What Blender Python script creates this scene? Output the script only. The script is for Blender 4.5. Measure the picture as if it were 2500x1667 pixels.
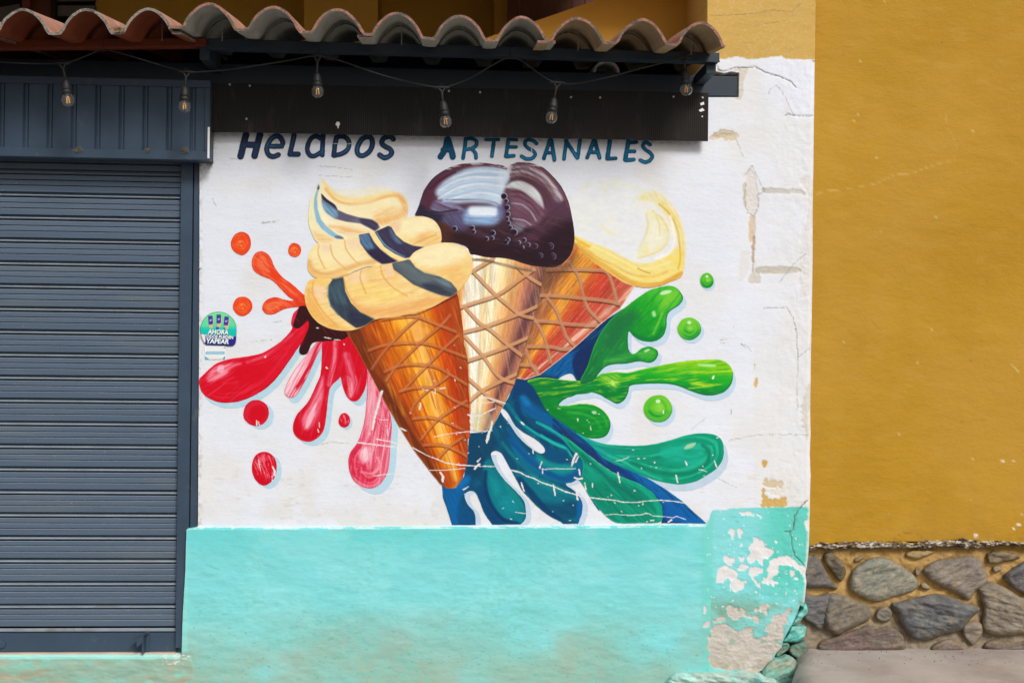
import bpy, math
import numpy as np
from mathutils import Vector, Matrix

# ------------------------------------------------------------------ clear, camera, light
for o in list(bpy.data.objects):
    bpy.data.objects.remove(o)
scene = bpy.context.scene
COL = scene.collection

YAW, ROLL = math.radians(3.2), 0.0117
CAM = np.array([0.0, -5.25, 1.5])
FPX = 40.0 / 36.0 * 2500.0
_f = np.array([math.sin(YAW), math.cos(YAW), 0.0])
_r0 = np.array([math.cos(YAW), -math.sin(YAW), 0.0])
_u0 = np.array([0.0, 0.0, 1.0])
_r = _r0 * math.cos(ROLL) + _u0 * math.sin(ROLL)
_u = -_r0 * math.sin(ROLL) + _u0 * math.cos(ROLL)
cd = bpy.data.cameras.new('camera')
cam = bpy.data.objects.new('camera', cd)
COL.objects.link(cam)
cam.matrix_world = Matrix(((_r[0], _u[0], -_f[0], CAM[0]), (_r[1], _u[1], -_f[1], CAM[1]),
                           (_r[2], _u[2], -_f[2], CAM[2]), (0, 0, 0, 1)))
cd.lens = 40.0
cd.sensor_width = 36.0
cd.clip_end = 500
scene.camera = cam

SUN_EL, SUN_AZ = math.radians(40), math.radians(158)   # compass direction the light comes from (south-west of +Y)
world = bpy.data.worlds.new('World')
scene.world = world
world.use_nodes = True
wn = world.node_tree.nodes
sky = wn.new('ShaderNodeTexSky')
sky.sky_type = 'NISHITA'
sky.sun_disc = False
sky.sun_elevation = SUN_EL
sky.sun_rotation = SUN_AZ
sky.air_density = 0.8
sky.dust_density = 4.0
sky.ozone_density = 0.6
world.node_tree.links.new(sky.outputs[0], wn['Background'].inputs['Color'])
wn['Background'].inputs['Strength'].default_value = 0.062
sl = bpy.data.lights.new('sun', 'SUN')
sl.energy = 1.5
sl.angle = math.radians(17)
sl.color = (1.0, 0.985, 0.975)
sun = bpy.data.objects.new('sun', sl)
COL.objects.link(sun)
# direction towards the sun
sdv = Vector((math.sin(SUN_AZ) * math.cos(SUN_EL), math.cos(SUN_AZ) * math.cos(SUN_EL), math.sin(SUN_EL)))
sun.rotation_euler = sdv.to_track_quat('Z', 'Y').to_euler()
scene.view_settings.view_transform = 'Standard'
scene.view_settings.look = 'None'
scene.view_settings.gamma = 1
scene.view_settings.use_curve_mapping = False
scene.view_settings.exposure = 0.57

# ------------------------------------------------------------------ geometry from the survey of the facade
def P(u, v, Y=0.0):
    """point of the vertical plane y=Y seen at photo pixel (u,v)"""
    u = np.asarray(u, float); v = np.asarray(v, float)
    d = _f[None] * FPX + np.multiply.outer(u.ravel() - 1250.0, _r) - np.multiply.outer(v.ravel() - 833.5, _u)
    Yv = np.broadcast_to(np.asarray(Y, float), u.shape).ravel()
    t = (Yv - CAM[1]) / d[:, 1]
    out = CAM[None] + d * t[:, None]
    return out.reshape(u.shape + (3,))
def P1(u, v, Y=0.0):
    return P(np.array([u]), np.array([v]), Y)[0]

CROPS = dict(A=(460,300,5.6), B=(1000,300,3.675), C=(700,400,3.564), D=(980,370,4.752), E=(1380,400,4.355),
  F=(470,540,4.3556), G=(470,740,3.1365), H=(830,700,3.015), I=(1100,600,3.137), J=(1370,640,3.564),
  K=(1060,900,3.824), L=(1380,980,4.9), S=(470,740,9.8), R=(1650,1100,2.766), T1=(0,0,2.6133), T2=(850,0,2.6133),
  T3=(1600,0,2.6133), U=(1650,300,1.96), V=(0,350,2.6133), W=(0,1100,2.766), N=(700,300,7.84),
  Q1=(1950,1300,4.9), Q2=(2200,1300,4.9), X=(1680,1450,6.918), Y=(1720,1220,3.732), Z=(0,0,1.0))
def cr(k, pts):
    x0, y0, s = CROPS[k]
    a = np.array(pts, float).reshape(-1, 2)
    return a / s + np.array([x0, y0])
def smooth(pts, closed=True, n=6):
    p = np.asarray(pts, float)
    m = len(p)
    if m < 3:
        return p
    out = []
    rng = range(m) if closed else range(m - 1)
    for i in rng:
        if closed:
            a, b, c, d = p[(i - 1) % m], p[i], p[(i + 1) % m], p[(i + 2) % m]
        else:
            a, b, c, d = p[max(i - 1, 0)], p[i], p[i + 1], p[min(i + 2, m - 1)]
        for k in range(n):
            t = k / n
            out.append(0.5 * ((2 * b) + (c - a) * t + (2 * a - 5 * b + 4 * c - d) * t * t + (3 * b - a - 3 * c + d) * t ** 3))
    if not closed:
        out.append(p[-1])
    return np.array(out)

# ------------------------------------------------------------------ noise
_rs = np.random.RandomState(7)
_tab = _rs.rand(512, 512)
def vnoise(x, y, seed=0):
    x = np.asarray(x, float) + seed * 37.7; y = np.asarray(y, float) + seed * 91.3
    xi = np.floor(x).astype(int); yi = np.floor(y).astype(int)
    fx = x - xi; fy = y - yi
    fx = fx * fx * (3 - 2 * fx); fy = fy * fy * (3 - 2 * fy)
    a = _tab[xi % 512, yi % 512]; b = _tab[(xi + 1) % 512, yi % 512]
    c = _tab[xi % 512, (yi + 1) % 512]; d = _tab[(xi + 1) % 512, (yi + 1) % 512]
    return (a * (1 - fx) + b * fx) * (1 - fy) + (c * (1 - fx) + d * fx) * fy
def fbm(x, y, seed=0, o=4):
    s = 0; amp = 0.5; tot = 0
    for k in range(o):
        s = s + amp * vnoise(x * 2 ** k, y * 2 ** k, seed + k * 3); tot += amp; amp *= 0.5
    return s / tot
def sstep(a, b, x):
    t = np.clip((x - a) / (b - a), 0, 1)
    return t * t * (3 - 2 * t)
def hexc(h):
    return np.array([int(h[i:i + 2], 16) / 255.0 for i in (1, 3, 5)])
def lin(c):
    c = np.clip(np.asarray(c, float), 0, 1)
    return np.where(c <= 0.04045, c / 12.92, ((c + 0.055) / 1.055) ** 2.4)

# ------------------------------------------------------------------ distances
def seg_dist(Pt, line, closed=False):
    """distance, arc position, signed side of points to a polyline"""
    L = np.asarray(line, float)
    A = L if closed else L[:-1]
    B = np.roll(L, -1, 0) if closed else L[1:]
    D = B - A
    ln = np.hypot(D[:, 0], D[:, 1]) + 1e-9
    arc0 = np.concatenate([[0], np.cumsum(ln)[:-1]])
    n = len(Pt)
    best = np.full(n, 1e18); arc = np.zeros(n); side = np.zeros(n)
    for k in range(len(A)):
        px = Pt[:, 0] - A[k, 0]; py = Pt[:, 1] - A[k, 1]
        t = np.clip((px * D[k, 0] + py * D[k, 1]) / ln[k] ** 2, 0, 1)
        dx = px - t * D[k, 0]; dy = py - t * D[k, 1]
        d2 = dx * dx + dy * dy
        m = d2 < best
        best[m] = d2[m]; arc[m] = (arc0[k] + t * ln[k])[m]
        side[m] = ((px * D[k, 1] - py * D[k, 0]) / ln[k])[m]
    return np.sqrt(best), arc, side
def inside(Pt, poly):
    x, y = Pt[:, 0], Pt[:, 1]
    c = np.zeros(len(Pt), bool)
    n = len(poly)
    for i in range(n):
        x1, y1 = poly[i]; x2, y2 = poly[(i + 1) % n]
        if y1 == y2:
            continue
        c ^= ((y1 > y) != (y2 > y)) & (x < (x2 - x1) * (y - y1) / (y2 - y1) + x1)
    return c
def sd_poly(Pt, poly):
    d, _, _ = seg_dist(Pt, poly, True)
    return np.where(inside(Pt, poly), -d, d)
class Poly:
    def __init__(s, pts, sm=True, n=6):
        s.p = smooth(pts, True, n) if sm else np.asarray(pts, float)
    def bbox(s):
        return s.p.min(0), s.p.max(0)
    def sd(s, Pt):
        return sd_poly(Pt, s.p)
class Ell:
    def __init__(s, c, rx, ry, wob=0.05, seed=0):
        a = np.linspace(0, 2 * math.pi, 40, endpoint=False)
        w = 1 + wob * (vnoise(np.cos(a) * 1.5 + 9, np.sin(a) * 1.5 + 9, seed) * 2 - 1)
        s.p = np.stack([c[0] + rx * w * np.cos(a), c[1] + ry * w * np.sin(a)], 1)
    bbox = Poly.bbox
    sd = Poly.sd
class Strokes:
    def __init__(s, items):
        s.it = [(smooth(p, False, 6) if len(p) > 2 else np.asarray(p, float), r) for p, r in items]
    def bbox(s):
        return (np.min([p.min(0) - r for p, r in s.it], 0), np.max([p.max(0) + r for p, r in s.it], 0))
    def sd(s, Pt):
        return np.min([seg_dist(Pt, p)[0] - r for p, r in s.it], 0)
class Union:
    def __init__(s, a): s.a = a
    def bbox(s):
        return (np.min([x.bbox()[0] for x in s.a], 0), np.max([x.bbox()[1] for x in s.a], 0))
    def sd(s, Pt): return np.min([x.sd(Pt) for x in s.a], 0)
class Minus:
    def __init__(s, a, b): s.a = a; s.b = b
    def bbox(s): return s.a.bbox()
    def sd(s, Pt):
        r = s.a.sd(Pt)
        for x in s.b: r = np.maximum(r, -x.sd(Pt))
        return r
class Shift:
    def __init__(s, a, dx, dy, grow=0): s.a = a; s.d = np.array([dx, dy]); s.g = grow
    def bbox(s):
        b = s.a.bbox(); return b[0] + s.d - s.g, b[1] + s.d + s.g
    def sd(s, Pt): return s.a.sd(Pt - s.d) - s.g

# ------------------------------------------------------------------ painting
class Canvas:
    def __init__(s, Pt, sd, base='#e6eaee'):
        s.P = Pt; s.sd = sd
        s.C = np.tile(hexc(base), (len(Pt), 1))
    def mix(s, h, a, idx=None):
        c = hexc(h) if isinstance(h, str) else h
        if idx is None:
            s.C += (c - s.C) * np.clip(a, 0, 1)[:, None]
        else:
            s.C[idx] += (c - s.C[idx]) * np.clip(a, 0, 1)[:, None]
    def grad(s, p0, p1, stops, wob=0.0, seed=1, a=1.0):
        p0 = np.array(p0); d = np.array(p1) - p0
        t = ((s.P - p0) @ d) / (d @ d)
        if wob: t = t + wob * (fbm(s.P[:, 0] / 18, s.P[:, 1] / 18, seed) - 0.5) * 2
        s.ramp(t, stops, a)
    def ramp(s, t, stops, a=1.0):
        xs = [q[0] for q in stops]; cs = np.array([hexc(q[1]) for q in stops])
        c = np.stack([np.interp(t, xs, cs[:, k]) for k in range(3)], 1)
        s.C += (c - s.C) * a
    def cone(s, L0, L1, R0, R1, stops, wob=0.05, seed=3):
        """colour across a cone: edge line L0-L1 is t=0, R0-R1 is t=1; streaks run along it"""
        def sdl(a, b):
            a = np.array(a, float); b = np.array(b, float); d = (b - a) / np.hypot(*(b - a))
            return (s.P[:, 0] - a[0]) * d[1] - (s.P[:, 1] - a[1]) * d[0]
        l = np.abs(sdl(L0, L1)); r = np.abs(sdl(R0, R1))
        t = l / (l + r + 1e-6)
        along = np.hypot(s.P[:, 0] - L1[0], s.P[:, 1] - L1[1])
        n = fbm(t * 28, along / 60, seed, 3) - 0.5
        n2 = fbm(t * 70, along / 30, seed + 5, 2) - 0.5
        s.ramp(t + wob * 2 * n, stops)
        s.C *= (1 + 0.28 * n + 0.22 * n2)[:, None]
        s.t = t
    def stroke(s, pts, h, w, soft=0.4, a=1.0, streak=0.0, sm=True, seed=2, off=(0, 0), taper=0.0):
        L = np.asarray(pts, float) + np.array(off)
        if sm and len(L) > 2: L = smooth(L, False, 5)
        lo = L.min(0) - w - 2; hi = L.max(0) + w + 2
        idx = np.where((s.P[:, 0] > lo[0]) & (s.P[:, 0] < hi[0]) & (s.P[:, 1] > lo[1]) & (s.P[:, 1] < hi[1]))[0]
        if not len(idx): return
        d, arc, side = seg_dist(s.P[idx], L)
        ww = w
        if taper:
            tot = arc.max() + 1e-6
            ww = w * (1 - taper * np.abs(arc / tot * 2 - 1) ** 2)
        al = a * (1 - sstep(ww * (1 - soft) - 0.3, ww + 0.5, d))
        if streak:
            nn = fbm(side / 2.2 + seed * 5, arc / 26, seed, 3)
            al = al * (1 - streak * sstep(0.38, 0.62, nn))
        s.mix(h, al, idx)
    def poly(s, pts, h, soft=2.0, a=1.0, streak=0.0, ang=0.0, sm=True, wob=0.0, seed=4, L=30, S=3, offs=0.0):
        p = smooth(pts, True, 4) if sm else np.asarray(pts, float)
        lo = p.min(0) - soft - 4 - wob; hi = p.max(0) + soft + 4 + wob
        idx = np.where((s.P[:, 0] > lo[0]) & (s.P[:, 0] < hi[0]) & (s.P[:, 1] > lo[1]) & (s.P[:, 1] < hi[1]))[0]
        if not len(idx): return
        q = s.P[idx]
        d = sd_poly(q, p) + offs
        if wob: d = d + wob * (fbm(q[:, 0] / 7, q[:, 1] / 7, seed, 4) - 0.5) * 2
        al = a * (1 - sstep(-soft, soft, d))
        if streak:
            ca, sa = math.cos(ang), math.sin(ang)
            x = q[:, 0] * ca + q[:, 1] * sa; y = -q[:, 0] * sa + q[:, 1] * ca
            al = al * (1 - streak * sstep(0.4, 0.62, fbm(x / L, y / S, seed, 3)))
        s.mix(h, al, idx)
        return
    def edge(s, h, w, a=1.0, side=None, streak=0.0, seed=5):
        al = a * (1 - sstep(w * 0.3, w, -s.sd))
        if side is not None:   # only boundaries that face this direction
            g = s.G @ (np.array(side) / np.hypot(*side))
            al = al * sstep(-0.1, 0.8, g)
        if streak: al = al * (1 - streak * sstep(0.4, 0.6, fbm(s.P[:, 0] / 6, s.P[:, 1] / 6, seed)))
        s.mix(h, al)
    def contour(s, h, step, a=0.35, seed=6, thr=0.5):
        """brush marks that follow the outline"""
        n = fbm(-s.sd / step + seed, (s.P[:, 0] + s.P[:, 1]) / 70 + 3, seed, 3)
        s.mix(h, a * sstep(thr, thr + 0.16, n))
    def streak(s, h, ang, L=40, S=3, a=0.4, thr=0.5, seed=8, bend=0.0):
        ca, sa = math.cos(ang), math.sin(ang)
        x = s.P[:, 0] * ca + s.P[:, 1] * sa; y = -s.P[:, 0] * sa + s.P[:, 1] * ca
        if bend: y = y + bend * (fbm(x / 90, y / 90, seed + 9, 2) - 0.5)
        s.mix(h, a * sstep(thr, thr + 0.2, fbm(x / L, y / S, seed, 3)))
    def dots(s, lst, h, ring=None, rw=1.2, hl=None):
        for (x, y, r) in lst:
            idx = np.where(np.hypot(s.P[:, 0] - x, s.P[:, 1] - y) < r + 4)[0]
            if not len(idx): continue
            d = np.hypot(s.P[idx, 0] - x, s.P[idx, 1] - y)
            s.mix(h, 1 - sstep(r - 1, r + 0.6, d), idx)
            if ring:
                an = (s.P[idx, 0] - x) * 0.5 - (s.P[idx, 1] - y) * 0.2
                s.mix(ring, 0.8 * (1 - sstep(rw * 0.3, rw, np.abs(d - r))) * sstep(-r * 0.5, r * 0.4, an), idx)
            if hl:
                d2 = np.hypot(s.P[idx, 0] - x - r * 0.2, s.P[idx, 1] - y + r * 0.2)
                s.mix(hl, 0.4 * (1 - sstep(0, r * 0.5, d2)), idx)

CHIPS = []
def chip(k, pts, w, sm=False): CHIPS.append((cr(k, pts), w * .8, sm))
def apply_chips(cv, tone='#e2e2e0'):
    for pts, w, sm in CHIPS:
        L = smooth(pts, False, 4) if sm and len(pts) > 2 else pts
        lo = L.min(0) - w - 4; hi = L.max(0) + w + 4
        idx = np.where((cv.P[:, 0] > lo[0]) & (cv.P[:, 0] < hi[0]) & (cv.P[:, 1] > lo[1]) & (cv.P[:, 1] < hi[1]))[0]
        if not len(idx): continue
        q = cv.P[idx]
        d, arc, _ = seg_dist(q, L)
        ww = w * (0.45 + 1.1 * vnoise(arc / 5, arc * 0 + w * 7, 3))
        d = d + 0.9 * (fbm(q[:, 0] / 3, q[:, 1] / 3, 11, 2) - 0.5) * min(w, 3)
        cv.mix(tone, 1 - sstep(ww * 0.6, ww * 0.6 + 0.9, d), idx)

def wall_relief(u, v):
    """gentle unevenness of the plaster shared by wall and paint (metres, + is away from the street)"""
    return 0.005 * (fbm(u / 260, v / 260, 21, 3) - 0.5) + 0.0016 * (fbm(u / 60, v / 90, 25, 2) - 0.5)

# ------------------------------------------------------------------ mesh helpers
ORG = {}
def mesh_np(name, V, F):
    """V (n,3); F (m,4) or (m,3) int array or list of them"""
    V = np.asarray(V, np.float32)
    Fs = F if isinstance(F, list) else [F]
    Fs = [np.asarray(f, np.int32) for f in Fs if len(f)]
    me = bpy.data.meshes.new(name)
    me.vertices.add(len(V)); me.vertices.foreach_set('co', V.ravel())
    loops = np.concatenate([f.ravel() for f in Fs])
    tot = np.concatenate([np.full(len(f), f.shape[1], np.int32) for f in Fs])
    me.loops.add(len(loops)); me.loops.foreach_set('vertex_index', loops)
    me.polygons.add(len(tot))
    st = np.concatenate([[0], np.cumsum(tot)[:-1]]).astype(np.int32)
    me.polygons.foreach_set('loop_start', st)
    me.update(calc_edges=True)
    me.validate()
    return me
def set_col(me, C):
    """C sRGB (n,3)"""
    at = me.color_attributes.new('Col', 'FLOAT_COLOR', 'POINT')
    c = np.ones((len(C), 4), np.float32); c[:, :3] = lin(C)
    at.data.foreach_set('color', c.ravel())
def shade(me, on=True):
    me.polygons.foreach_set('use_smooth', np.full(len(me.polygons), on))
def props(o, label=None, cat=None, group=None, kind=None):
    if label: o['label'] = label
    if cat: o['category'] = cat
    if group: o['group'] = group
    if kind: o['kind'] = kind
    return o
def empty(name, loc, label, cat, group=None, kind=None):
    o = bpy.data.objects.new(name, None)
    o.empty_display_size = 0.1
    COL.objects.link(o)
    o.location = Vector([float(x) for x in loc])
    ORG[o.name] = np.array(loc, float)
    return props(o, label, cat, group, kind)
def obj(name, V, F, mats, parent=None, C=None, smooth_on=False, label=None, cat=None, group=None, kind=None, mi=None):
    V = np.asarray(V, float)
    if parent is not None:
        org = ORG[parent.name]
    else:
        org = np.array([(V[:, 0].min() + V[:, 0].max()) / 2, (V[:, 1].min() + V[:, 1].max()) / 2, V[:, 2].min()])
    me = mesh_np(name, V - org, F)
    for m in (mats if isinstance(mats, (list, tuple)) else [mats]):
        me.materials.append(m)
    if mi is not None:
        me.polygons.foreach_set('material_index', np.asarray(mi, np.int32))
    if C is not None: set_col(me, C)
    shade(me, smooth_on)
    o = bpy.data.objects.new(name, me)
    COL.objects.link(o)
    if parent is not None:
        o.parent = parent
    else:
        o.location = Vector(org)
    ORG[o.name] = org
    return props(o, label, cat, group, kind)
BOXF = np.array([[0, 1, 3, 2], [4, 6, 7, 5], [0, 4, 5, 1], [2, 3, 7, 6], [0, 2, 6, 4], [1, 5, 7, 3]])
class MB:
    def __init__(s): s.V = []; s.F4 = []; s.F3 = []; s.n = 0
    def add(s, V, F):
        V = np.asarray(V, float)
        F = np.asarray(F)
        (s.F4 if F.shape[1] == 4 else s.F3).append(F + s.n)
        s.V.append(V); s.n += len(V)
        return s
    def box(s, x0, x1, y0, y1, z0, z1, b=0.0):
        """box with optional small bevel"""
        if b <= 0:
            V = [(x, y, z) for x in (x0, x1) for y in (y0, y1) for z in (z0, z1)]
            return s.add(V, BOXF)
        V = []; cx = [(x0, x0 + b), (x1, x1 - b)]; cy = [(y0, y0 + b), (y1, y1 - b)]; cz = [(z0, z0 + b), (z1, z1 - b)]
        idx = {}
        for i in (0, 1):
            for j in (0, 1):
                for k in (0, 1):
                    idx[i, j, k, 0] = len(V); V.append((cx[i][0], cy[j][1], cz[k][1]))
                    idx[i, j, k, 1] = len(V); V.append((cx[i][1], cy[j][0], cz[k][1]))
                    idx[i, j, k, 2] = len(V); V.append((cx[i][1], cy[j][1], cz[k][0]))
        F = []
        for a in (0, 1):
            F.append([idx[a, 0, 0, 0], idx[a, 1, 0, 0], idx[a, 1, 1, 0], idx[a, 0, 1, 0]][::(1 if a else -1)])
            F.append([idx[0, a, 0, 1], idx[1, a, 0, 1], idx[1, a, 1, 1], idx[0, a, 1, 1]][::(-1 if a else 1)])
            F.append([idx[0, 0, a, 2], idx[1, 0, a, 2], idx[1, 1, a, 2], idx[0, 1, a, 2]][::(1 if a else -1)])
        for a in (0, 1):
            for b2 in (0, 1):
                F.append([idx[a, b2, 0, 0], idx[a, b2, 1, 0], idx[a, b2, 1, 1], idx[a, b2, 0, 1]])
                F.append([idx[a, 0, b2, 0], idx[a, 1, b2, 0], idx[a, 1, b2, 2], idx[a, 0, b2, 2]])
                F.append([idx[0, a, b2, 1], idx[1, a, b2, 1], idx[1, a, b2, 2], idx[0, a, b2, 2]])
        T = [[idx[i, j, k, 0], idx[i, j, k, 1], idx[i, j, k, 2]] for i in (0, 1) for j in (0, 1) for k in (0, 1)]
        s.F3.append(np.array(T) + s.n)
        s.F4.append(np.array(F) + s.n); s.V.append(np.array(V)); s.n += len(V)
        return s
    def faces(s):
        out = []
        if s.F4: out.append(np.concatenate(s.F4))
        if s.F3: out.append(np.concatenate(s.F3))
        return out
    def build(s, name, mat, parent=None, **k):
        return obj(name, np.concatenate(s.V), s.faces(), mat, parent, **k)
def tube(path, r, seg=8, cap=True):
    path = np.asarray(path, float); n = len(path)
    rr = np.broadcast_to(np.asarray(r, float), (n,))
    T = np.gradient(path, axis=0); T /= (np.linalg.norm(T, axis=1)[:, None] + 1e-12)
    up = np.array([0, 0, 1.0]) if abs(T[0][2]) < 0.9 else np.array([1.0, 0, 0])
    V = []
    for i in range(n):
        a = np.cross(T[i], up)
        if np.linalg.norm(a) < 1e-4: a = np.cross(T[i], np.array([0, 1.0, 0]))
        a /= np.linalg.norm(a); b = np.cross(a, T[i])
        for k in range(seg):
            t = 2 * math.pi * k / seg
            V.append(path[i] + rr[i] * (a * math.cos(t) + b * math.sin(t)))
    F = [[i * seg + k, i * seg + (k + 1) % seg, (i + 1) * seg + (k + 1) % seg, (i + 1) * seg + k]
         for i in range(n - 1) for k in range(seg)]
    V = np.array(V); F = np.array(F)
    return V, F
def lathe(prof, axis0, axis_dir, seg=16):
    """prof list of (r, h) along axis_dir from axis0"""
    d = np.array(axis_dir, float); d /= np.linalg.norm(d)
    path = [np.array(axis0) + d * h for _, h in prof]
    a = np.cross(d, [0, 1.0, 0]); a /= np.linalg.norm(a); b = np.cross(d, a)
    V = []
    for (r, h), c in zip(prof, path):
        for k in range(seg):
            t = 2 * math.pi * k / seg
            V.append(c + r * (a * math.cos(t) + b * math.sin(t)))
    n = len(prof)
    F = [[i * seg + k, i * seg + (k + 1) % seg, (i + 1) * seg + (k + 1) % seg, (i + 1) * seg + k]
         for i in range(n - 1) for k in range(seg)]
    return np.array(V), np.array(F)

def grid_shape(name, shape, step, colour, yfun, mat, parent=None, back=None, jitter=0.0, **kw):
    """a thin painted or plastered sheet: grid cut to the outline `shape` (photo pixels on the facade plane)"""
    lo, hi = shape.bbox()
    lo = lo - 2 * step; hi = hi + 2 * step
    us = np.arange(lo[0], hi[0] + step, step); vs = np.arange(lo[1], hi[1] + step, step)
    U, Vv = np.meshgrid(us, vs)          # rows v, cols u
    Pt = np.stack([U.ravel(), Vv.ravel()], 1)
    sd = shape.sd(Pt)
    if jitter: sd = sd + jitter * (fbm(Pt[:, 0] / 9, Pt[:, 1] / 9, 31, 4) - 0.5) * 2
    S = sd.reshape(U.shape)
    gy, gx = np.gradient(S, step)
    g = np.stack([gx.ravel(), gy.ravel()], 1)
    gn = np.linalg.norm(g, axis=1) + 1e-9
    g = g / gn[:, None]
    nr, nc = U.shape
    ins = (S < 0)
    cell = ins[:-1, :-1] | ins[1:, :-1] | ins[:-1, 1:] | ins[1:, 1:]
    ii, jj = np.where(cell)
    a = ii * nc + jj; b = a + 1; d = a + nc; c = d + 1
    Q = np.stack([a, d, c, b], 1)
    used = np.unique(Q)
    rem = np.full(nr * nc, -1, int); rem[used] = np.arange(len(used))
    Q = rem[Q]
    Pu = Pt[used].copy(); su = sd[used]; gu = g[used]
    out = su > 0
    mv = np.clip(su / np.clip(gn[used], 0.5, 2), 0, step * 1.45)
    Pu[out] -= gu[out] * mv[out][:, None]
    cv = Canvas(Pu, np.minimum(su, 0)); cv.G = gu
    colour(cv)
    Y = yfun(Pu[:, 0], Pu[:, 1], su)
    W = P(Pu[:, 0], Pu[:, 1], Y if np.ndim(Y) else np.full(len(Pu), Y))
    if COUNT is not None: COUNT.append((name, len(Q)))
    F = Q; C = cv.C
    if back is not None:                 # close the rim towards the back
        E = np.concatenate([Q[:, [0, 1]], Q[:, [1, 2]], Q[:, [2, 3]], Q[:, [3, 0]]])
        key = np.sort(E, 1); k = key[:, 0] * len(Pu) + key[:, 1]
        uq, inv, cnt = np.unique(k, return_inverse=True, return_counts=True)
        rim = E[cnt[inv] == 1]
        rv = np.unique(rim); mp = np.full(len(Pu), -1, int); mp[rv] = np.arange(len(rv)) + len(Pu)
        W2 = W[rv].copy(); W2[:, 1] = back(Pu[rv, 0], Pu[rv, 1]) if callable(back) else back
        W = np.concatenate([W, W2]); C = np.concatenate([C, C[rv] * 0.97])
        F = np.concatenate([Q, np.stack([rim[:, 1], rim[:, 0], mp[rim[:, 0]], mp[rim[:, 1]]], 1)])
    return obj(name, W, F, mat, parent, C=C, smooth_on=True, **kw)
COUNT = []

# ------------------------------------------------------------------ materials
def nodes(m):
    m.use_nodes = True
    nt = m.node_tree
    return nt, nt.nodes, nt.links, nt.nodes['Principled BSDF']
def noise_node(nt, scale, detail=4, rough=0.55, vec=None, stretch=None):
    tc = nt.nodes.new('ShaderNodeNewGeometry')
    n = nt.nodes.new('ShaderNodeTexNoise')
    n.inputs['Scale'].default_value = scale; n.inputs['Detail'].default_value = detail
    n.inputs['Roughness'].default_value = rough
    if stretch:
        mp = nt.nodes.new('ShaderNodeMapping'); mp.inputs['Scale'].default_value = stretch
        nt.links.new(tc.outputs['Position'], mp.inputs['Vector']); nt.links.new(mp.outputs[0], n.inputs['Vector'])
    else:
        nt.links.new(tc.outputs['Position'], n.inputs['Vector'])
    return n
def ramp_node(nt, src, stops):
    r = nt.nodes.new('ShaderNodeValToRGB')
    el = r.color_ramp.elements
    while len(el) < len(stops): el.new(0.5)
    for e, (p, c) in zip(el, stops):
        e.position = p; e.color = (*c, 1) if len(c) == 3 else c
    nt.links.new(src, r.inputs[0])
    return r
def mixc(nt, typ, f, a, b):
    m = nt.nodes.new('ShaderNodeMix'); m.data_type = 'RGBA'; m.blend_type = typ
    if isinstance(f, (int, float)): m.inputs[0].default_value = f
    else: nt.links.new(f, m.inputs[0])
    for i, x in ((6, a), (7, b)):
        if isinstance(x, (tuple, list)): m.inputs[i].default_value = (*x, 1) if len(x) == 3 else x
        else: nt.links.new(x, m.inputs[i])
    return m.outputs[2]
def bump(nt, layers, prev=None):
    """layers: (height socket, distance, strength)"""
    for h, dist, st in layers:
        b = nt.nodes.new('ShaderNodeBump'); b.inputs['Distance'].default_value = dist; b.inputs['Strength'].default_value = st
        nt.links.new(h, b.inputs['Height'])
        if prev is not None: nt.links.new(prev, b.inputs['Normal'])
        prev = b.outputs[0]
    return prev
def make_mat(name, col='#808080', rough=0.7, attr=False, var=0.15, vscale=6, bumps=(), metal=0.0, spec=0.4, speck=None, dust=None, stretch=None):
    m = bpy.data.materials.new(name)
    nt, N, L, B = nodes(m)
    if attr:
        a = N.new('ShaderNodeAttribute'); a.attribute_name = 'Col'; base = a.outputs['Color']
    else:
        rgb = N.new('ShaderNodeRGB'); rgb.outputs[0].default_value = (*lin(hexc(col)), 1); base = rgb.outputs[0]
    n1 = noise_node(nt, vscale, 6, 0.6, stretch=stretch)
    r1 = ramp_node(nt, n1.outputs[0], [(0.3, (1 - var,) * 3), (0.7, (1 + var * 0.6,) * 3)])
    base = mixc(nt, 'MULTIPLY', 1.0, base, r1.outputs[0])
    if dust:   # (hex, scale, lo, hi, stretch)
        nd = noise_node(nt, dust[1], 7, 0.65, stretch=dust[4] if len(dust) > 4 else None)
        rd = ramp_node(nt, nd.outputs[0], [(dust[2], (0, 0, 0)), (dust[3], (1, 1, 1))])
        base = mixc(nt, 'MIX', rd.outputs[0], base, tuple(lin(hexc(dust[0]))))
    if speck:
        ns = noise_node(nt, speck[1], 3, 0.5)
        rs = ramp_node(nt, ns.outputs[0], [(speck[2], (0, 0, 0)), (speck[2] + 0.03, (1, 1, 1))])
        base = mixc(nt, 'MIX', rs.outputs[0], base, tuple(lin(hexc(speck[0]))))
    L.new(base, B.inputs['Base Color'])
    B.inputs['Roughness'].default_value = rough
    B.inputs['Metallic'].default_value = metal
    B.inputs['Specular IOR Level'].default_value = spec
    prev = None
    for (sc, dist, st, *rest) in bumps:
        nb = noise_node(nt, sc, 5, 0.6, stretch=rest[0] if rest else None)
        prev = bump(nt, [(nb.outputs[0], dist, st)], prev)
    if prev is not None: L.new(prev, B.inputs['Normal'])
    return m
M = {}
M['plaster'] = make_mat('painted_plaster', attr=True, rough=0.62, var=0.04, vscale=3, spec=0.25,
    bumps=((9, 0.012, 0.3, (0.7, 1, 1.6)), (45, 0.003, 0.3, (.6, 1, 1.5)), (180, 0.001, 0.45)))
M['mural'] = make_mat('mural_paint', attr=True, rough=0.6, var=0.05, vscale=26, spec=0.1, stretch=(1, 1, 1.4),
    bumps=((9, 0.012, 0.25, (0.7, 1, 1.6)), (60, 0.002, 0.3), (240, 0.0006, 0.35)))
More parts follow.
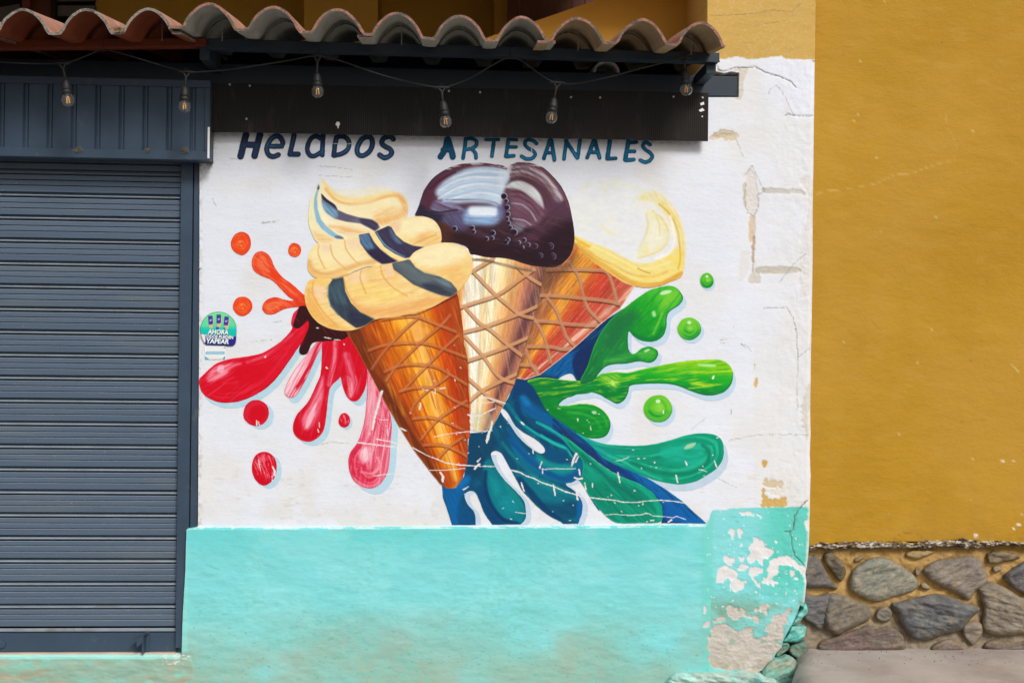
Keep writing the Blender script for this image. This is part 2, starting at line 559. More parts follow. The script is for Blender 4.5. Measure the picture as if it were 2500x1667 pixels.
M['yellow'] = make_mat('ochre_plaster', attr=True, rough=0.75, var=0.045, vscale=2.2, spec=0.2,
    bumps=((5, 0.02, 0.3, (1, 1, 2.2)), (34, 0.005, 0.45, (1, 1, 1.6)), (130, 0.002, 0.6)))
M['rough'] = make_mat('rough_masonry', attr=True, rough=0.92, var=0.14, vscale=45, spec=0.15,
    bumps=((40, 0.010, 0.8), (150, 0.003, 0.8)))
M['stone'] = make_mat('field_stone', attr=True, rough=0.85, var=0.2, vscale=60, spec=0.25,
    bumps=((30, 0.012, 0.7, (1, 1, 2.4)), (150, 0.003, 0.7)))
M['slat'] = make_mat('slate_blue_enamel', '#54667a', rough=0.45, var=0.09, vscale=3, spec=0.45, dust=('#727b78', 4, 0.5, 0.95, (0.25, 1, 2.2)),
    bumps=((3, 0.012, 0.35, (0.5, 1, 2)),), speck=('#8c8f8c', 90, 0.73), stretch=(0.4, 1, 8))
M['slat_lit_worn'] = make_mat('lit_worn_slat_ridge', '#88949c', rough=0.5, var=0.18, vscale=10, spec=0.4, dust=('#6a5f54', 9, 0.55, 0.8, (0.5, 1, 1)))  # dusty worn ridge tone, also paints caught light on the up-facing lips
M['steel'] = make_mat('blue_steel_paint', '#38495b', rough=0.5, var=0.14, vscale=7, spec=0.3, dust=('#6f716a', 9, 0.62, 0.95),
    bumps=((14, 0.003, 0.25),), speck=('#8a7a68', 130, 0.76))
M['beam'] = make_mat('blue_beam_paint', '#233240', rough=0.5, var=0.15, vscale=8, spec=0.35, dust=('#4a4236', 6, 0.6, 0.9))
M['brownbeam'] = make_mat('brown_beam_paint', '#74341c', rough=0.6, var=0.2, vscale=8, spec=0.3, stretch=(0.3, 1, 3))
M['poly'] = make_mat('smoked_plastic', '#171412', rough=0.5, var=0.3, vscale=3, spec=0.2, dust=('#3d3831', 10, 0.56, 0.95, (2, 1, 0.5)),
    speck=('#6e6a60', 70, 0.755), stretch=(1, 1, 0.3))
M['tile_under'] = make_mat('tile_underside', '#a3a49c', rough=0.9, var=0.14, vscale=14, spec=0.1, dust=('#6f6a5c', 8, 0.55, 0.9),
    bumps=((60, 0.003, 0.5),))
M['tile_under_brown'] = make_mat('tile_underside_rust', '#84432a', rough=0.85, var=0.18, vscale=12, spec=0.15, bumps=((60, 0.003, 0.4),))
M['tile_under_tan'] = make_mat('tile_underside_tan', '#a58f72', rough=0.9, var=0.2, vscale=12, spec=0.1, dust=('#7a4a2c', 7, 0.6, 0.85), bumps=((60, 0.003, 0.5),))
M['tile_top'] = make_mat('terracotta_top', '#b48672', rough=0.85, var=0.16, vscale=16, spec=0.15, dust=('#d8b8a4', 12, 0.52, 0.8), bumps=((50, 0.004, 0.5),))
M['tile_edge'] = make_mat('tile_broken_edge', '#8f8a80', rough=0.95, var=0.3, vscale=60, spec=0.1, dust=('#4c4a42', 40, 0.5, 0.66), bumps=((90, 0.01, 0.9),))
M['tile_edge_red'] = make_mat('tile_red_edge', '#a3786a', rough=0.95, var=0.3, vscale=40, spec=0.1, dust=('#69645a', 22, 0.46, 0.58), bumps=((90, 0.01, 0.9),))
M['rubber'] = make_mat('black_rubber', '#1c1d1c', rough=0.6, var=0.2, vscale=30, dust=('#4a463c', 40, 0.55, 0.9))
M['brass'] = make_mat('filament_yellow', '#ffb41a', rough=0.5, var=0.05)
M['zinc'] = make_mat('zinc_screw', '#9a9a94', rough=0.4, metal=0.6, var=0.2, vscale=80)
M['sill'] = make_mat('pale_sill', '#c2b3a2', rough=0.8, var=0.15, vscale=12)
M['ochre_shade'] = make_mat('ochre_wall_paint', '#b98a2c', rough=0.8, var=0.08, vscale=3, bumps=((30, 0.004, 0.4),))
M['plank'] = make_mat('red_brown_timber', '#5c2a14', rough=0.6, var=0.3, vscale=9, stretch=(6, 1, 0.5))
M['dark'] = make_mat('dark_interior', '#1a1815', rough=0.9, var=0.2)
M['greywood'] = make_mat('grey_boards', '#6c625a', rough=0.85, var=0.25, vscale=8)
M['slab'] = make_mat('soffit_paint', '#8a7a5a', rough=0.9, var=0.1)
M['ground'] = make_mat('worn_concrete', '#b4aba2', rough=0.9, var=0.14, vscale=4, spec=0.2, dust=('#9a8c84', 3.5, 0.45, 0.75),
    bumps=((12, 0.008, 0.4), (120, 0.002, 0.6)), speck=('#6e655c', 60, 0.72))
M['white'] = make_mat('white_paint', '#e6e8ea', rough=0.6, var=0.04)
M['straw'] = make_mat('dry_straw', '#8a7a58', rough=0.95, var=0.3, vscale=60)
def glass_mat():
    m = bpy.data.materials.new('clear_glass')
    nt, N, L, B = nodes(m)
    B.inputs['Base Color'].default_value = (0.93, 0.94, 0.92, 1)
    B.inputs['Roughness'].default_value = 0.04
    B.inputs['IOR'].default_value = 1.2
    B.inputs['Transmission Weight'].default_value = 0.97
    B.inputs['Specular IOR Level'].default_value = 0.6
    return m
M['glass'] = glass_mat()

# ------------------------------------------------------------------ chips and scratches in the painting (pale plaster showing)
chip('H', [(0,1138),(150,1145),(270,1160),(540,1190)], 0.7)
chip('H', [(270,1120),(380,1140),(540,1185),(640,1240),(700,1262),(780,1295),(880,1310),(1000,1318),(1140,1322)], 1.6)
chip('K', [(720,945),(800,965),(860,1000),(930,1020),(1000,1060),(1080,1085),(1150,1112),(1230,1150),(1300,1165),(1340,1180),(1450,1200),(1606,1220)], 1.9)
chip('L', [(0,1070),(110,1110),(250,1140),(400,1160),(500,1170),(600,1180),(680,1200),(820,1205),(900,1200),(960,1188),(1150,1178),(1300,1190),(1420,1212),(1650,1228)], 1.3)
chip('H', [(250,1392),(330,1380),(470,1370),(620,1350),(780,1348),(920,1335)], 0.8)
chip('K', [(0,635),(110,610),(210,598),(350,582),(540,578)], 1.0)
chip('L', [(460,1352),(540,1350),(580,1343),(640,1350),(780,1360),(860,1355),(920,1350),(960,1335),(1000,1338),(1050,1368),(1130,1370),(1210,1378),(1290,1388),(1330,1370),(1440,1408)], 0.9)
chip('K', [(545,490),(530,560),(500,620),(490,690)], 3.6)
chip('K', [(1325,795),(1300,850),(1285,905)], 4.6); chip('K', [(1345,820),(1320,870)], 2.2)
chip('K', [(1005,870),(985,925)], 2.2); chip('K', [(1015,930),(1012,975)], 1.5)
chip('K', [(1352,940),(1362,990)], 2.2); chip('K', [(1310,1015),(1345,1030),(1385,1022)], 2.8)
chip('K', [(1112,1080),(1130,1180)], 2.6); chip('K', [(1336,1130),(1334,1220)], 3.4); chip('K', [(812,1060),(838,1140)], 2.6)
chip('K', [(350,395),(342,480),(350,585)], 3.6); chip('K', [(312,428),(360,440),(432,438),(500,400),(572,368)], 2.0)
chip('K', [(405,322),(480,320),(560,308)], 1.4); chip('K', [(435,252),(540,285),(660,322)], 1.8)
chip('K', [(432,835),(405,870)], 1.3); chip('K', [(430,888),(400,905),(380,935)], 2.0)
chip('K', [(62,965),(85,1010),(78,1050)], 3.6); chip('K', [(618,538),(620,541)], 2.6); chip('K', [(810,495),(835,520)], 2.6)
chip('K', [(920,755),(925,790)], 2.2); chip('K', [(640,378),(642,380)], 1)
chip('K', [(1340,468),(1342,488)], 1.5); chip('K', [(1390,600),(1392,602)], 2); chip('K', [(320,1098),(275,1130)], 1.2)
chip('K', [(60,185),(100,180)], 1.4); chip('K', [(190,100),(192,103)], 1.3); chip('K', [(760,1338),(855,1350)], 0.9)
chip('K', [(1000,940),(1120,930),(1230,935),(1320,930)], 0.8)
chip('L', [(630,848),(655,970)], 2.0); chip('L', [(1325,880),(1345,965)], 2.6); chip('L', [(1785,710),(1812,785)], 1.8)
chip('L', [(1440,715),(1455,762)], 2.6); chip('L', [(235,970),(245,1050)], 2.2); chip('L', [(325,980),(328,1022)], 1.6)
chip('L', [(165,815),(178,880)], 2.4); chip('L', [(130,1060),(150,1170)], 2.6); chip('L', [(600,712),(690,695),(762,662)], 0.7)
chip('L', [(1070,728),(1072,732)], 2.4); chip('L', [(1765,638),(1768,642)], 2.2); chip('L', [(300,740),(305,742)], 2)
chip('L', [(865,684),(890,680)], 1.0); chip('L', [(940,680),(955,676)], 0.9); chip('L', [(912,795),(914,800)], 2.0)
chip('L', [(1600,812),(1650,820),(1690,838)], 1.0); chip('L', [(1640,770),(1650,776)], .9); chip('L', [(550,1118),(552,1120)], 2.0)
chip('L', [(820,1070),(822,1072)], 1.8); chip('L', [(878,1243),(880,1245)], 1.8); chip('L', [(925,1232),(932,1222)], 2.0)
chip('L', [(1230,1440),(1275,1412)], 2.4); chip('L', [(1020,1420),(1060,1418)], 1.6); chip('L', [(150,205),(152,225)], 1.6)
chip('L', [(300,295),(308,340)], 1.0); chip('L', [(212,375),(214,378)], 1.8); chip('L', [(1176,110),(1176,140)], 1.6)
chip('L', [(1815,435),(1840,425)], 1.5); chip('L', [(95,1236),(96,1240)], 1.6)
chip('G', [(1450,672),(1420,790),(1395,870),(1378,965)], 4.2)
chip('G', [(491,898),(493,935)], 2.0); chip('G', [(505,905),(515,942)], 1.5); chip('G', [(612,1250),(630,1280),(628,1315)], 3.6)
chip('G', [(610,1325),(612,1360)], 1.5); chip('G', [(560,405),(556,414)], 3.6); chip('G', [(1026,492),(1030,498)], 3.0)
chip('G', [(1160,313),(1162,316)], 1.6); chip('G', [(970,915),(972,950)], 1.2); chip('G', [(960,965),(965,985)], 1.6)
chip('G', [(1050,1040),(1280,1070),(1631,1115)], 0.6); chip('G', [(505,1200),(520,1280)], 1.0); chip('G', [(1585,955),(1631,975)], 1.8)
chip('G', [(1010,262),(1060,270)], 1.2); chip('G', [(1085,280),(1130,282)], 1.0); chip('G', [(950,190),(968,190)], 1.0)
chip('G', [(1490,935),(1495,1010)], 0.7); chip('G', [(1430,890),(1500,895)], 0.8); chip('G', [(1400,1320),(1631,1290)], 0.7)
chip('H', [(735,1365),(755,1390),(750,1425)], 3.0); chip('H', [(595,855),(585,900)], 2.6); chip('H', [(735,748),(772,745)], 1.6)
chip('H', [(450,1040),(490,1060)], 1.6); chip('H', [(845,685),(848,690)], 1.6); chip('H', [(690,690),(693,693)], 1.3)
chip('H', [(700,745),(702,790)], 1.0); chip('H', [(610,755),(650,760)], 0.8); chip('H', [(1035,1262),(1010,1285)], 1.2)
chip('H', [(1025,1300),(990,1340)], 2.2); chip('H', [(1120,990),(1085,1140)], 3.0); chip('H', [(940,1475),(905,1490)], 1.0)
chip('N', [(870,402),(980,400)], 0.35); chip('N', [(1140,408),(1245,398)], 0.45); chip('B', [(1090,178),(1098,280)], 0.8)
_c = np.random.RandomState(5)
for _ in range(38):
    x, y = _c.uniform(1080, 1740), _c.uniform(1010, 1275)
    a = _c.uniform(-0.6, 0.9); l = _c.uniform(0.5, 4)
    CHIPS.append((np.array([[x, y], [x + l * math.cos(a), y + l * math.sin(a)]]), _c.uniform(0.5, 1.1), False))
for _ in range(14):
    x, y = _c.uniform(900, 1500), _c.uniform(840, 1100)
    a = _c.uniform(-0.6, 0.9); l = _c.uniform(0.5, 5)
    CHIPS.append((np.array([[x, y], [x + l * math.cos(a), y + l * math.sin(a)]]), _c.uniform(0.4, 0.9), False))

# ------------------------------------------------------------------ the shop wall
TEAL = [(-80,1602),(200,1601),(444,1598),(446,1585),(452,1450),(455,1290),(480,1284),(700,1288),(1000,1286),(1300,1284),(1560,1282),(1722,1279)]
tealline = np.array([(-100,1286),(700,1286.5),(1060,1284.5),(1480,1283),(1722,1279),(1731,1268),(1735,1252),(1739,1246),(1776,1243),(1790,1240),(1870,1238),(2000,1236)], float)
wall_outline = [(-560,1603),(443,1601),(446,1500),(452,1400),(455,1292),(483,1285),(485,1000),(487,600),(487,380),(487,240),
    (1727,262),(1727,238),(1804,238),(1805,178),(1785,175),(1768,179),(1745,174),(1727,177),(1727,-230),(1993.5,-230),(1990.5,60),(1989,150),(1987,300),(1985.5,420),(1984,520),(1984,620),(1983,700),(1981.5,790),
    (1980,850),(1979,930),(1978,1010),(1979,1060),(1977,1110),(1979,1160),(1977,1230),(1976,1300),(1974,1345),(1970,1382),(1966,1400),(1969,1420),(1966,1450),
    (1964,1470),(1952,1479),(1945,1500),(1932,1526),(1913,1560),(1908,1580),(1896,1592),(1886,1612),(1874,1629),(1850,1640),(1850,1760),(-560,1760)]
wshape = Poly(wall_outline, False)
Yp = lambda pts: cr('Y', pts)
PEEL = [([(470,340),(550,400),(560,430),(640,460),(600,520),(530,540),(520,585),(490,560),(470,530),(430,575),(390,560),(385,520),(410,480),(400,430),(440,390)], 0),
 ([(600,540),(680,515),(760,510),(830,560),(910,610),(930,690),(915,790),(905,720),(880,650),(800,600),(720,590),(660,600),(670,660),(620,700),(590,740),(520,770),(560,690),(580,600)], 0),
 ([(115,630),(200,600),(290,660),(310,720),(390,730),(370,770),(290,840),(245,810),(240,760),(210,700),(180,750),(95,750),(120,690)], 0),
 ([(300,620),(350,575),(400,600),(370,630),(310,640)], 0), ([(410,640),(440,610),(530,620),(530,660),(460,700),(510,780),(490,795),(430,720)], 0),
 ([(190,510),(270,540),(240,600),(190,560)], 0), ([(230,270),(280,265),(285,330),(240,350)], 0), ([(305,260),(360,275),(330,345),(310,290)], 0),
 ([(330,108),(420,112),(420,135),(330,130)], 0), ([(475,120),(520,155),(480,145)], 0), ([(470,820),(515,850),(500,865),(470,840)], 0),
 ([(590,720),(660,730),(665,760),(600,780)], 0), ([(780,640),(820,650),(810,690),(785,670)], 0), ([(325,530),(365,515),(360,550),(325,555)], 0),
 ([(915,190),(955,180),(952,280),(925,270),(910,220)], 0), ([(645,375),(668,380),(660,405),(645,400)], 0), ([(820,700),(855,705),(850,735),(822,725)], 0),
 ([(0,1120),(50,1095),(45,1150),(0,1160)], 2), ([(0,960),(10,975),(5,1030),(-5,1000)], 2), ([(25,800),(45,805),(35,825)], 2),
 ([(200,980),(280,965),(350,1010),(400,1050),(490,1070),(480,1130),(440,1140),(430,1080),(330,1070),(280,1090),(220,1060)], 1),
 ([(95,1090),(150,1050),(190,1090),(150,1120),(100,1110)], 1), ([(460,1000),(580,935),(570,1030),(520,1020)], 1),
 ([(70,1150),(200,1135),(300,1190),(380,1160),(440,1150),(450,1240),(560,1230),(590,1170),(560,1190),(585,1120),(610,1070),(650,1020),(700,1040),(770,985),(765,1060),(740,1130),(720,1180),(700,1290),(710,1340),(640,1400),(600,1500),(560,1570),(100,1530),(40,1400),(20,1230),(60,1230)], 1)]
PEELP = [(smooth(Yp(p), True, 3), k) for p, k in PEEL]
CRK = [(cr('R', [(895,325),(860,360),(825,405),(805,440),(800,480),(790,530),(765,548),(735,545)]), 0.9, 1),
       (cr('R', [(765,548),(780,590),(785,650),(805,710),(840,745),(875,780)]), 0.6, .7),
       (cr('R', [(0,1500)]), 1, 0) if False else (cr('T3', [(395,425),(402,450),(440,458),(490,440),(520,432),(560,436),(640,430),(700,465),(790,490),(860,520),(895,560)]), 0.7, .55),
       (cr('T3', [(830,738),(850,728),(870,738),(930,742),(1005,741)]), 0.7, .6),
       (cr('T3', [(720,600),(725,580),(770,545),(810,580),(845,660),(885,738)]), 0.5, .35),
       (cr('U', [(420,885),(500,885),(530,880),(560,930),(578,1000),(580,1060),(585,1120),(640,1080)]), 0.6, .5),
       (cr('U', [(585,1120),(580,1250),(583,1370)]), 0.4, .35), (cr('U', [(315,1055),(345,1070),(360,1090)]), 0.5, .4),
       (cr('U', [(250,1520),(400,1490),(640,1490)]), 0.4, .3), (cr('U', [(500,760),(530,720),(560,680),(620,625)]), 0.5, .4),
       (cr('U', [(330,250),(365,205),(400,280),(425,330),(390,345),(397,400),(375,450),(345,430),(328,370),(335,290)]), 0.6, .4),
       (cr('T3', [(342,890),(375,850),(430,830),(500,845),(520,900),(560,1000)]), 0.5, .35),
       (cr('T3', [(345,100),(500,98),(640,85),(760,65),(870,80),(930,20)]), 0.6, .35),
       (cr('T3', [(640,170),(720,150),(850,130)]), 0.4, .3),
       (cr('L', [(1800,900),(1900,950),(2058,1030)]), .4, .35), (cr('L', [(1500,340),(1600,260),(1690,190)]), .4, .25),
       (cr('A', [(1000,1370),(1120,1360),(1240,1330)]), .45, .35), (cr('A', [(560,490),(660,500)]), .35, .3), (cr('A', [(330,1040),(355,1090),(385,1130)]), .6, .35),
       (cr('A', [(1750,595),(1900,600),(2240,640)]), .4, .3), (cr('A', [(1780,715),(2240,745)]), .4, .25),
       (cr('F', [(865,1080),(945,1060)]), .5, .4), (cr('F', [(610,1280),(850,1260)]), .35, .3), (cr('F', [(740,15),(905,5)]), .5, .4),
       (cr('G', [(960,1080),(1070,1065),(1200,1070)]), .4, .35), (cr('W', [(1480,800),(1400,770)]), .5, .3),
       (cr('J', [(1380,680),(1440,670)]), .8, .3), (cr('J', [(1390,705),(1430,700)]), .7, .25), (cr('J', [(1565,710),(1604,745)]), .6, .4),
       (cr('J', [(1500,555),(1502,557)]), .6, .5), (cr('J', [(1475,1280),(1477,1320)]), .6, .45), (cr('J', [(965,800),(968,800)]), .6, .4)]
PREL = []
def paint_wall(cv):
    u, v = cv.P[:, 0], cv.P[:, 1]
    n1 = fbm(u / 120, v / 120, 41, 4); n2 = fbm(u / 14, v / 14, 42, 4); n3 = fbm(u / 34, v / 8, 43, 4)
    cv.C[:] = hexc('#dfe6f0')
    cv.mix('#dcdcd6', 0.45 * sstep(0.45, 0.75, n1))
    # the strip right of the old edge line was painted separately
    cv.mix('#dcdfdf', 0.5 * sstep(1836, 1842, u + 4 * (n2 - .5)) * sstep(700, 900, v))
    cv.mix('#d6d4cc', 0.35 * sstep(1080, 1280, v) * sstep(0.4, 0.65, n1))
    cv.mix('#c9c4b8', 0.5 * sstep(.55, .75, n3) * sstep(1000, 1250, v) * sstep(.5, .7, n2))
    # left edge of the wall beside the shutter post is dirty and flaking
    cv.mix('#b8b4aa', 0.6 * (1 - sstep(486, 500, u)) * sstep(0.5, 0.65, fbm(u / 5, v / 9, 44)) * (v < 1280))
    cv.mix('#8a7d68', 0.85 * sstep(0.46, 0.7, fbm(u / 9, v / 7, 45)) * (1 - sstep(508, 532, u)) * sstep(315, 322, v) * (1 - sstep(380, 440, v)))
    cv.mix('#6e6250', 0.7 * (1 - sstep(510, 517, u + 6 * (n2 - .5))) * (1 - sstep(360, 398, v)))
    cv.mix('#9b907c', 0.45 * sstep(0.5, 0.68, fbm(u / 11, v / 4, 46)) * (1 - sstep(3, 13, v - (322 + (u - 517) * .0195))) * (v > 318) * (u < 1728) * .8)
    # ochre paint over the top
    top = np.interp(u, [1640, 1755, 1775, 1792, 1800, 1812, 1830, 1850, 1868, 1890, 1910, 1915, 1945, 1990], [148, 146, 143, 139, 138, 141, 146, 143, 141, 139, 137, 143, 145, 146])
    ty = 1 - sstep(-1.5, 1.5, v - top + 5 * (fbm(u / 4, v / 9, 47) - .5))
    cv.mix('#c6a252', ty * (u > 1600))
    cv.mix('#b3934a', ty * .25 * sstep(.5, .65, n3) * (u > 1600))
    # patches where the surface has been knocked off
    def patch(k, pts, h, a=1.0, wob=3, soft=1.2, **kk):
        cv.poly(cr(k, pts), h, soft=soft, a=a, wob=wob, **kk)
        if a > .5: PREL.append((smooth(cr(k, pts), True, 4), wob))
    patch('T3', [(405,440),(440,470),(490,450),(520,440),(590,440),(560,520),(555,610),(530,640),(495,625),(530,610),(530,470),(480,462),(400,468)], '#cfc9bb', .9)
    patch('T3', [(342,890),(375,850),(440,826),(520,845),(520,890),(440,900),(430,880),(400,890)], '#cbb896', .7, wob=6)
    patch('T3', [(365,870),(440,850),(500,860),(430,885)], '#b8ac94', .6, wob=5)
    patch('U', [(340,225),(375,240),(395,345),(395,400),(375,445),(345,430),(333,330)], '#d9d6d0', .8)
    patch('U', [(322,300),(335,290),(340,400),(325,390)], '#b9a68a', .5, wob=3)
    patch('U', [(352,455),(378,455),(374,560),(350,560)], '#cdae88', .65, wob=4, soft=3)
    patch('U', [(365,560),(380,560),(372,700),(362,700)], '#a98a68', .7, wob=5)
    patch('U', [(425,313),(590,320),(620,345),(575,338),(430,338)], '#bdbbb2', .8, wob=4)
    patch('U', [(590,285),(655,290),(650,800),(628,830),(590,820),(595,560),(625,460),(630,345)], '#d8d6d2', .6, wob=3)
    patch('U', [(395,690),(580,690),(580,718),(395,720)], '#bcb8aa', .85, wob=2)
    patch('U', [(360,720),(398,720),(395,765),(350,760)], '#c2bcae', .7, wob=5)
    patch('U', [(310,620),(355,620),(350,700),(330,745),(300,740)], '#d9d5cc', .5, wob=6)
    patch('U', [(378,1225),(390,1225),(388,1265),(376,1260)], '#c9a058', .8)
    patch('U', [(374,1155),(380,1155),(378,1175),(374,1172)], '#b98a4c', .7)
    patch('U', [(600,1350),(645,1240),(642,1500),(610,1480)], '#c4c0b4', .55, wob=9)
    patch('R', [(583,62),(618,76),(600,112),(585,104)], '#c9a04a', .95, wob=2)
    patch('R', [(585,190),(650,195),(715,212),(715,250),(650,240),(600,240)], '#cdbb98', .9, wob=8, soft=1)
    patch('R', [(583,250),(603,262),(600,300),(640,318),(690,322),(742,312),(736,372),(590,382),(583,330)], '#c9a45a', .95, wob=8, soft=1)
    patch('R', [(640,255),(760,250),(700,300),(620,290)], '#dcdad2', .9, wob=6)
    # teal dado
    tl = np.interp(u, tealline[:, 0], tealline[:, 1])
    jag = np.where(u > 1722, 5.0, 2.2)
    tm = sstep(-0.8, 0.8, v - tl + jag * (fbm(u / 5, v / 6, 48) - .5))
    ledge = np.exp(-((v - tl - 3) / 2.6) ** 2) * (u < 1728) * sstep(.45, .55, fbm(u / 16, v / 4, 49))
    base = np.tile(hexc('#7cd5d7'), (len(u), 1))
    def bm(h, a): base[:] += (hexc(h) - base) * np.clip(a, 0, 1)[:, None]
    bm('#62cfcf', .65 * (1 - sstep(1290, 1400, v)) * (u < 1722))
    bm('#8fdcde', .5 * sstep(.45, .7, fbm(u / 90, v / 50, 50)))
    bm('#55c8b6', .8 * sstep(1820, 1900, u + 60 * (n1 - .5)) * (1 - sstep(1400, 1500, v)))
    bm('#62c4b4', .6 * np.exp(-((u - 1727) / 12) ** 2))
    dirt = sstep(1440, 1680, v + 90 * (fbm(u / 260, v / 160, 51) - .5))
    bm('#90b8a8', .95 * dirt * sstep(.2, .65, fbm(u / 150, v / 90, 52)))
    bm('#9fa793', .45 * dirt * sstep(.42, .8, fbm(u / 90, v / 60, 53)))
    bm('#a3957e', .14 * dirt * sstep(.5, .85, fbm(u / 60, v / 45, 54)))
    bm('#6cc6bc', .35 * sstep(.5, .62, fbm(u / 10, v / 5, 60, 3)) * sstep(.4, .7, n1))
    bm('#5fa99a', .6 * sstep(.76, .78, fbm(u / 7, v / 4, 69, 3)) * sstep(1400, 1600, v))
    bm('#7ba893', .85 * np.exp(-((v - 1492) / 34) ** 2) * (u > 1735) * sstep(.3, .6, fbm(u / 50, v / 30, 55)))
    below = (1 - sstep(462, 482, u + 14 * (fbm(u / 9, v / 9, 68) - .5))) * sstep(1588, 1602, v)
    bm('#90ac98', .75 * below)
    bm('#b0a48a', .55 * below * sstep(.5, .7, fbm(u / 50, v / 16, 56)))
    bm('#7fd0c0', .5 * below * sstep(.58, .7, fbm(u / 36, v / 12, 57)))
    bm('#9fe6dc', .9 * (1 - sstep(1606, 1610, v)) * below * (u < 440))
    bm('#5fbcae', .8 * sstep(.6, .68, fbm(u / 13, v / 4, 58)) * sstep(.5, .6, n1) * (u > 1730))
    bm('#d9ded6', .85 * sstep(.6, .64, fbm(u / 8, v / 3.2, 59)) * (u > 395) * (u < 466) * (v > 1598) * (v < 1622))
    bm('#8ad8d0', .7 * (u < 457) * (v < 1590))
    cv.C += (base - cv.C) * tm[:, None]
    cv.mix('#e6e8e6', .8 * ledge)
    # peeled patches
    cv.cut = np.zeros(len(u))
    for p, kind in PEELP:
        lo = p.min(0) - 8; hi = p.max(0) + 8
        idx = np.where((u > lo[0]) & (u < hi[0]) & (v > lo[1]) & (v < hi[1]))[0]
        if not len(idx): continue
        q = cv.P[idx]
        w = 9 if kind == 1 else 7
        d = sd_poly(q, p) + w * (fbm(q[:, 0] / 10, q[:, 1] / 10, 61, 6) - .5) * 2
        al = 1 - sstep(-.7, .7, d)
        cv.mix({0: '#dedede', 1: '#c6c0b7', 2: '#d6c9cc'}[kind], al, idx)
        cv.cut[idx] = np.maximum(cv.cut[idx], al)
    low = cv.cut * sstep(1490, 1600, v)
    cv.mix('#b1aba1', low * .6 * sstep(.4, .65, n3))
    cv.mix('#a89a84', low * .5 * sstep(1580, 1630, v) * sstep(.4, .6, n2))
    # small scabs of teal left inside the bare area
    cv.mix('#7fa893', low * sstep(.62, .66, fbm(u / 16, v / 13, 62, 4)) * (1 - sstep(1560, 1585, v)))
    # freckles
    cv.mix('#e4e6e4', .9 * sstep(.78, .8, fbm(u / 8, v / 8, 63, 3)) * tm * (u > 1725) * (v < 1500))
    for pts, w, a in CRK:
        lo = pts.min(0) - 5; hi = pts.max(0) + 5
        idx = np.where((u > lo[0]) & (u < hi[0]) & (v > lo[1]) & (v < hi[1]))[0]
        if not len(idx): continue
        q = cv.P[idx] + 2.5 * np.stack([fbm(cv.P[idx, 0] / 5, cv.P[idx, 1] / 5, 64) - .5, fbm(cv.P[idx, 0] / 5, cv.P[idx, 1] / 5, 65) - .5], 1) * 2
        d, _, _ = seg_dist(q, pts)
        cv.mix('#5d5c52', a * (1 - sstep(w * .5, w + .9, d)), idx)
    # rough pale arris on the right edge
    ed = sstep(-7, -2, cv.sd + 7 * (fbm(u / 7, v / 7, 66) - .5)) * (u > 1950) * (v < 1480) * (v > 330)
    cv.mix('#e2e2df', .8 * ed * (v > 1000)); cv.mix('#cfcdc4', .4 * ed * (v <= 1000) * sstep(.5, .6, n2))
    apply_chips(cv, '#e4e6e6')
    cv.mix('#d8cfc0', .2 * sstep(.66, .72, fbm(u / 3.5, v / 3.5, 67, 2)) * (1 - tm))
def y_wall(u, v, sd):
    y = wall_relief(u, v)
    tl = np.interp(u, tealline[:, 0], tealline[:, 1])
    dado = sstep(0, 4.5, v - tl + 1.5 * (fbm(u / 12, v / 5, 71) - .5)) * (1 - sstep(1718, 1734, u))
    y = y - 0.016 * dado
    low = sstep(1300, 1420, v)
    y = y - (0.006 * (fbm(u / 40, v / 18, 72, 5) - .5) * (.35 + .65 * low) * (v > tl))
    rr = sstep(1725, 1760, u) * sstep(1290, 1340, v)
    y = y - 0.006 * (fbm(u / 22, v / 22, 73, 4) - .5) * rr
    y = y - (0.014 * (fbm(u / 70, v / 26, 74, 4) - .5)) * (u < 470) * (v > 1595)
    y = y - .004 * (fbm(u / 14, v / 18, 75, 4) - .5) * sstep(1820, 1960, u) * (v > 150)
    # paint and skim coat missing on peeled spots
    for p, kind in PEELP:
        lo = p.min(0) - 8; hi = p.max(0) + 8
        idx = np.where((u > lo[0]) & (u < hi[0]) & (v > lo[1]) & (v < hi[1]))[0]
        if not len(idx): continue
        q = np.stack([u[idx], v[idx]], 1); w = 9 if kind == 1 else 7
        d = sd_poly(q, p) + w * (fbm(q[:, 0] / 10, q[:, 1] / 10, 61, 6) - .5) * 2
        al = 1 - sstep(-.7, .7, d)
        y[idx] += al * (.0022 if kind != 1 else .0022 + .006 * (fbm(q[:, 0] / 6, q[:, 1] / 3.5, 76, 3) - .4))
    for p, w in PREL:
        lo = p.min(0) - 8; hi = p.max(0) + 8
        idx = np.where((u > lo[0]) & (u < hi[0]) & (v > lo[1]) & (v < hi[1]))[0]
        if not len(idx): continue
        q = np.stack([u[idx], v[idx]], 1)
        d = sd_poly(q, p) + w * (fbm(q[:, 0] / 7, q[:, 1] / 7, 4, 4) - .5) * 2
        y[idx] += (1 - sstep(-1, .8, d)) * (.0016 + .0025 * (fbm(q[:, 0] / 5, q[:, 1] / 5, 77, 3) - .5))
    for pts, w, a in CRK[:4]:
        q = np.stack([u, v], 1); lo = pts.min(0) - 5; hi = pts.max(0) + 5
        idx = np.where((u > lo[0]) & (u < hi[0]) & (v > lo[1]) & (v < hi[1]))[0]
        if len(idx):
            d, _, _ = seg_dist(q[idx], pts); y[idx] += .004 * (1 - sstep(.5, 2.2, d))
    # rounded arris
    y = y + 0.012 * sstep(-9, 0, sd) ** 2 * (u > 1950) * (v > 150)
    return y
shop_wall = grid_shape('shop_wall', wshape, 2.2, paint_wall, y_wall, M['plaster'], back=lambda u, v: np.where((v < 190) & (u < 1900), 0.5, 0.14),
    label='white plastered shop wall with ice cream mural and peeling turquoise base', cat='wall')

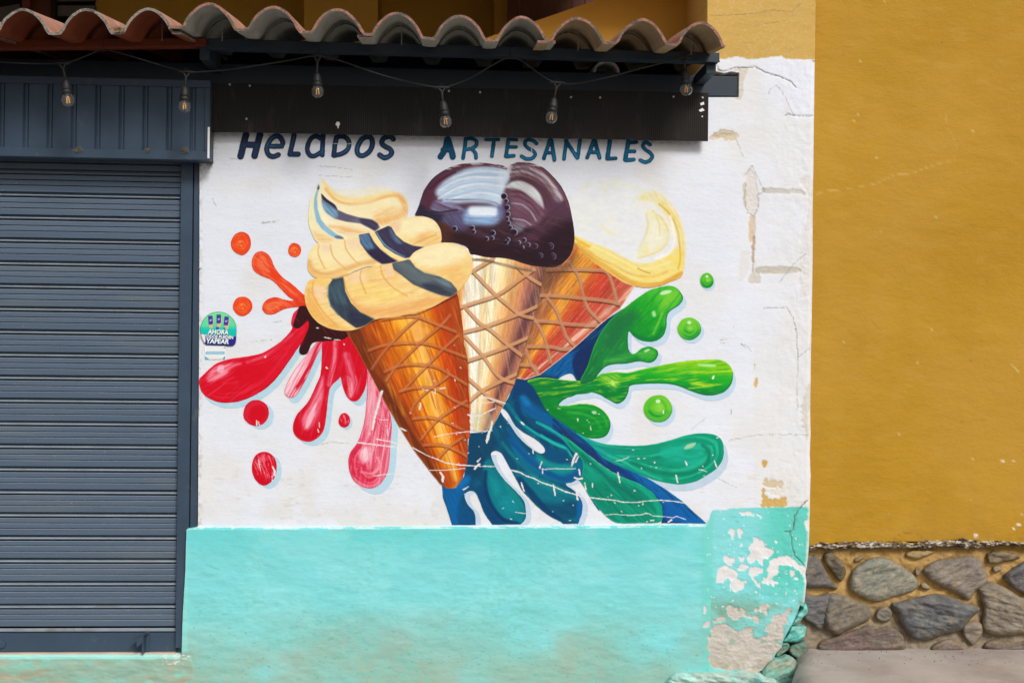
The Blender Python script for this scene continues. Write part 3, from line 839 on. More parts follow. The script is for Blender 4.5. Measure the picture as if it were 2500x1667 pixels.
# ------------------------------------------------------------------ the mural: paint parts of the wall
def paint(name, shape, level, colour, parent=None, label=None, step=1.45, jitter=0.5, chips=True):
    def cf(cv):
        colour(cv)
        if chips: apply_chips(cv)
    return grid_shape(name, shape, step, cf, lambda u, v, s: wall_relief(u, v) - 0.0009 - 0.0003 * level, M['mural'],
                      parent or shop_wall, jitter=jitter, label=label)
def lines(cv, k, arr, h, w, **kw):
    for l in arr: cv.stroke(cr(k, l), h, w, **kw)
lst = lambda k, L: [cr(k, p) for p in L]

# ---- lettering
HEL = {
 'H': ('A', [([(788,165),(712,460)], 47), ([(978,165),(905,450)], 47), ([(800,300),(930,305)], 44)]),
 'e': ('A', [([(1115,322),(1270,322)], 34), ([(1275,320),(1290,270),(1255,205),(1205,180),(1140,215),(1090,290),(1072,370),(1100,440),(1160,462),(1228,440)], 36)]),
 'L': ('N', [([(142,240),(62,600)], 50), ([(62,603),(220,603)], 52)]),
 'a': ('N', [([(640,300),(580,262),(500,275),(430,360),(395,480),(410,570),(455,625),(530,635),(620,590),(690,540)], 46), ([(700,240),(690,375),(680,615)], 48)]),
 'D': ('N', [([(950,290),(925,420),(900,625)], 48), ([(950,285),(1030,258),(1120,280),(1180,340),(1195,420),(1160,520),(1060,590),(910,628)], 47)]),
 'O': ('N', [([(1520,270),(1600,275),(1640,360),(1625,480),(1560,570),(1460,628),(1370,605),(1348,520),(1375,420),(1440,320),(1520,270)], 49)]),
 'S': ('N', [([(2040,318),(1990,268),(1905,272),(1830,330),(1828,410),(1890,460),(1970,500),(2010,565),(1970,635),(1870,668),(1778,615)], 49)])}
def letter_paint(k, strokes, r, dark, mid, light, am):
    def f(cv):
        cv.C[:] = hexc(dark)
        for i, (p, rr) in enumerate(strokes):
            rr = rr / CROPS[k][2]
            cv.stroke(cr(k, p), mid, rr * 0.86, soft=.5, a=am, streak=.55, seed=7 + i)
            cv.stroke(cr(k, p), light, rr * 0.4, soft=.7, a=am * .8, streak=.75, seed=17 + i)
            cv.stroke(cr(k, p), dark, rr * 0.75, soft=.5, a=.6, streak=.9, seed=27 + i)
    return f
for ch in 'HeLaDOS':
    k, st = HEL[ch]
    s = CROPS[k][2]
    amt = {'H': .15, 'e': .9, 'L': .8, 'a': .5, 'D': .7, 'O': .75, 'S': .75}[ch]
    paint('painted_letter', Strokes([(cr(k, p), r / s) for p, r in st]), 4,
          letter_paint(k, st, 0, '#24324e', '#2c4a70', '#3f86b0', amt), step=1.2, jitter=.7, label='dark navy painted letter %s of the first word' % ch)
ART = [('A', [([(338,150),(318,240),(278,305)], 27), ([(345,150),(372,240),(388,305)], 28), ([(300,245),(370,245)], 24)], .15),
 ('R', [([(505,150),(480,318)], 17), ([(505,145),(560,142),(600,168),(596,205),(560,230),(505,240)], 17), ([(555,232),(590,272),(596,315)], 17)], .8),
 ('T', [([(684,152),(798,152)], 15), ([(758,158),(738,300)], 18)], .8),
 ('E', [([(886,152),(865,300)], 18), ([(890,150),(962,154)], 15), ([(880,218),(955,218)], 16), ([(866,303),(935,297)], 18)], .7),
 ('S', [([(1138,188),(1105,160),(1055,155),(1035,190),(1062,228),(1108,252),(1128,285),(1100,318),(1050,324),(1005,302)], 17)], .85),
 ('A', [([(1258,160),(1205,320)], 18), ([(1272,160),(1300,333)], 19), ([(1225,270),(1285,270)], 16)], .75),
 ('N', [([(1385,325),(1408,162)], 17), ([(1402,162),(1505,315)], 18), ([(1508,315),(1530,152)], 17)], .85),
 ('A', [([(1652,165),(1595,312)], 18), ([(1664,165),(1705,315)], 18), ([(1615,265),(1690,265)], 17)], .85),
 ('L', [([(1798,165),(1775,320)], 20), ([(1778,325),(1850,318)], 17)], .8),
 ('E', [([(1962,170),(1935,330)], 20), ([(1965,178),(2035,174)], 17), ([(1955,257),(2018,257)], 17), ([(1942,337),(2012,330)], 18)], .8),
 ('S', [([(2158,198),(2118,176),(2094,205),(2115,240),(2158,270),(2178,305),(2150,343),(2108,352),(2070,335)], 17)], .85)]
for i, (ch, st, am) in enumerate(ART):
    paint('painted_letter', Strokes([(cr('B', p), r / 3.675) for p, r in st]), 4,
          letter_paint('B', st, 0, '#164a6c', '#1a7aa4', '#2aa0c8', am), step=1.2, jitter=.7,
          label='blue painted letter %s of the second word' % ch)

# ---- outlines
orange_splash = Poly(cr('F', [(725,320),(665,345),(630,420),(645,510),(710,568),(850,630),(930,710),(1020,800),(1080,843),(980,835),(890,808),(800,830),(752,880),(745,940),(790,985),(870,985),(960,940),(1050,917),(1150,912),(1230,920),(1225,830),(1160,760),(1060,670),(950,590),(875,490),(838,400),(790,340)]))
red_arm = Poly(cr('G', [(870,20),(830,30),(775,75),(755,150),(762,195),(690,280),(600,345),(520,385),(400,410),(270,430),(170,470),(85,545),(50,590),(62,660),(105,715),(180,752),(260,762),(380,745),(520,680),(620,600),(700,500),(770,400),(825,320),(900,240),(920,120)]))
red_sliver = Poly(cr('G', [(960,290),(870,400),(790,500),(730,600),(705,680),(735,722),(790,710),(850,620),(900,520),(945,420),(1010,280)]))
red_mid = Poly(cr('G', [(1000,260),(990,400),(980,540),(940,640),(880,760),(800,850),(768,940),(785,1010),(850,1055),(930,1050),(1000,980),(1025,860),(1040,720),(1060,640),(1120,580),(1135,572),(1150,640),(1180,710),(1220,748),(1270,740),(1320,660),(1338,560),(1335,480),(1300,380),(1230,230),(1100,220)]))
red_pink = Poly(cr('G', [(1345,515),(1335,700),(1320,880),(1270,1050),(1205,1150),(1195,1250),(1230,1350),(1300,1405),(1380,1415),(1450,1370),(1500,1270),(1515,1100),(1525,900),(1480,760),(1420,640)]))
choc_drip = Poly(cr('G', [(830,20),(795,90),(772,160),(780,188),(820,190),(880,140),(890,180),(862,250),(822,330),(820,380),(850,395),(885,375),(920,305),(1000,292),(1100,285),(1170,270),(1200,220),(1120,150),(960,60)]))
drops_red = [Ell(cr('G', [(487,838)])[0], 97 / 3.1365, 101 / 3.1365, .05, 1), Ell(cr('G', [(1163,897)])[0], 45 / 3.1365, 56 / 3.1365, .05, 2), Ell(cr('G', [(550,1262)])[0], 97 / 3.1365, 126 / 3.1365, .06, 3)]
drops_or = [Ell(cr('F', [(517,235)])[0], 110 / 4.3556, 121 / 4.3556, .06, 4), Ell(cr('F', [(1085,307)])[0], 69 / 4.3556, 74 / 4.3556, .05, 5), Ell(cr('F', [(531,905)])[0], 104 / 4.3556, 104 / 4.3556, .05, 6)]
drops_gr = [Ell(cr('J', [(1268,160)])[0], 60 / 3.564, 66 / 3.564, .04, 7), Ell(cr('J', [(1115,578)])[0], 102 / 3.564, 98 / 3.564, .04, 8), Ell(cr('J', [(842,1272)])[0], 124 / 3.564, 117 / 3.564, .05, 9)]
green_up = Poly(cr('J', [(870,215),(940,205),(1000,222),(1045,270),(1060,320),(1030,370),(950,425),(920,480),(915,570),(880,650),(800,690),(700,682),(630,642),(588,602),(582,720),(600,780),(640,795),(700,750),(770,735),(830,760),(845,800),(820,850),(770,875),(680,862),(560,882),(440,890),(370,920),(320,980),(280,1030),(180,1060),(170,1020),(230,900),(290,720),(360,590),(440,490),(560,390),(680,300),(770,245)]))
green_low = Poly(cr('J', [(100,1035),(230,1040),(330,980),(400,960),(480,955),(580,960),(700,932),(900,890),(1100,857),(1280,846),(1390,850),(1460,890),(1495,960),(1485,1050),(1430,1120),(1340,1155),(1240,1155),(1130,1120),(1000,1070),(860,1055),(700,1060),(600,1075),(585,1130),(552,1195),(490,1230),(420,1200),(330,1150),(250,1130),(150,1145),(60,1170)]))
green_body = Poly(cr('I', [(590,1035),(690,1010),(830,1022),(1000,1040),(1060,1060),(1080,1120),(960,1140),(880,1170),(830,1218),(900,1222),(1000,1208),(1100,1220),(1180,1270),(1225,1350),(1210,1430),(1160,1468),(1060,1470),(950,1420),(850,1350),(760,1290),(700,1200),(640,1090)]))
green_all = Union([green_low, green_body])
navy_back = Poly(cr('I', [(1370,450),(1340,470),(1200,560),(1080,650),(950,760),(800,880),(690,970),(500,1010),(480,1060),(600,1060),(760,1040),(815,1025),(870,990),(930,980),(970,1035),(1010,1040),(1120,850),(1240,640),(1420,470)]), True, 4)
teal_lobe = Poly(cr('L', [(-100,200),(0,255),(100,330),(300,450),(450,500),(620,520),(850,527),(1050,510),(1250,460),(1450,402),(1620,378),(1780,395),(1865,450),(1897,560),(1888,680),(1820,790),(1700,880),(1560,955),(1380,990),(1200,970),(1040,930),(800,840),(500,720),(200,560),(0,380)]))
navy_stripe = Poly(np.array(list(map(tuple, cr('L', [(-150,180),(0,290),(150,390),(300,510),(450,670),(600,750),(800,830),(1000,925),(1200,1045),(1400,1190),(1550,1330),(1692,1457)]))) + list(map(tuple, cr('L', [(1150,1452),(1165,1380),(1155,1250),(1050,1090),(900,985),(700,905),(560,835),(400,730),(250,610),(100,490),(-150,330)])))), False)
leaf = Poly(cr('L', [(-40,380),(120,510),(250,615),(400,735),(560,838),(700,908),(900,988),(1050,1095),(1150,1230),(1172,1350),(1130,1440),(900,1452),(640,1452),(520,1395),(430,1310),(300,1140),(190,950),(205,850),(200,700),(60,560)]), True, 4)
hole1 = Poly(cr('K', [(640,370),(690,415),(750,520),(830,590),(950,660),(1020,725),(1035,770),(1000,790),(930,760),(830,680),(760,600),(700,510),(625,410)]))
hole2 = Poly(cr('K', [(530,800),(570,765),(625,785),(660,840),(710,930),(760,1020),(820,1130),(900,1220),(980,1300),(1080,1375),(1200,1442),(1180,1500),(800,1500),(852,1400),(855,1310),(835,1230),(760,1140),(650,1030),(570,910)]))
hole3 = Poly(cr('K', [(285,1180),(330,1140),(385,1155),(425,1240),(470,1350),(540,1455),(530,1500),(400,1500),(380,1350),(310,1260)]))
hole4 = Poly(cr('K', [(1228,1078),(1290,1060),(1340,1035),(1390,1090),(1480,1240),(1560,1350),(1620,1400),(1620,1500),(1350,1500),(1355,1420),(1378,1350),(1383,1250),(1320,1150)]))
blue_mass = Minus(Poly(cr('K', [(75,1100),(82,1200),(120,1310),(170,1461),(700,1452),(1190,1446),(1500,1440),(1606,1300),(1500,900),(1420,760),(1300,560),(1100,400),(1020,330),(960,200),(900,110),(760,90),(700,250),(640,360),(560,520),(480,590),(330,600),(310,800),(280,1000),(200,1110)]), True, 4) if False else
    Poly(cr('K', [(72,1090),(82,1200),(120,1310),(168,1461),(700,1452),(1190,1446),(1450,1445),(1560,1380),(1450,1000),(1450,760),(1300,560),(1100,400),(1020,330),(960,200),(900,110),(760,90),(700,250),(640,360),(560,520),(480,590),(330,600),(310,800),(280,1000),(200,1110)]), False), [hole1, hole2, hole3, hole4])
cut_bottom = lambda sh: Minus(sh, [Poly([(900,1281.5),(1500,1280.5),(1760,1277),(1760,1340),(900,1340)], False)])
blue_mass = cut_bottom(blue_mass); leaf = cut_bottom(leaf); navy_stripe = cut_bottom(navy_stripe)

# ---- painted drop shadows (they are paint: pale blue)
def flat(h, h2=None):
    def f(cv):
        cv.C[:] = hexc(h)
        cv.streak(h2 or '#c9dbe8', 0.6, 20, 3, .35, .5)
    return f
for i, (sh, dx, dy, g, h) in enumerate([
    (Union([red_arm]), 9, 13, 0, '#afd3e3'), (red_sliver, 10, 12, 0, '#afd3e3'), (red_mid, 12, 10, 0, '#afd3e3'), (red_pink, 15, 14, 0, '#b3d5e5'),
    (drops_red[0], 12, 8, 0, '#b3d5e5'), (drops_red[1], 6, 5, 0, '#b3d5e5'), (drops_red[2], 12, 8, 0, '#b3d5e5'),
    (green_up, 9, 12, 0, '#bcd6ea'), (green_all, 7, 13, 0, '#bcd6ea'), (drops_gr[0], 4, 6, 0, '#bcd6ea'), (drops_gr[1], 7, 8, 0, '#bcd6ea'), (drops_gr[2], 8, 10, 0, '#bcd6ea'),
    (teal_lobe, 10, 16, 0, '#b9cfe2')]):
    paint('painted_drop_shadow', sh if False else Shift(sh, dx, dy, g), 1, flat(h), label='pale blue painted shadow', step=1.9, chips=(i != 4))
paint('painted_drop_shadow', cut_bottom(Minus(Shift(blue_mass, 13, 5), [Poly([(900,900),(1240,960),(1240,1110),(900,1110)], False)])), 0.6, flat('#bccfe2'), label='pale blue painted shadow', step=1.9)

# ---- red and orange splashes
def c_orange(cv):
    cv.C[:] = hexc('#e4401f')
    cv.contour('#f0764a', 4.5, .55, 3, .48); cv.streak('#f4925e', .7, 26, 2.5, .4, .5); cv.edge('#d6301a', 2.2, .7)
    cv.poly(cr('F', [(690,400),(760,370),(800,450),(830,540),(780,540),(700,480)]), '#ef8a5c', 4, .55, .6, .9)
    cv.poly(cr('F', [(780,880),(880,850),(960,870),(870,930),(790,940)]), '#ef8450', 4, .5, .6, 0)
    cv.poly(cr('F', [(1090,840),(1160,760),(1230,900),(1100,900)]), '#cf2f1a', 4, .5, .4, .7)
paint('orange_splash', orange_splash, 5, c_orange, label='bright orange splash with two arms')
def c_drop_o(cv):
    c = cv.P.mean(0)
    cv.C[:] = hexc('#e6461e'); r = np.hypot(cv.P[:, 0] - c[0], cv.P[:, 1] - c[1]); an = np.arctan2(cv.P[:, 1] - c[1], cv.P[:, 0] - c[0])
    cv.mix('#f59a54', .75 * sstep(.48, .66, fbm(r / 3.5, an * .8 + 8, 3)) * (1 - sstep(4, 20, r)))
    cv.mix('#ef6a30', .6 * sstep(.5, .62, fbm(r / 3, an * 1.2 + 5, 5))); cv.edge('#d23a1c', 2.5, .7)
for d in drops_or: paint('orange_drop', d, 5, c_drop_o, label='round orange paint drop')
def c_red_arm(cv):
    cv.C[:] = hexc('#d00a22')
    cv.streak('#e8405a', -.65, 60, 2.2, .55, .56, bend=20); cv.contour('#e4304a', 5, .45, 5, .55)
    cv.poly(cr('G', [(110,560),(170,490),(270,462),(375,462),(300,500),(250,560),(180,590),(120,600)]), '#f2a8b8', 6, .8, .45, -.5)
    cv.poly(cr('G', [(200,480),(240,480),(230,530),(190,520)]), '#f8dfe6', 2, .6, .3)
    cv.poly(cr('G', [(330,500),(450,480),(600,470),(560,560),(420,620),(340,590)]), '#cf0620', 8, .8)
    cv.stroke(cr('G', [(420,450),(560,400),(680,310),(760,240)]), '#e2506a', 7, .8, .8, .6)
    cv.stroke(cr('G', [(560,600),(660,500),(760,380),(830,280)]), '#d81230', 12, .8, .6)
    cv.poly(cr('G', [(770,80),(830,40),(820,90),(790,150),(765,160)]), '#e03050', 4, .8, .5)
    cv.edge('#e0405c', 3, .6, (0, -1), .4); cv.edge('#b8061c', 4, .5, (0, 1))
paint('red_splash', red_arm, 5, c_red_arm, label='long red splash arm reaching the left edge')
def c_sliver(cv):
    cv.grad(cr('G', [(760,520)])[0], cr('G', [(900,590)])[0], [(0, '#eab0be'), (.45, '#e88a9e'), (.6, '#d41a3a'), (1, '#c80c28')], .1)
    cv.streak('#f6dde4', -1.05, 50, 2.4, .8, .45); cv.stroke(cr('G', [(960,330),(880,500),(800,640)]), '#cf1030', 4, .6, .8, .3)
    cv.edge('#dd5070', 2.5, .6)
paint('red_splash', red_sliver, 5, c_sliver, label='slim pink splash arm')
def c_mid(cv):
    cv.C[:] = hexc('#cd0a24')
    cv.streak('#e04460', -1.35, 50, 2.2, .5, .55)
    cv.stroke(cr('G', [(1095,300),(1090,400),(1070,500),(1045,620)]), '#ee8ba0', 9, .6, .8, .55)
    cv.stroke(cr('G', [(1180,400),(1210,520),(1240,620),(1210,700)]), '#e87890', 13, .6, .75, .5)
    cv.poly(cr('G', [(1180,560),(1230,600),(1225,700),(1200,710)]), '#f6c0cc', 4, .7, .5, 1.4)
    cv.poly(cr('G', [(960,640),(1000,560),(1000,700),(960,850),(900,960),(850,960),(840,880),(890,790)]), '#ec90a6', 6, .85, .4, -1.1)
    cv.poly(cr('G', [(900,830),(950,760),(930,860),(885,955),(868,930)]), '#f6d5dd', 4, .7, .3, -1.2)
    cv.stroke(cr('G', [(800,900),(795,980),(850,1030),(930,1020),(990,930)]), '#c40a20', 8, .6, .8, .2)
    cv.edge('#e0506c', 2.5, .55, None, .4)
paint('red_splash', red_mid, 5, c_mid, label='red splash with two drooping lobes')
def c_pink(cv):
    cv.C[:] = hexc('#da4a68')
    cv.streak('#f0b6c4', 1.75, 60, 2.2, .75, .45); cv.streak('#d01c3c', 1.7, 50, 2.6, .6, .55)
    cv.poly(cr('G', [(1350,560),(1400,640),(1400,820),(1370,980),(1330,1050),(1340,800)]), '#f3c6d0', 6, .7, .4, 1.6)
    cv.poly(cr('G', [(1200,1130),(1300,1090),(1290,1170),(1330,1240),(1420,1330),(1350,1400),(1240,1350),(1195,1250)]), '#cc1434', 10, .75, .35, .4)
    cv.poly(cr('G', [(1270,1150),(1340,1090),(1370,1130),(1350,1200),(1300,1220)]), '#f6dfe3', 6, .85, .35, 1.5)
    cv.stroke(cr('G', [(1420,1180),(1440,1240),(1380,1300),(1290,1290)]), '#f0a4b4', 5, .6, .7, .5)
    cv.contour('#ee9cae', 6, .5, 9, .5); cv.edge('#d93458', 3, .5, None, .5)
paint('red_splash', red_pink, 5, c_pink, label='streaky pink splash beside the front cone')
def c_drop_r(cv):
    c = cv.P.mean(0); cv.C[:] = hexc('#cc0820'); cv.contour('#e0405a', 5, .4, 4, .5)
    r = cv.P[:, 1].max() - c[1]
    if r > 36 or r < 22:
        cv.streak('#ef8498', 1.3, 14, 2.5, .75, .46)
        cv.mix('#c6081e', .9 * sstep(.55, .9, np.hypot(cv.P[:, 0] - c[0] - 3, cv.P[:, 1] - c[1] + 4) / r))
    cv.edge('#d93050', 1.8, .5)
for d in drops_red: paint('red_drop', d, 5, c_drop_r, label='round red paint drop')
def c_drip(cv):
    cv.C[:] = hexc('#331417'); cv.streak('#5c1620', .9, 30, 4, .6, .5); cv.edge('#1f1c30', 4, .6, (.5, -1))
    cv.poly(cr('G', [(850,170),(885,130),(870,230),(830,330),(822,300),(860,230)]), '#b80c20', 3, .9, .3, 1.8)
paint('chocolate_drip', choc_drip, 6, c_drip, label='dark brown syrup drip under the soft serve')

# ---- green splashes
def c_green_up(cv):
    cv.grad(cr('J', [(200,950)])[0], cr('J', [(900,300)])[0], [(0, '#14703c'), (.35, '#1b7f3e'), (.6, '#12902c'), (.8, '#1ea428'), (1, '#4cc030')], .12)
    cv.streak('#0c8a38', -.9, 50, 6, .5, .5, bend=30); cv.streak('#4fb83a', -.9, 30, 3.5, .4, .58, bend=30)
    cv.poly(cr('J', [(900,280),(1000,240),(1040,300),(960,370),(890,450),(850,440)]), '#7ecb34', 8, .7, .5, -.8)
    cv.poly(cr('J', [(440,500),(600,420),(680,480),(580,580),(480,720),(420,760),(380,700)]), '#1b6c40', 16, .8)
    cv.poly(cr('J', [(380,850),(560,800),(680,800),(560,850),(420,880)]), '#4db54a', 8, .7, .4, 0)
    cv.poly(cr('J', [(660,790),(740,750),(820,780),(800,840),(700,840)]), '#52b93f', 6, .8, .3)
    cv.stroke(cr('J', [(600,610),(700,660),(820,660),(880,580)]), '#067a3c', 7, .7, .8, .2)
    cv.stroke(cr('J', [(800,620),(840,540),(880,450)]), '#8ed63a', 5, .8, .6, .5)
    cv.edge('#3cb43a', 3, .6, (-.5, -1)); cv.edge('#057040', 4, .8, (1, .6))
    cv.poly(cr('J', [(860,275),(890,250),(955,245),(950,265),(880,285)]), '#c9efc4', 1.5, .9)
    cv.poly(cr('J', [(790,435),(815,425),(825,465),(800,475)]), '#a6e2a0', 2.5, .9); cv.poly(cr('J', [(720,775),(750,755),(775,760),(740,782)]), '#bfe8b0', 1.5, .9)
paint('green_splash', green_up, 5, c_green_up, label='upper green splash with a hooked arm')
def c_green_low(cv):
    cv.grad(cr('J', [(900,880)])[0], cr('J', [(880,1120)])[0], [(0, '#7cc81c'), (.3, '#35b426'), (.6, '#12a02c'), (1, '#078038')], .1)
    left = 1 - sstep(1330, 1480, cv.P[:, 0])
    cv.mix('#0d7a35', left * .85)
    cv.streak('#b8dc2a', -.12, 50, 4, .7, .52); cv.streak('#129a34', -.1, 40, 4, .5, .55)
    cv.mix('#0d7f36', left * .5 * sstep(.4, .6, fbm(cv.P[:, 0] / 30, cv.P[:, 1] / 12, 5)))
    lp = sstep(1120, 1135, cv.P[:, 1] * 0 + cv.P[:, 1] - 0) * 0
    body = green_body.sd(cv.P) < 0
    bm = body & (cv.P[:, 1] > 975)
    cv.mix('#0c8c34', bm * .8)
    lines(cv, 'I', [[(850,1230),(950,1235),(1080,1250),(1170,1300),(1200,1370)]], '#2fae3a', 6, soft=.7, a=.7, streak=.4)
    lines(cv, 'I', [[(900,1270),(1020,1290),(1110,1330),(1150,1400)]], '#45b840', 5, soft=.7, a=.5, streak=.5)
    lines(cv, 'I', [[(720,1180),(800,1270),(920,1350),(1050,1430)]], '#0a7a30', 12, soft=.7, a=.7, streak=.3)
    cv.edge('#b4e02c', 2.4, .8 , (0, -1), .3); cv.edge('#067038', 5, .7, (.3, 1))
    cv.poly(cr('J', [(340,1000),(420,975),(520,985),(500,1060),(470,1110),(420,1080),(350,1040)]), '#c6e33a', 8, .7, .5, .5)
    cv.stroke(cr('J', [(300,1130),(400,1170),(480,1160),(560,1110)]), '#067a30', 8, .7, .7, .3)
    cv.poly(cr('J', [(1120,1040),(1240,1050),(1320,1070),(1270,1090),(1160,1070)]), '#d9e832', 6, .8, .5, .2)
    cv.poly(cr('J', [(1190,885),(1330,890),(1335,910),(1210,905)]), '#a8ea96', 1.5, .9); cv.poly(cr('J', [(1310,1010),(1325,985),(1335,990),(1325,1018)]), '#f2f8ee', 1, .9)
    cv.poly(cr('J', [(430,1040),(450,1025),(468,1055),(450,1078)]), '#a9e884', 1.5, .9); cv.poly(cr('I', [(1080,1268),(1110,1265),(1118,1282),(1095,1288)]), '#b8e0b0', 1.5, .9)
paint('green_splash', green_all, 4, c_green_low, label='long lime green splash pointing right')
def c_drop_g(cv):
    c = cv.P.mean(0); q = cv.P - c; R = q[:, 1].max()
    t = q[:, 1] / R
    cv.ramp(t + .25 * (fbm(cv.P[:, 0] / 6, cv.P[:, 1] / 6, 3) - .5), [(-1, '#5cc030'), (0, '#4cb828'), (.25, '#22a030'), (1, '#0c9034')])
    cv.contour('#8ad43a', 5, .5, 2, .5)
    cv.mix('#9adb4c', .7 * (1 - sstep(2, R * .5, np.hypot(q[:, 0] - R * .1, q[:, 1] + R * .05))))
    cv.edge('#9ad820', 1.6, .7, (-1, 0)); cv.edge('#078040', 3, .5, (.5, 1))
    cv.mix('#d4efc8', .9 * (1 - sstep(R * .12, R * .12 + 1.5, np.hypot(q[:, 0] * .8, q[:, 1] + R * .55))))
for d in drops_gr: paint('green_drop', d, 5, c_drop_g, label='round green paint drop')

# ---- blue and teal
def c_navy_back(cv):
    cv.grad(cr('I', [(700,950)])[0], cr('I', [(1150,650)])[0], [(0, '#0c5c9a'), (.45, '#0d5a98'), (.55, '#123468'), (1, '#123260')], .05)
    cv.streak('#1778b4', -.7, 30, 3, .5, .55); cv.streak('#0a2c54', -.9, 30, 5, .5, .55)
    cv.poly(cr('I', [(940,860),(1000,800),(1090,760),(1060,900),(1000,1030),(970,1030),(935,930)]), '#162c5c', 3, .95)
    cv.poly(cr('I', [(690,985),(800,1000),(800,1030),(500,1050),(510,1020)]), '#0c3a54', 8, .8)
paint('blue_splash', navy_back, 3, c_navy_back, label='dark blue splash behind the right cone')
def c_teal(cv):
    cv.C[:] = hexc('#0c9678')
    cv.grad(cr('L', [(0,300)])[0], cr('L', [(1000,600)])[0], [(0, '#0a7f92'), (.5, '#0c907c'), (1, '#0b9472')], .1)
    cv.contour('#2abf98', 6, .65, 8, .48); cv.contour('#087c60', 7, .5, 12, .55)
    cv.poly(cr('L', [(1150,570),(1400,500),(1560,500),(1660,600),(1660,700),(1560,770),(1400,740),(1180,690)]), '#18b093', 7, .85, .45, 0)
    cv.stroke(cr('L', [(1080,500),(1300,450),(1500,420),(1700,440),(1800,520),(1820,640),(1740,760),(1600,850)]), '#23c196', 5, .7, .7, .4)
    cv.stroke(cr('L', [(1650,520),(1720,600),(1700,720),(1600,800),(1400,860),(1150,850),(800,740)]), '#07785a', 8, .7, .8, .3)
    cv.stroke(cr('L', [(520,640),(700,720),(900,830),(1150,930)]), '#2cc0a4', 6, .8, .7, .4)
    cv.stroke(cr('L', [(300,520),(420,580),(560,680)]), '#20b0a0', 8, .8, .6, .5)
    cv.edge('#12b48c', 2.5, .6); cv.edge('#078a5c', 4, .6, (0, 1))
    cv.poly(cr('L', [(1420,562),(1460,515),(1550,490),(1560,510),(1520,548),(1450,568)]), '#a3cfa4', 1.5, .95)
paint('teal_splash', teal_lobe, 2, c_teal, label='broad teal splash with a rounded lobe at right')
def c_stripe(cv):
    cv.grad(cr('L', [(600,900)])[0], cr('L', [(800,720)])[0], [(0, '#14386c'), (.5, '#123c78'), (.7, '#0b5496'), (1, '#0c62a4')], .05)
    cv.streak('#0c6ab0', .75, 40, 5, .5, .5); cv.streak('#252f68', .75, 40, 6, .6, .55)
    cv.stroke(cr('L', [(-50,260),(150,395),(300,520)]), '#0d4f78', 9, .6, .8)
    cv.poly(cr('L', [(1180,1300),(1300,1230),(1480,1330),(1560,1420),(1400,1440),(1200,1400)]), '#0b5fae', 8, .7, .3, .6)
    cv.edge('#1688c0', 2.6, .7, (1, -1), .3)
paint('blue_splash', navy_stripe, 4, c_stripe, label='dark blue stripe running to the lower right')
def c_leaf(cv):
    cv.C[:] = hexc('#0a8468')
    cv.streak('#14a486', .75, 50, 5, .6, .5); cv.streak('#066c5a', .8, 40, 5, .55, .55)
    cv.stroke(cr('L', [(0,420),(200,580),(420,770),(620,890),(850,1000),(1020,1130),(1110,1260),(1120,1390)]), '#12a686', 8, .6, .85, .3)
    cv.stroke(cr('L', [(220,640),(400,820),(560,960),(720,1060),(900,1180)]), '#07685a', 12, .8, .6, .3)
    cv.poly(cr('L', [(220,760),(300,780),(420,900),(380,960),(250,920)]), '#14a890', 10, .7, .3, .8)
    cv.poly(cr('L', [(600,1220),(800,1240),(980,1320),(900,1340),(680,1300)]), '#109a78', 7, .6, .3, .3)
    cv.edge('#1cb87c', 4.5, .8, (1, -.2), .1); cv.edge('#10a88e', 4, .7, (-1, .6))
paint('green_splash', leaf, 4, c_leaf, label='deep green leaf shaped splash at the bottom')
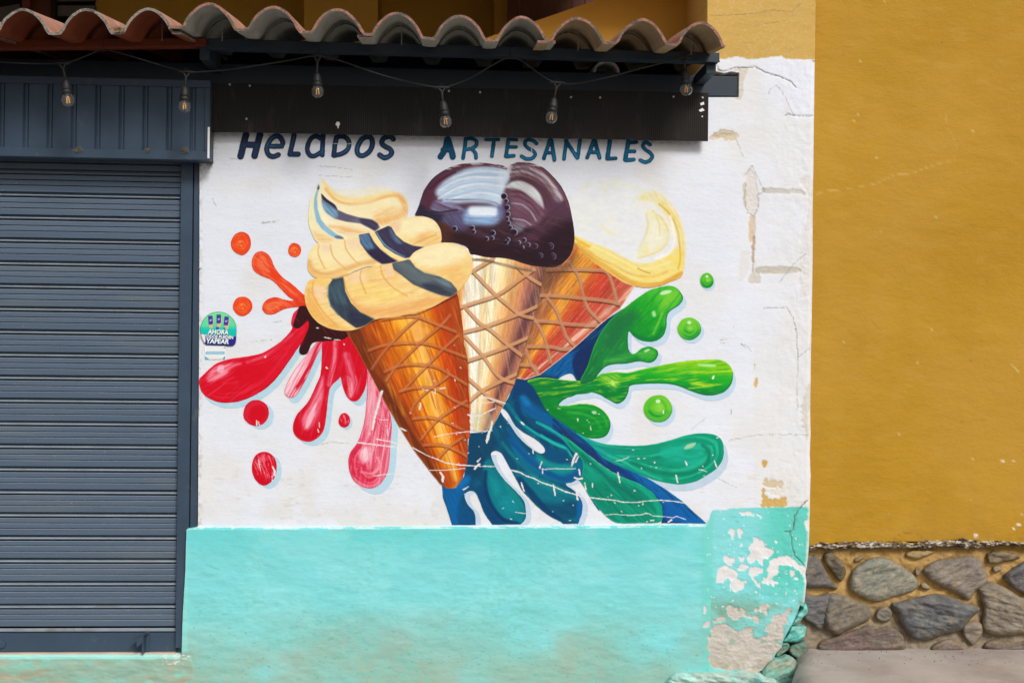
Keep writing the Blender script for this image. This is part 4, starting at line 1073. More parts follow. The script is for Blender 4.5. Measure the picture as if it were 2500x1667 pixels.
def c_blue(cv):
    cv.C[:] = hexc('#0d4c6c')
    cv.streak('#0c6480', 1.0, 40, 6, .6, .5, bend=40)
    K = lambda p: cr('K', p)
    cv.poly(K([(330,600),(480,590),(600,700),(480,860),(430,1000),(300,1100),(290,900)]), '#0f3f60', 10, .8, .2, 1.4)
    cv.poly(K([(75,1080),(300,1000),(340,1060),(250,1200),(230,1450),(170,1460),(110,1280)]), '#0a62a8', 8, .9, .25, 1.2)
    cv.poly(K([(180,1100),(300,1000),(330,1020),(260,1110)]), '#0c78bc', 8, .6, .2)
    cv.poly(K([(220,1280),(290,1250),(400,1440),(230,1450)]), '#0d4a80', 7, .8, .3, 1.3)
    cv.poly(K([(400,1130),(460,1100),(540,1300),(640,1440),(540,1445)]), '#0b4070', 8, .8)
    cv.poly(K([(460,930),(490,850),(540,870),(640,1020),(760,1150),(830,1250),(850,1380),(790,1445),(660,1410),(550,1290),(490,1150)]), '#0a7c88', 4, .95, .15, 1.0)
    cv.poly(K([(600,1230),(720,1180),(800,1290),(740,1350),(650,1320)]), '#13929c', 12, .7, .2)
    cv.poly(K([(520,1000),(600,1060),(620,1150),(560,1180)]), '#16a0a0', 10, .5, .3)
    cv.stroke(K([(480,960),(480,1100),(530,1260),(640,1400),(780,1445)]), '#083260', 7, .7, .8)
    cv.poly(K([(650,1030),(760,1160),(830,1270),(845,1350),(790,1260),(680,1130)]), '#0f8c7c', 4, .6, .3, .9)
    cv.poly(K([(740,960),(860,960),(980,1015),(1150,1085),(1300,1165),(1375,1250),(1370,1350),(1330,1420),(1200,1400),(1060,1300),(920,1130),(820,1050)]), '#0b7486', 4, .95, .2, .6)
    cv.poly(K([(1000,1250),(1150,1260),(1330,1230),(1350,1380),(1200,1400),(1080,1330)]), '#0b3a60', 12, .75, .15)
    cv.poly(K([(880,1000),(1010,1030),(1180,1110),(1260,1160),(1150,1150),(1000,1090)]), '#10908e', 8, .7, .3, .5)
    cv.poly(K([(1340,1240),(1385,1240),(1370,1420),(1330,1420)]), '#0c60a4', 4, .8)
    cv.stroke(K([(800,1030),(900,1150),(1020,1290),(1160,1400)]), '#0a3c66', 10, .7, .8)
    # middle lobe
    cv.poly(K([(700,640),(800,720),(900,800),(1000,840),(1200,900),(1370,850),(1380,950),(1320,1040),(1230,1075),(1100,1050),(960,990),(840,900),(740,780)]), '#0c6c90', 5, .9, .15, .6)
    cv.poly(K([(960,790),(1080,860),(1220,880),(1300,900),(1280,960),(1150,980),(1040,930),(960,870)]), '#0f928e', 7, .9, .3, .3)
    cv.stroke(K([(700,660),(800,760),(920,880),(1060,970),(1220,1030),(1330,980)]), '#0a4e8c', 9, .7, .85, .2)
    cv.stroke(K([(690,560),(760,660),(860,790),(960,870)]), '#0c5c9a', 8, .7, .7, .3)
    cv.stroke(K([(640,690),(740,820),(860,940),(960,1000)]), '#0e8a94', 7, .8, .6, .4)
    cv.poly(K([(780,600),(900,650),(1050,720),(1180,770),(1240,820),(1220,880),(1150,880),(1050,830),(1035,770),(960,690),(840,610)]), '#0b4e78', 4, .95)
    # arms sweeping to the right
    cv.poly(K([(760,100),(900,115),(960,210),(1010,330),(900,300),(830,240),(760,300),(720,260)]), '#0e3c6c', 8, .9)
    cv.poly(K([(800,270),(860,260),(960,360),(1100,440),(1300,560),(1250,600),(1060,520),(900,450),(820,380)]), '#0b5ea2', 6, .9, .3, .5)
    cv.poly(K([(810,260),(860,270),(900,340),(850,340)]), '#1a86c8', 6, .7, .3)
    cv.stroke(K([(770,330),(800,430),(900,560),(1060,620),(1200,680)]), '#0a3a66', 10, .6, .8)
    cv.stroke(K([(760,450),(860,540),(980,620),(1100,680),(1230,740),(1280,810),(1330,860)]), '#17b2a8', 5, .6, .9, .2, taper=.6)
    cv.stroke(K([(960,500),(1080,560),(1200,640),(1310,760),(1420,860)]), '#15aaa4', 6.5, .6, .95, .2, taper=.3)
    cv.stroke(K([(1000,620),(1120,700),(1220,740)]), '#1fbcae', 4, .6, .8, .2)
    cv.stroke(K([(900,430),(1040,500),(1200,600),(1330,720),(1430,820)]), '#0a5c8c', 6, .6, .8, .2)
    cv.stroke(K([(690,330),(760,430),(840,540),(940,630)]), '#0c7f90', 6, .7, .7, .3)
    cv.edge('#0e6fae', 2.5, .4, (-1, .2), .3)
paint('blue_splash', blue_mass, 3.4, c_blue, label='dark blue and teal splash flowing below the cones')

# ---- cones
def waffle(cv, k, L, tan, w, dark='#3a2018', dw=1.3, dy=None, a=.85, fade=None):
    for l in L:
        cv.stroke(cr(k, l), dark, dw + .5, .4, .9, .2, off=(0, w + 1.0), seed=3)
    for i, l in enumerate(L):
        cv.stroke(cr(k, l), tan, w, .35, a, .15, seed=30 + i)
        cv.stroke(cr(k, l), '#e2b48c', w * .4, .8, .35, .6, off=(0, -w * .3), seed=40 + i)
cone_r = Poly(cr('I', [(690,120),(860,100),(900,40),(920,-20),(1020,-20),(1150,100),(1280,200),(1420,300),(1300,480),(1150,600),(950,780),(800,900),(690,985),(570,1026),(500,1012),(520,900),(560,780),(620,570),(680,300)]), False)
def c_cone_r(cv):
    cv.cone(cr('I', [(700,120)])[0], cr('I', [(505,1010)])[0], cr('I', [(1420,320)])[0], cr('I', [(560,1030)])[0],
            [(0, '#5e4030'), (.12, '#8a5c3c'), (.25, '#b07040'), (.38, '#dc9630'), (.5, '#e09a38'), (.58, '#d0602c'), (.7, '#c24430'), (.85, '#bc4a3a'), (.95, '#c4604c'), (1, '#d8a890')], .06, 13)
    cv.streak('#f0d8b0', -.86, 50, 1.6, .4, .58); cv.streak('#c02c24', -.86, 60, 3, .4, .6)
    W = [[(740,185),(900,180),(1100,185),(1190,200),(1240,290),(1272,420)], [(690,380),(850,385),(1000,400),(1200,422),(1295,445)],
         [(650,575),(800,582),(900,600),(1150,612)], [(590,770),(760,772),(850,790),(950,790)], [(530,910),(640,920),(660,975)],
         [(905,120),(980,240),(1015,380),(1060,490),(1160,590)], [(740,400),(800,480),(850,600),(890,700),(950,765)],
         [(640,560),(700,660),(745,800),(765,890)], [(575,790),(615,900),(670,980)]]
    waffle(cv, 'I', W, '#b98562', 5.4, dy=5.6, a=.88)
    cv.edge('#e6d6c0', 2.6, .9, (1, 1), .15)
    cv.poly(cr('I', [(700,170),(870,150),(940,60),(980,90),(880,210),(720,330)]), '#5a3c2c', 12, .55, .3, 1.2)
cone_m = Poly(cr('I', [(100,20),(165,20),(330,40),(480,90),(600,120),(735,130),(700,300),(665,480),(640,560),(600,690),(550,850),(520,950),(490,1060),(410,1210),(320,1390),(240,1425),(150,1410),(145,1300),(135,1100),(130,900),(90,640),(60,480),(40,360)]), False)
def c_cone_m(cv):
    cv.cone(cr('I', [(40,380)])[0], cr('I', [(155,1400)])[0], cr('I', [(715,190)])[0], cr('I', [(260,1425)])[0],
            [(0, '#c8752c'), (.07, '#e0a868'), (.13, '#f3ecd8'), (.3, '#f4f2e2'), (.36, '#e9cf96'), (.44, '#f6f0d4'), (.56, '#f0dca8'), (.68, '#e6b070'), (.78, '#d4905a'), (.87, '#b8785c'), (.94, '#8c5854'), (1, '#643e40')], .045, 17)
    cv.streak('#c8d8c0', 1.35, 60, 2.5, .3, .58); cv.streak('#e0a04c', 1.42, 70, 2.2, .4, .6)
    W = [[(165,198),(240,150),(330,98)], [(75,470),(200,430),(370,370),(540,250),(640,180)], [(100,660),(260,620),(450,550),(560,510),(665,462)],
         [(130,880),(250,840),(440,770),(600,700)], [(150,1185),(240,1110),(400,1030),(510,980)],
         [(170,195),(250,280),(350,380),(460,470),(540,530),(640,555)], [(110,470),(220,590),(300,640),(430,750),(550,845)],
         [(105,690),(200,790),(260,860),(330,960),(400,1020),(490,1050)], [(140,1020),(220,1090),(300,1160),(400,1210)], [(500,150),(600,240),(705,305)]]
    waffle(cv, 'I', W, '#cb9468', 5.2, dark='#2c1c14', dy=5.4, dw=1.4, a=.92)
    cv.poly(cr('I', [(150,1280),(320,1290),(290,1420),(160,1412)]), '#b8c0a4', 8, .5, .5, 1.4)
    cv.stroke(cr('I', [(150,105),(260,112),(380,140),(500,170),(620,190)]), '#6c604c', 5, .6, .8, .4)
    cv.edge('#6c3c2c', 2, .6, (1, .3), .3)
cone_f = Poly(cr('H', [(40,320),(200,180),(560,150),(700,60),(840,20),(870,70),(882,140),(905,300),(912,420),(938,520),(948,700),(944,760),(955,850),(953,1000),(958,1100),(940,1120),(942,1220),(935,1300),(905,1400),(875,1450),(840,1483),(790,1482),(740,1452),(660,1355),(540,1195),(430,1020),(330,850),(200,600),(130,470)]), False)
def c_cone_f(cv):
    cv.cone(cr('H', [(50,330)])[0], cr('H', [(760,1470)])[0], cr('H', [(870,100)])[0], cr('H', [(925,1380)])[0],
            [(0, '#6a3018'), (.1, '#8c401a'), (.2, '#b84e14'), (.32, '#d06c16'), (.42, '#e89a28'), (.52, '#f2b040'), (.6, '#f6b860'), (.68, '#e8901e'), (.78, '#d05a14'), (.88, '#bc3c14'), (1, '#a04420')], .07, 19)
    cv.streak('#f2b83c', 1.2, 60, 2.4, .4, .6, bend=10); cv.streak('#a02c0c', 1.22, 60, 3, .45, .56, bend=10)
    cv.poly(cr('H', [(300,420),(420,300),(560,300),(560,500),(480,700),(380,640)]), '#d06c18', 20, .35, .4, 1.2)
    cv.poly(cr('H', [(400,240),(520,240),(560,300),(470,330)]), '#f0b83e', 8, .6, .3)
    cv.poly(cr('H', [(520,250),(640,230),(650,360),(560,380)]), '#e8ae62', 12, .6, .3)
    cv.poly(cr('H', [(700,140),(860,60),(900,400),(820,420),(740,260)]), '#a8441a', 18, .55, .3, 1.4)
    cv.poly(cr('H', [(740,1380),(800,1340),(840,1420),(880,1440),(800,1484)]), '#a84018', 8, .7)
    W = [[(235,605),(300,510),(370,425),(480,310),(575,228)], [(345,690),(420,580),(540,460),(640,370),(760,270),(810,210)],
         [(470,760),(570,650),(660,560),(760,460),(870,360)], [(520,930),(560,850),(650,760),(740,700),(800,650),(790,610)],
         [(600,1120),(680,1020),(740,960),(860,880),(930,840)], [(720,1265),(800,1180),(900,1110)],
         [(210,470),(330,430),(500,410),(650,420),(800,470),(930,520)], [(300,240),(420,222),(560,218),(720,280),(850,330)],
         [(330,625),(440,580),(560,570),(700,585),(800,640),(935,720)], [(440,770),(560,740),(700,750),(840,835),(945,880)],
         [(540,970),(660,960),(760,985),(900,1050)], [(620,1165),(740,1160),(840,1195),(930,1245)]]
    waffle(cv, 'H', W, '#b9683a', 4.6, dark='#5a2412', dy=4.6, dw=1.1, a=.72)
    cv.poly(cr('H', [(50,330),(150,260),(200,420),(360,800),(560,1180),(520,1180),(330,850),(130,470)]), '#743418', 10, .4, .2, 1.1)
    cv.stroke(cr('H', [(90,335),(260,250),(420,215),(560,205),(670,160),(860,65)]), '#3e2a20', 2.2, .6, .8, .3)
    cv.edge('#c8862c', 2, .6, (-1, .4), .3); cv.edge('#7c3018', 2.5, .5, (1, 0), .4)
cone_r_o = paint('ice_cream_cone', cone_r, 5.4, c_cone_r, label='right painted waffle cone, reddish, tilted to the right')
cone_m_o = paint('ice_cream_cone', cone_m, 6, c_cone_m, label='middle painted waffle cone, cream coloured')
cone_f_o = paint('ice_cream_cone', cone_f, 8, c_cone_f, label='front painted waffle cone, deep orange, pointing down')

# ---- vanilla scoop
van = Poly(cr('E', [(60,760),(130,880),(200,960),(330,1070),(450,1150),(600,1250),(700,1292),(850,1316),(1000,1300),(1110,1255),(1225,1210),(1262,1120),(1270,1040),(1286,900),(1275,760),(1240,610),(1180,490),(1090,370),(1000,290),(900,215),(780,160),(600,125),(400,130),(230,170),(100,260),(40,380),(20,600)]))
def c_van(cv):
    E = lambda p: cr('E', p)
    cv.C[:] = hexc('#e2e7ea')
    cv.mix('#e9ecdf', .5 * sstep(.4, .7, fbm(cv.P[:, 0] / 60, cv.P[:, 1] / 50, 3)))
    for l, w, h, a in [([(180,250),(300,165),(420,140),(640,155)], 4, '#e3e8bc', .5), ([(390,250),(520,212),(700,240),(860,310)], 5, '#e2e7b6', .55),
                       ([(400,225),(430,290)], 7, '#e4e8bc', .4), ([(380,640),(450,720),(520,745)], 6, '#ecdfae', .6), ([(170,240),(240,235)], 4, '#e2e8b6', .4)]:
        cv.stroke(E(l), h, w, .9, a, .4)
    cv.poly(E([(870,310),(960,290),(1080,370),(1180,500),(1240,640),(1275,800),(1285,930),(1265,1100),(1180,1120),(1160,1020),(1200,900),(1180,760),(1120,640),(1030,500),(940,420),(870,400),(760,370)]), '#ead98a', 7, .9, .45, 1.2)
    cv.poly(E([(90,770),(160,790),(300,850),(450,905),(600,985),(740,1050),(900,1050),(1060,990),(1160,900),(1210,900),(1270,1000),(1262,1120),(1225,1210),(1000,1300),(850,1316),(700,1290),(400,1120),(130,880)]), '#efd96c', 5, .92, .25, .45)
    cv.poly(E([(860,520),(885,640),(855,780),(790,890),(770,980),(880,985),(1010,930),(1090,840),(1105,700),(1050,590),(960,510),(890,485)]), '#ebe2a0', 6, .65, .4, 1.4)
    cv.poly(E([(920,620),(1000,640),(1020,800),(940,900),(880,880)]), '#eef0e2', 9, .7, .3, 1.5)
    cv.stroke(E([(130,860),(220,950),(330,1040),(470,1120),(620,1220),(740,1270),(860,1290),(1010,1280),(1120,1230),(1235,1170)]), '#d9a13e', 9, .7, .9, .3)
    cv.stroke(E([(200,880),(330,990),(520,1080),(700,1170),(900,1200),(1080,1150)]), '#dfae48', 5, .8, .7, .5)
    cv.stroke(E([(300,880),(470,960),(640,1050),(780,1110),(950,1100),(1120,1040)]), '#f5eca8', 5, .8, .7, .5)
    cv.stroke(E([(770,1110),(830,1140),(900,1165)]), '#c8962c', 2, .6, .8)
    cv.stroke(E([(1000,430),(1080,500),(1150,600),(1195,720),(1215,860),(1225,1000),(1200,1120)]), '#d9b244', 3.4, .7, .9, .35)
    cv.stroke(E([(1040,420),(1140,540),(1215,680),(1250,820),(1255,980)]), '#e6cf6c', 5, .8, .6, .5)
    cv.stroke(E([(862,530),(880,640),(865,720),(835,800),(795,890)]), '#dcc476', 3, .9, .55, .5)
    cv.stroke(E([(930,500),(1030,590),(1090,700),(1090,820),(1010,920),(900,970),(770,1000)]), '#e0ca78', 4, .9, .6, .5)
    cv.stroke(E([(1120,560),(1150,700),(1160,830),(1100,950),(960,1010)]), '#f4f2e4', 5, .7, .85, .3)
    cv.stroke(E([(960,540),(1000,640),(1005,760)]), '#d8bc60', 2, .8, .5, .5)
    cv.stroke(E([(100,790),(160,830),(250,880)]), '#e6b428', 5, .7, .8, .2)
    cv.edge('#d89a3c', 3, .7, (0, 1), .3)
    cv.mix('#dfe5ec', sstep(-14, -1, cv.sd) * (1 - sstep(1450, 1560, cv.P[:, 0] + (cv.P[:, 1] - 470) * 1.2)))
paint('ice_cream_scoop', van, 5.8, c_van, parent=cone_r_o, label='pale yellow vanilla scoop', jitter=1.0)

# ---- chocolate scoop
choc = Poly(cr('D', [(162,745),(180,680),(205,620),(235,520),(275,430),(370,305),(530,200),(700,145),(900,130),(1080,148),(1180,165),(1232,182),(1290,145),(1370,125),(1500,135),(1640,185),(1760,290),(1870,430),(1940,590),(1980,760),(2008,950),(2000,1080),(1960,1200),(1880,1290),(1780,1338),(1600,1335),(1450,1310),(1300,1260),(1150,1235),(1000,1230),(860,1200),(800,1190),(760,1110),(680,1075),(590,1055),(470,1055),(455,960),(420,860),(340,790),(250,750)]))
def c_choc(cv):
    D = lambda p: cr('D', p)
    cv.C[:] = hexc('#3a2432')
    cv.grad(D([(1000,200)])[0], D([(1100,1250)])[0], [(0, '#5c4250'), (.5, '#4c3444'), (.68, '#38242e'), (1, '#2c1a20')], .05)
    cv.streak('#5c3c48', .3, 36, 4, .5, .5, bend=40)
    # left dome
    cv.poly(D([(230,640),(300,440),(400,330),(470,330),(400,450),(370,620),(300,700)]), '#562a3c', 7, .8, .3, -1.0)
    cv.poly(D([(395,470),(500,340),(650,250),(800,190),(1000,172),(1255,190),(1265,300),(1205,420),(1180,540),(1140,640),(1000,600),(800,592),(620,600),(480,570)]), '#c2d8ec', 7, .97, .08, 0)
    for i, l in enumerate([[(440,430),(620,320),(850,270),(1180,280)], [(430,520),(650,400),(900,350),(1200,380)], [(480,560),(700,490),(950,450),(1170,500)], [(600,270),(800,215),(1000,200),(1230,230)]]):
        cv.stroke(D(l), '#93b8dc', 3.4, .8, .55, .6, seed=60 + i); cv.stroke(D(l), '#eef4f8', 4, .8, .7, .5, off=(0, 6), seed=70 + i)
    cv.poly(D([(1150,190),(1255,195),(1230,320),(1180,430),(1130,420)]), '#d6e4ee', 8, .7, .3, 1.5)
    cv.stroke(D([(520,560),(700,560),(900,560),(1080,590),(1170,650)]), '#66749c', 3.5, .8, .75, .5)
    cv.poly(D([(345,660),(400,570),(560,600),(680,640),(720,690),(560,700),(420,705)]), '#8d94be', 6, .85, .5, .35)
    cv.stroke(D([(380,580),(500,640),(650,690)]), '#5a3c58', 4, .7, .8, .5)
    cv.stroke(D([(350,690),(450,705),(560,690),(650,680)]), '#1c1c30', 3, .7, .8, .2)
    cv.poly(D([(420,740),(560,720),(720,720),(760,850),(740,930),(640,920),(500,850)]), '#5c6390', 9, .75, .45, .9)
    cv.poly(D([(760,660),(1100,640),(1170,690),(1150,790),(1060,850),(900,850),(740,830)]), '#8fb6e2', 9, .95, .2, .05)
    cv.poly(D([(790,650),(900,640),(1100,655),(1097,745),(1000,750),(800,742)]), '#e8f3fa', 6, .9)
    cv.poly(D([(1120,640),(1200,650),(1200,780),(1130,790)]), '#5a5480', 7, .6, .4, 1.4)
    cv.stroke(D([(250,520),(330,390),(470,270),(640,190),(850,150),(1050,160),(1215,195)]), '#5e2c3e', 5, .5, .9, .3)
    cv.stroke(D([(340,430),(450,330),(620,240)]), '#4a2438', 5, .6, .85, .3)
    cv.stroke(D([(200,640),(280,450),(400,300),(560,200)]), '#35304a', 2.4, .6, .8, .4)
    cv.poly(D([(170,740),(220,620),(330,690),(480,740),(430,830),(330,780)]), '#22233a', 7, .9, .2)
    cv.poly(D([(420,820),(500,830),(560,870),(610,950),(600,1050),(470,1055),(455,950)]), '#4e2a1e', 4, .9, .35, .3)
    # right dome
    cv.poly(D([(1260,200),(1370,150),(1500,165),(1640,230),(1740,320),(1840,450),(1880,560),(1800,580),(1700,430),(1560,330),(1420,290),(1280,300)]), '#b9b4bc', 7, .9, .4, .7)
    for i, l in enumerate([[(1290,215),(1420,200),(1560,260),(1680,360),(1780,500)], [(1270,270),(1420,265),(1560,320),(1680,430),(1760,600)], [(1300,160),(1450,150),(1620,210),(1760,330),(1860,480),(1930,640)], [(1270,310),(1400,300),(1540,380),(1660,520),(1720,680)]]):
        cv.stroke(D(l), '#6a3c48', 4.5, .7, .8, .5, seed=80 + i)
    cv.stroke(D([(1330,150),(1480,150),(1640,220),(1780,350),(1880,500),(1950,680)]), '#7a4452', 3, .6, .7, .5)
    cv.stroke(D([(1500,200),(1660,290),(1790,440),(1860,570)]), '#e0dcdc', 3.5, .8, .6, .6)
    cv.poly(D([(1220,400),(1290,350),(1400,345),(1530,410),(1620,520),(1652,660),(1600,640),(1500,540),(1380,450),(1230,425)]), '#dce8e8', 4, .97, .1, .7)
    cv.stroke(D([(1400,310),(1540,380),(1640,480),(1690,600),(1690,700)]), '#5c3646', 6, .6, .85, .3)
    cv.poly(D([(1240,440),(1360,440),(1520,540),(1680,680),(1620,800),(1500,880),(1300,800),(1260,600)]), '#855e72', 8, .75, .35, .5)
    for i, l in enumerate([[(1270,520),(1400,540),(1520,620),(1600,720)], [(1280,600),(1400,620),(1500,700),(1560,800)], [(1290,680),(1400,720),(1500,800)], [(1300,780),(1420,800),(1500,850)], [(1260,470),(1400,480),(1560,600),(1660,700)]]):
        cv.stroke(D(l), ['#5a2c3c', '#b8b4c4', '#6c3c4c', '#a8a4b8', '#5a2c3c'][i], 3, .7, .75, .5, seed=90 + i)
    cv.poly(D([(1280,820),(1380,830),(1440,870),(1360,940),(1300,900)]), '#9aa0b4', 6, .6, .5, .5)
    cv.poly(D([(1700,640),(1820,560),(1930,640),(1960,760),(1820,800),(1600,980),(1500,960),(1640,820)]), '#5e3c52', 12, .6, .4, -.8)
    cv.poly(D([(1350,990),(1500,960),(1600,1010),(1500,1060),(1380,1050)]), '#5a3446', 7, .7, .4)
    # dark foot
    cv.poly(D([(620,950),(800,960),(1000,1080),(1250,1100),(1500,1140),(1700,1000),(1860,860),(1990,840),(2020,1080),(1960,1200),(1880,1300),(1600,1345),(1150,1240),(780,1200),(700,1080),(590,1060)]), '#271820', 18, .85, .1)
    cv.poly(D([(640,960),(900,1000),(1100,1080),(1090,1130),(900,1080),(700,1060)]), '#331c1c', 8, .7, .3)
    S = 4.752
    dd = lambda L: [(x / S + 980, y / S + 370, r / S) for x, y, r in L]
    cv.dots(dd([(1190,520,36),(1217,572,22),(1226,650,31),(1235,725,27),(1230,780,20),(1246,830,22),(1266,880,22),(1308,935,38)]), '#2a1826', '#b4c0d8', 1.4)
    cv.dots(dd([(620,893,26),(822,885,26),(838,930,22),(1060,945,30),(1055,1002,20),(990,1012,22),(1215,1052,25),(1240,1022,20),(1365,1055,18),(1425,1025,22),(1476,1080,18),(1410,1110,14)]), '#251622', '#a4b8e0', 1.5)
    cv.dots(dd([(1555,1095,27),(1730,1098,36),(1757,1215,36),(1612,1205,28)]), '#2c1a28', '#8880a0', 1.3, hl='#b0a8c8')
    cv.edge('#4c2c38', 2.2, .6, None, .3)
    cv.mix('#dfe5ec', .75 * sstep(-9, -2, cv.sd) * (cv.P[:, 1] < 415) * sstep(.5, .58, fbm(cv.P[:, 0] / 16, cv.P[:, 1] / 3, 5)))
paint('ice_cream_scoop', choc, 7, c_choc, parent=cone_m_o, label='shiny dark chocolate scoop')

# ---- soft serve
sw_top = Poly(cr('C', [(322,95),(300,120),(275,130),(262,180),(232,240),(205,320),(192,420),(190,500),(205,570),(240,650),(290,700),(380,700),(500,665),(640,640),(800,590),(900,530),(1000,495),(1048,455),(1060,370),(1045,300),(1000,250),(940,222),(880,195),(800,185),(700,190),(600,215),(500,215),(420,200),(360,160),(335,120)]))
def c_sw_top(cv):
    C = lambda p: cr('C', p)
    cv.C[:] = hexc('#f0e7bd')
    cv.mix('#dfe5e9', (1 - sstep(440, 462, cv.P[:, 1] + 8 * fbm(cv.P[:, 0] / 20, cv.P[:, 1] / 20, 3))) * .9)
    cv.poly(C([(420,120),(560,215),(700,190),(860,190),(940,230),(700,270),(560,300),(440,280),(370,220)]), '#e4e6dc', 8, .85)
    cv.poly(C([(500,190),(700,180),(850,200),(940,240),(880,245),(700,230),(560,240)]), '#e9e8c4', 7, .6)
    cv.stroke(C([(330,150),(380,240),(480,300),(620,320),(780,290),(900,265),(980,270)]), '#f0d488', 11, .9, .8, .3)
    cv.stroke(C([(340,220),(420,310),(540,350),(700,340),(850,290),(960,280),(1030,340)]), '#e8ad5e', 5.5, .8, .75, .3)
    cv.poly(C([(930,250),(1010,270),(1050,350),(1050,440),(960,490),(820,530),(760,490),(860,470),(960,440),(1000,360)]), '#e9b068', 9, .85, .35, 1.2)
    cv.poly(C([(620,360),(820,320),(920,350),(950,410),(860,470),(700,450),(560,420)]), '#f3e6b4', 8, .8, .2)
    cv.poly(C([(760,430),(900,380),(980,390),(960,460),(860,510),(780,500)]), '#e6a75c', 9, .5, .5, -.3)
    cv.stroke(C([(240,300),(205,420),(205,540),(240,640)]), '#ecebb0', 8, .9, .8, .3)
    cv.poly(C([(290,330),(330,440),(420,520),(560,560),(700,590),(560,620),(500,640),(400,580),(320,500),(280,420)]), '#f5efcf', 6, .8)
    cv.poly(C([(230,590),(300,610),(400,660),(370,695),(280,690)]), '#eab66c', 8, .7, .4)
    cv.poly(C([(360,540),(480,540),(620,570),(720,590),(560,620),(460,600)]), '#e6ac68', 8, .75, .5, .1)
    # chocolate ribbons
    cv.poly(C([(275,178),(240,290),(234,380),(258,500),(308,570),(380,625),(440,652),(497,655),(465,628),(420,603),(350,548),(300,488),(271,400),(263,300),(284,210)]), '#7fb8d8', 1.6, .97, .12, 1.2, sm=False)
    cv.poly(C([(275,175),(262,215),(276,225),(286,205)]), '#2a2840', 1.2, .95); cv.poly(C([(420,628),(470,628),(498,655),(430,648)]), '#5a6478', 2, .8)
    cv.poly(C([(303,262),(305,330),(322,390),(350,430),(420,480),(520,505),(640,520),(720,560),(770,588),(812,555),(790,520),(740,485),(620,465),(520,435),(440,400),(418,358),(350,310)]), '#5b5672', 1.4, .97, .1, .3, sm=False)
    cv.poly(C([(306,310),(350,350),(420,400),(440,430),(430,480),(350,430),(315,380)]), '#79b2d4', 5, .9, .4, .8)
    cv.poly(C([(303,262),(350,308),(418,356),(440,400),(400,370),(340,330),(308,300)]), '#2b2842', 1.6, .95)
    cv.poly(C([(640,480),(740,490),(795,530),(770,580),(720,555),(650,515)]), '#35314c', 4, .85, .3, .5)
    cv.mix('#dfe5ec', sstep(-9, -1, cv.sd) * (1 - sstep(455, 520, cv.P[:, 1])) * .9)
sw_mid = Poly(cr('C', [(285,690),(230,720),(200,765),(183,850),(190,930),(250,988),(370,1002),(520,965),(700,895),(850,900),(1050,880),(1150,760),(1210,722),(1330,690),(1347,630),(1330,560),(1290,500),(1220,465),(1130,456),(1060,470),(1000,495),(880,540),(760,590),(600,622),(480,660),(370,692)]))
def c_sw_mid(cv):
    C = lambda p: cr('C', p)
    cv.C[:] = hexc('#f2dfa0')
    cv.streak('#eec88c', -.3, 40, 6, .5, .5)
    cv.poly(C([(290,700),(500,660),(620,640),(640,760),(700,850),(520,880),(300,860),(220,800)]), '#f3e8ba', 12, .7)
    cv.poly(C([(300,710),(370,700),(380,760),(320,760)]), '#ecd4b8', 7, .8); cv.poly(C([(520,670),(620,650),(640,720),(560,740)]), '#efd2b0', 8, .7)
    cv.stroke(C([(200,860),(240,930),(340,960),(480,930),(640,870),(760,850)]), '#e0a860', 10, .9, .8, .3)
    cv.stroke(C([(195,840),(205,930),(270,980),(380,990),(520,955)]), '#e7b25c', 5, .8, .7, .3)
    cv.poly(C([(1000,500),(1150,460),(1280,510),(1330,600),(1250,600),(1100,620),(1000,600),(930,570)]), '#f5edc4', 9, .85, .2)
    cv.poly(C([(900,540),(990,510),(980,580),(930,590)]), '#ecc6a4', 7, .7)
    cv.poly(C([(1180,600),(1330,590),(1330,680),(1210,715),(1080,680),(1120,650)]), '#e8b468', 9, .75, .5, -.4)
    cv.stroke(C([(1100,700),(1200,650),(1300,620)]), '#e0a050', 3, .8, .6, .4)
    for l in [[(280,710),(275,790),(330,910)], [(380,705),(400,800),(460,870),(510,910)], [(505,670),(520,750),(600,850),(640,870)], [(700,600),(740,680),(840,780),(960,840),(1020,850)]]:
        cv.stroke(C(l), '#e2aa5c', 2.6, .8, .75, .2)
    cv.poly(C([(628,618),(640,690),(690,762),(740,812),(830,872),(920,860),(962,850),(900,810),(820,750),(760,680),(715,598)]), '#2f3050', 1.4, .97, .06, .9, sm=False)
    cv.poly(C([(632,630),(700,605),(740,680),(760,740),(700,740),(650,690)]), '#5f93ba', 5, .75, .4, 1.0)
    cv.poly(C([(700,770),(800,740),(900,812),(960,850),(830,872)]), '#28203c', 4, .7, .2)
    cv.poly(C([(766,595),(800,650),(850,722),(940,782),(1030,822),(1072,815),(1125,760),(1198,725),(1100,712),(1020,678),(950,620),(910,550),(880,540),(820,560)]), '#332f4e', 1.4, .97, .05, .9, sm=False)
    cv.stroke(C([(785,600),(850,700),(950,770),(1030,810)]), '#6cb4d8', 2.2, .8, .85, .3)
    cv.poly(C([(900,560),(940,620),(1010,690),(960,690),(900,620)]), '#6494b4', 4, .6, .4, 1.0)
    cv.edge('#e6c98c', 2, .5, (0, 1), .3)
sw_low = Poly(cr('C', [(200,1010),(170,1060),(156,1150),(175,1250),(230,1340),(300,1400),(400,1440),(500,1452),(600,1442),(700,1400),(780,1352),(950,1332),(1130,1292),(1260,1250),(1350,1200),(1430,1155),(1492,1110),(1560,1030),(1612,940),(1618,860),(1592,780),(1530,720),(1430,690),(1330,690),(1210,722),(1110,770),(1060,825),(1010,845),(870,872),(700,905),(560,955),(420,1000),(270,996)]))
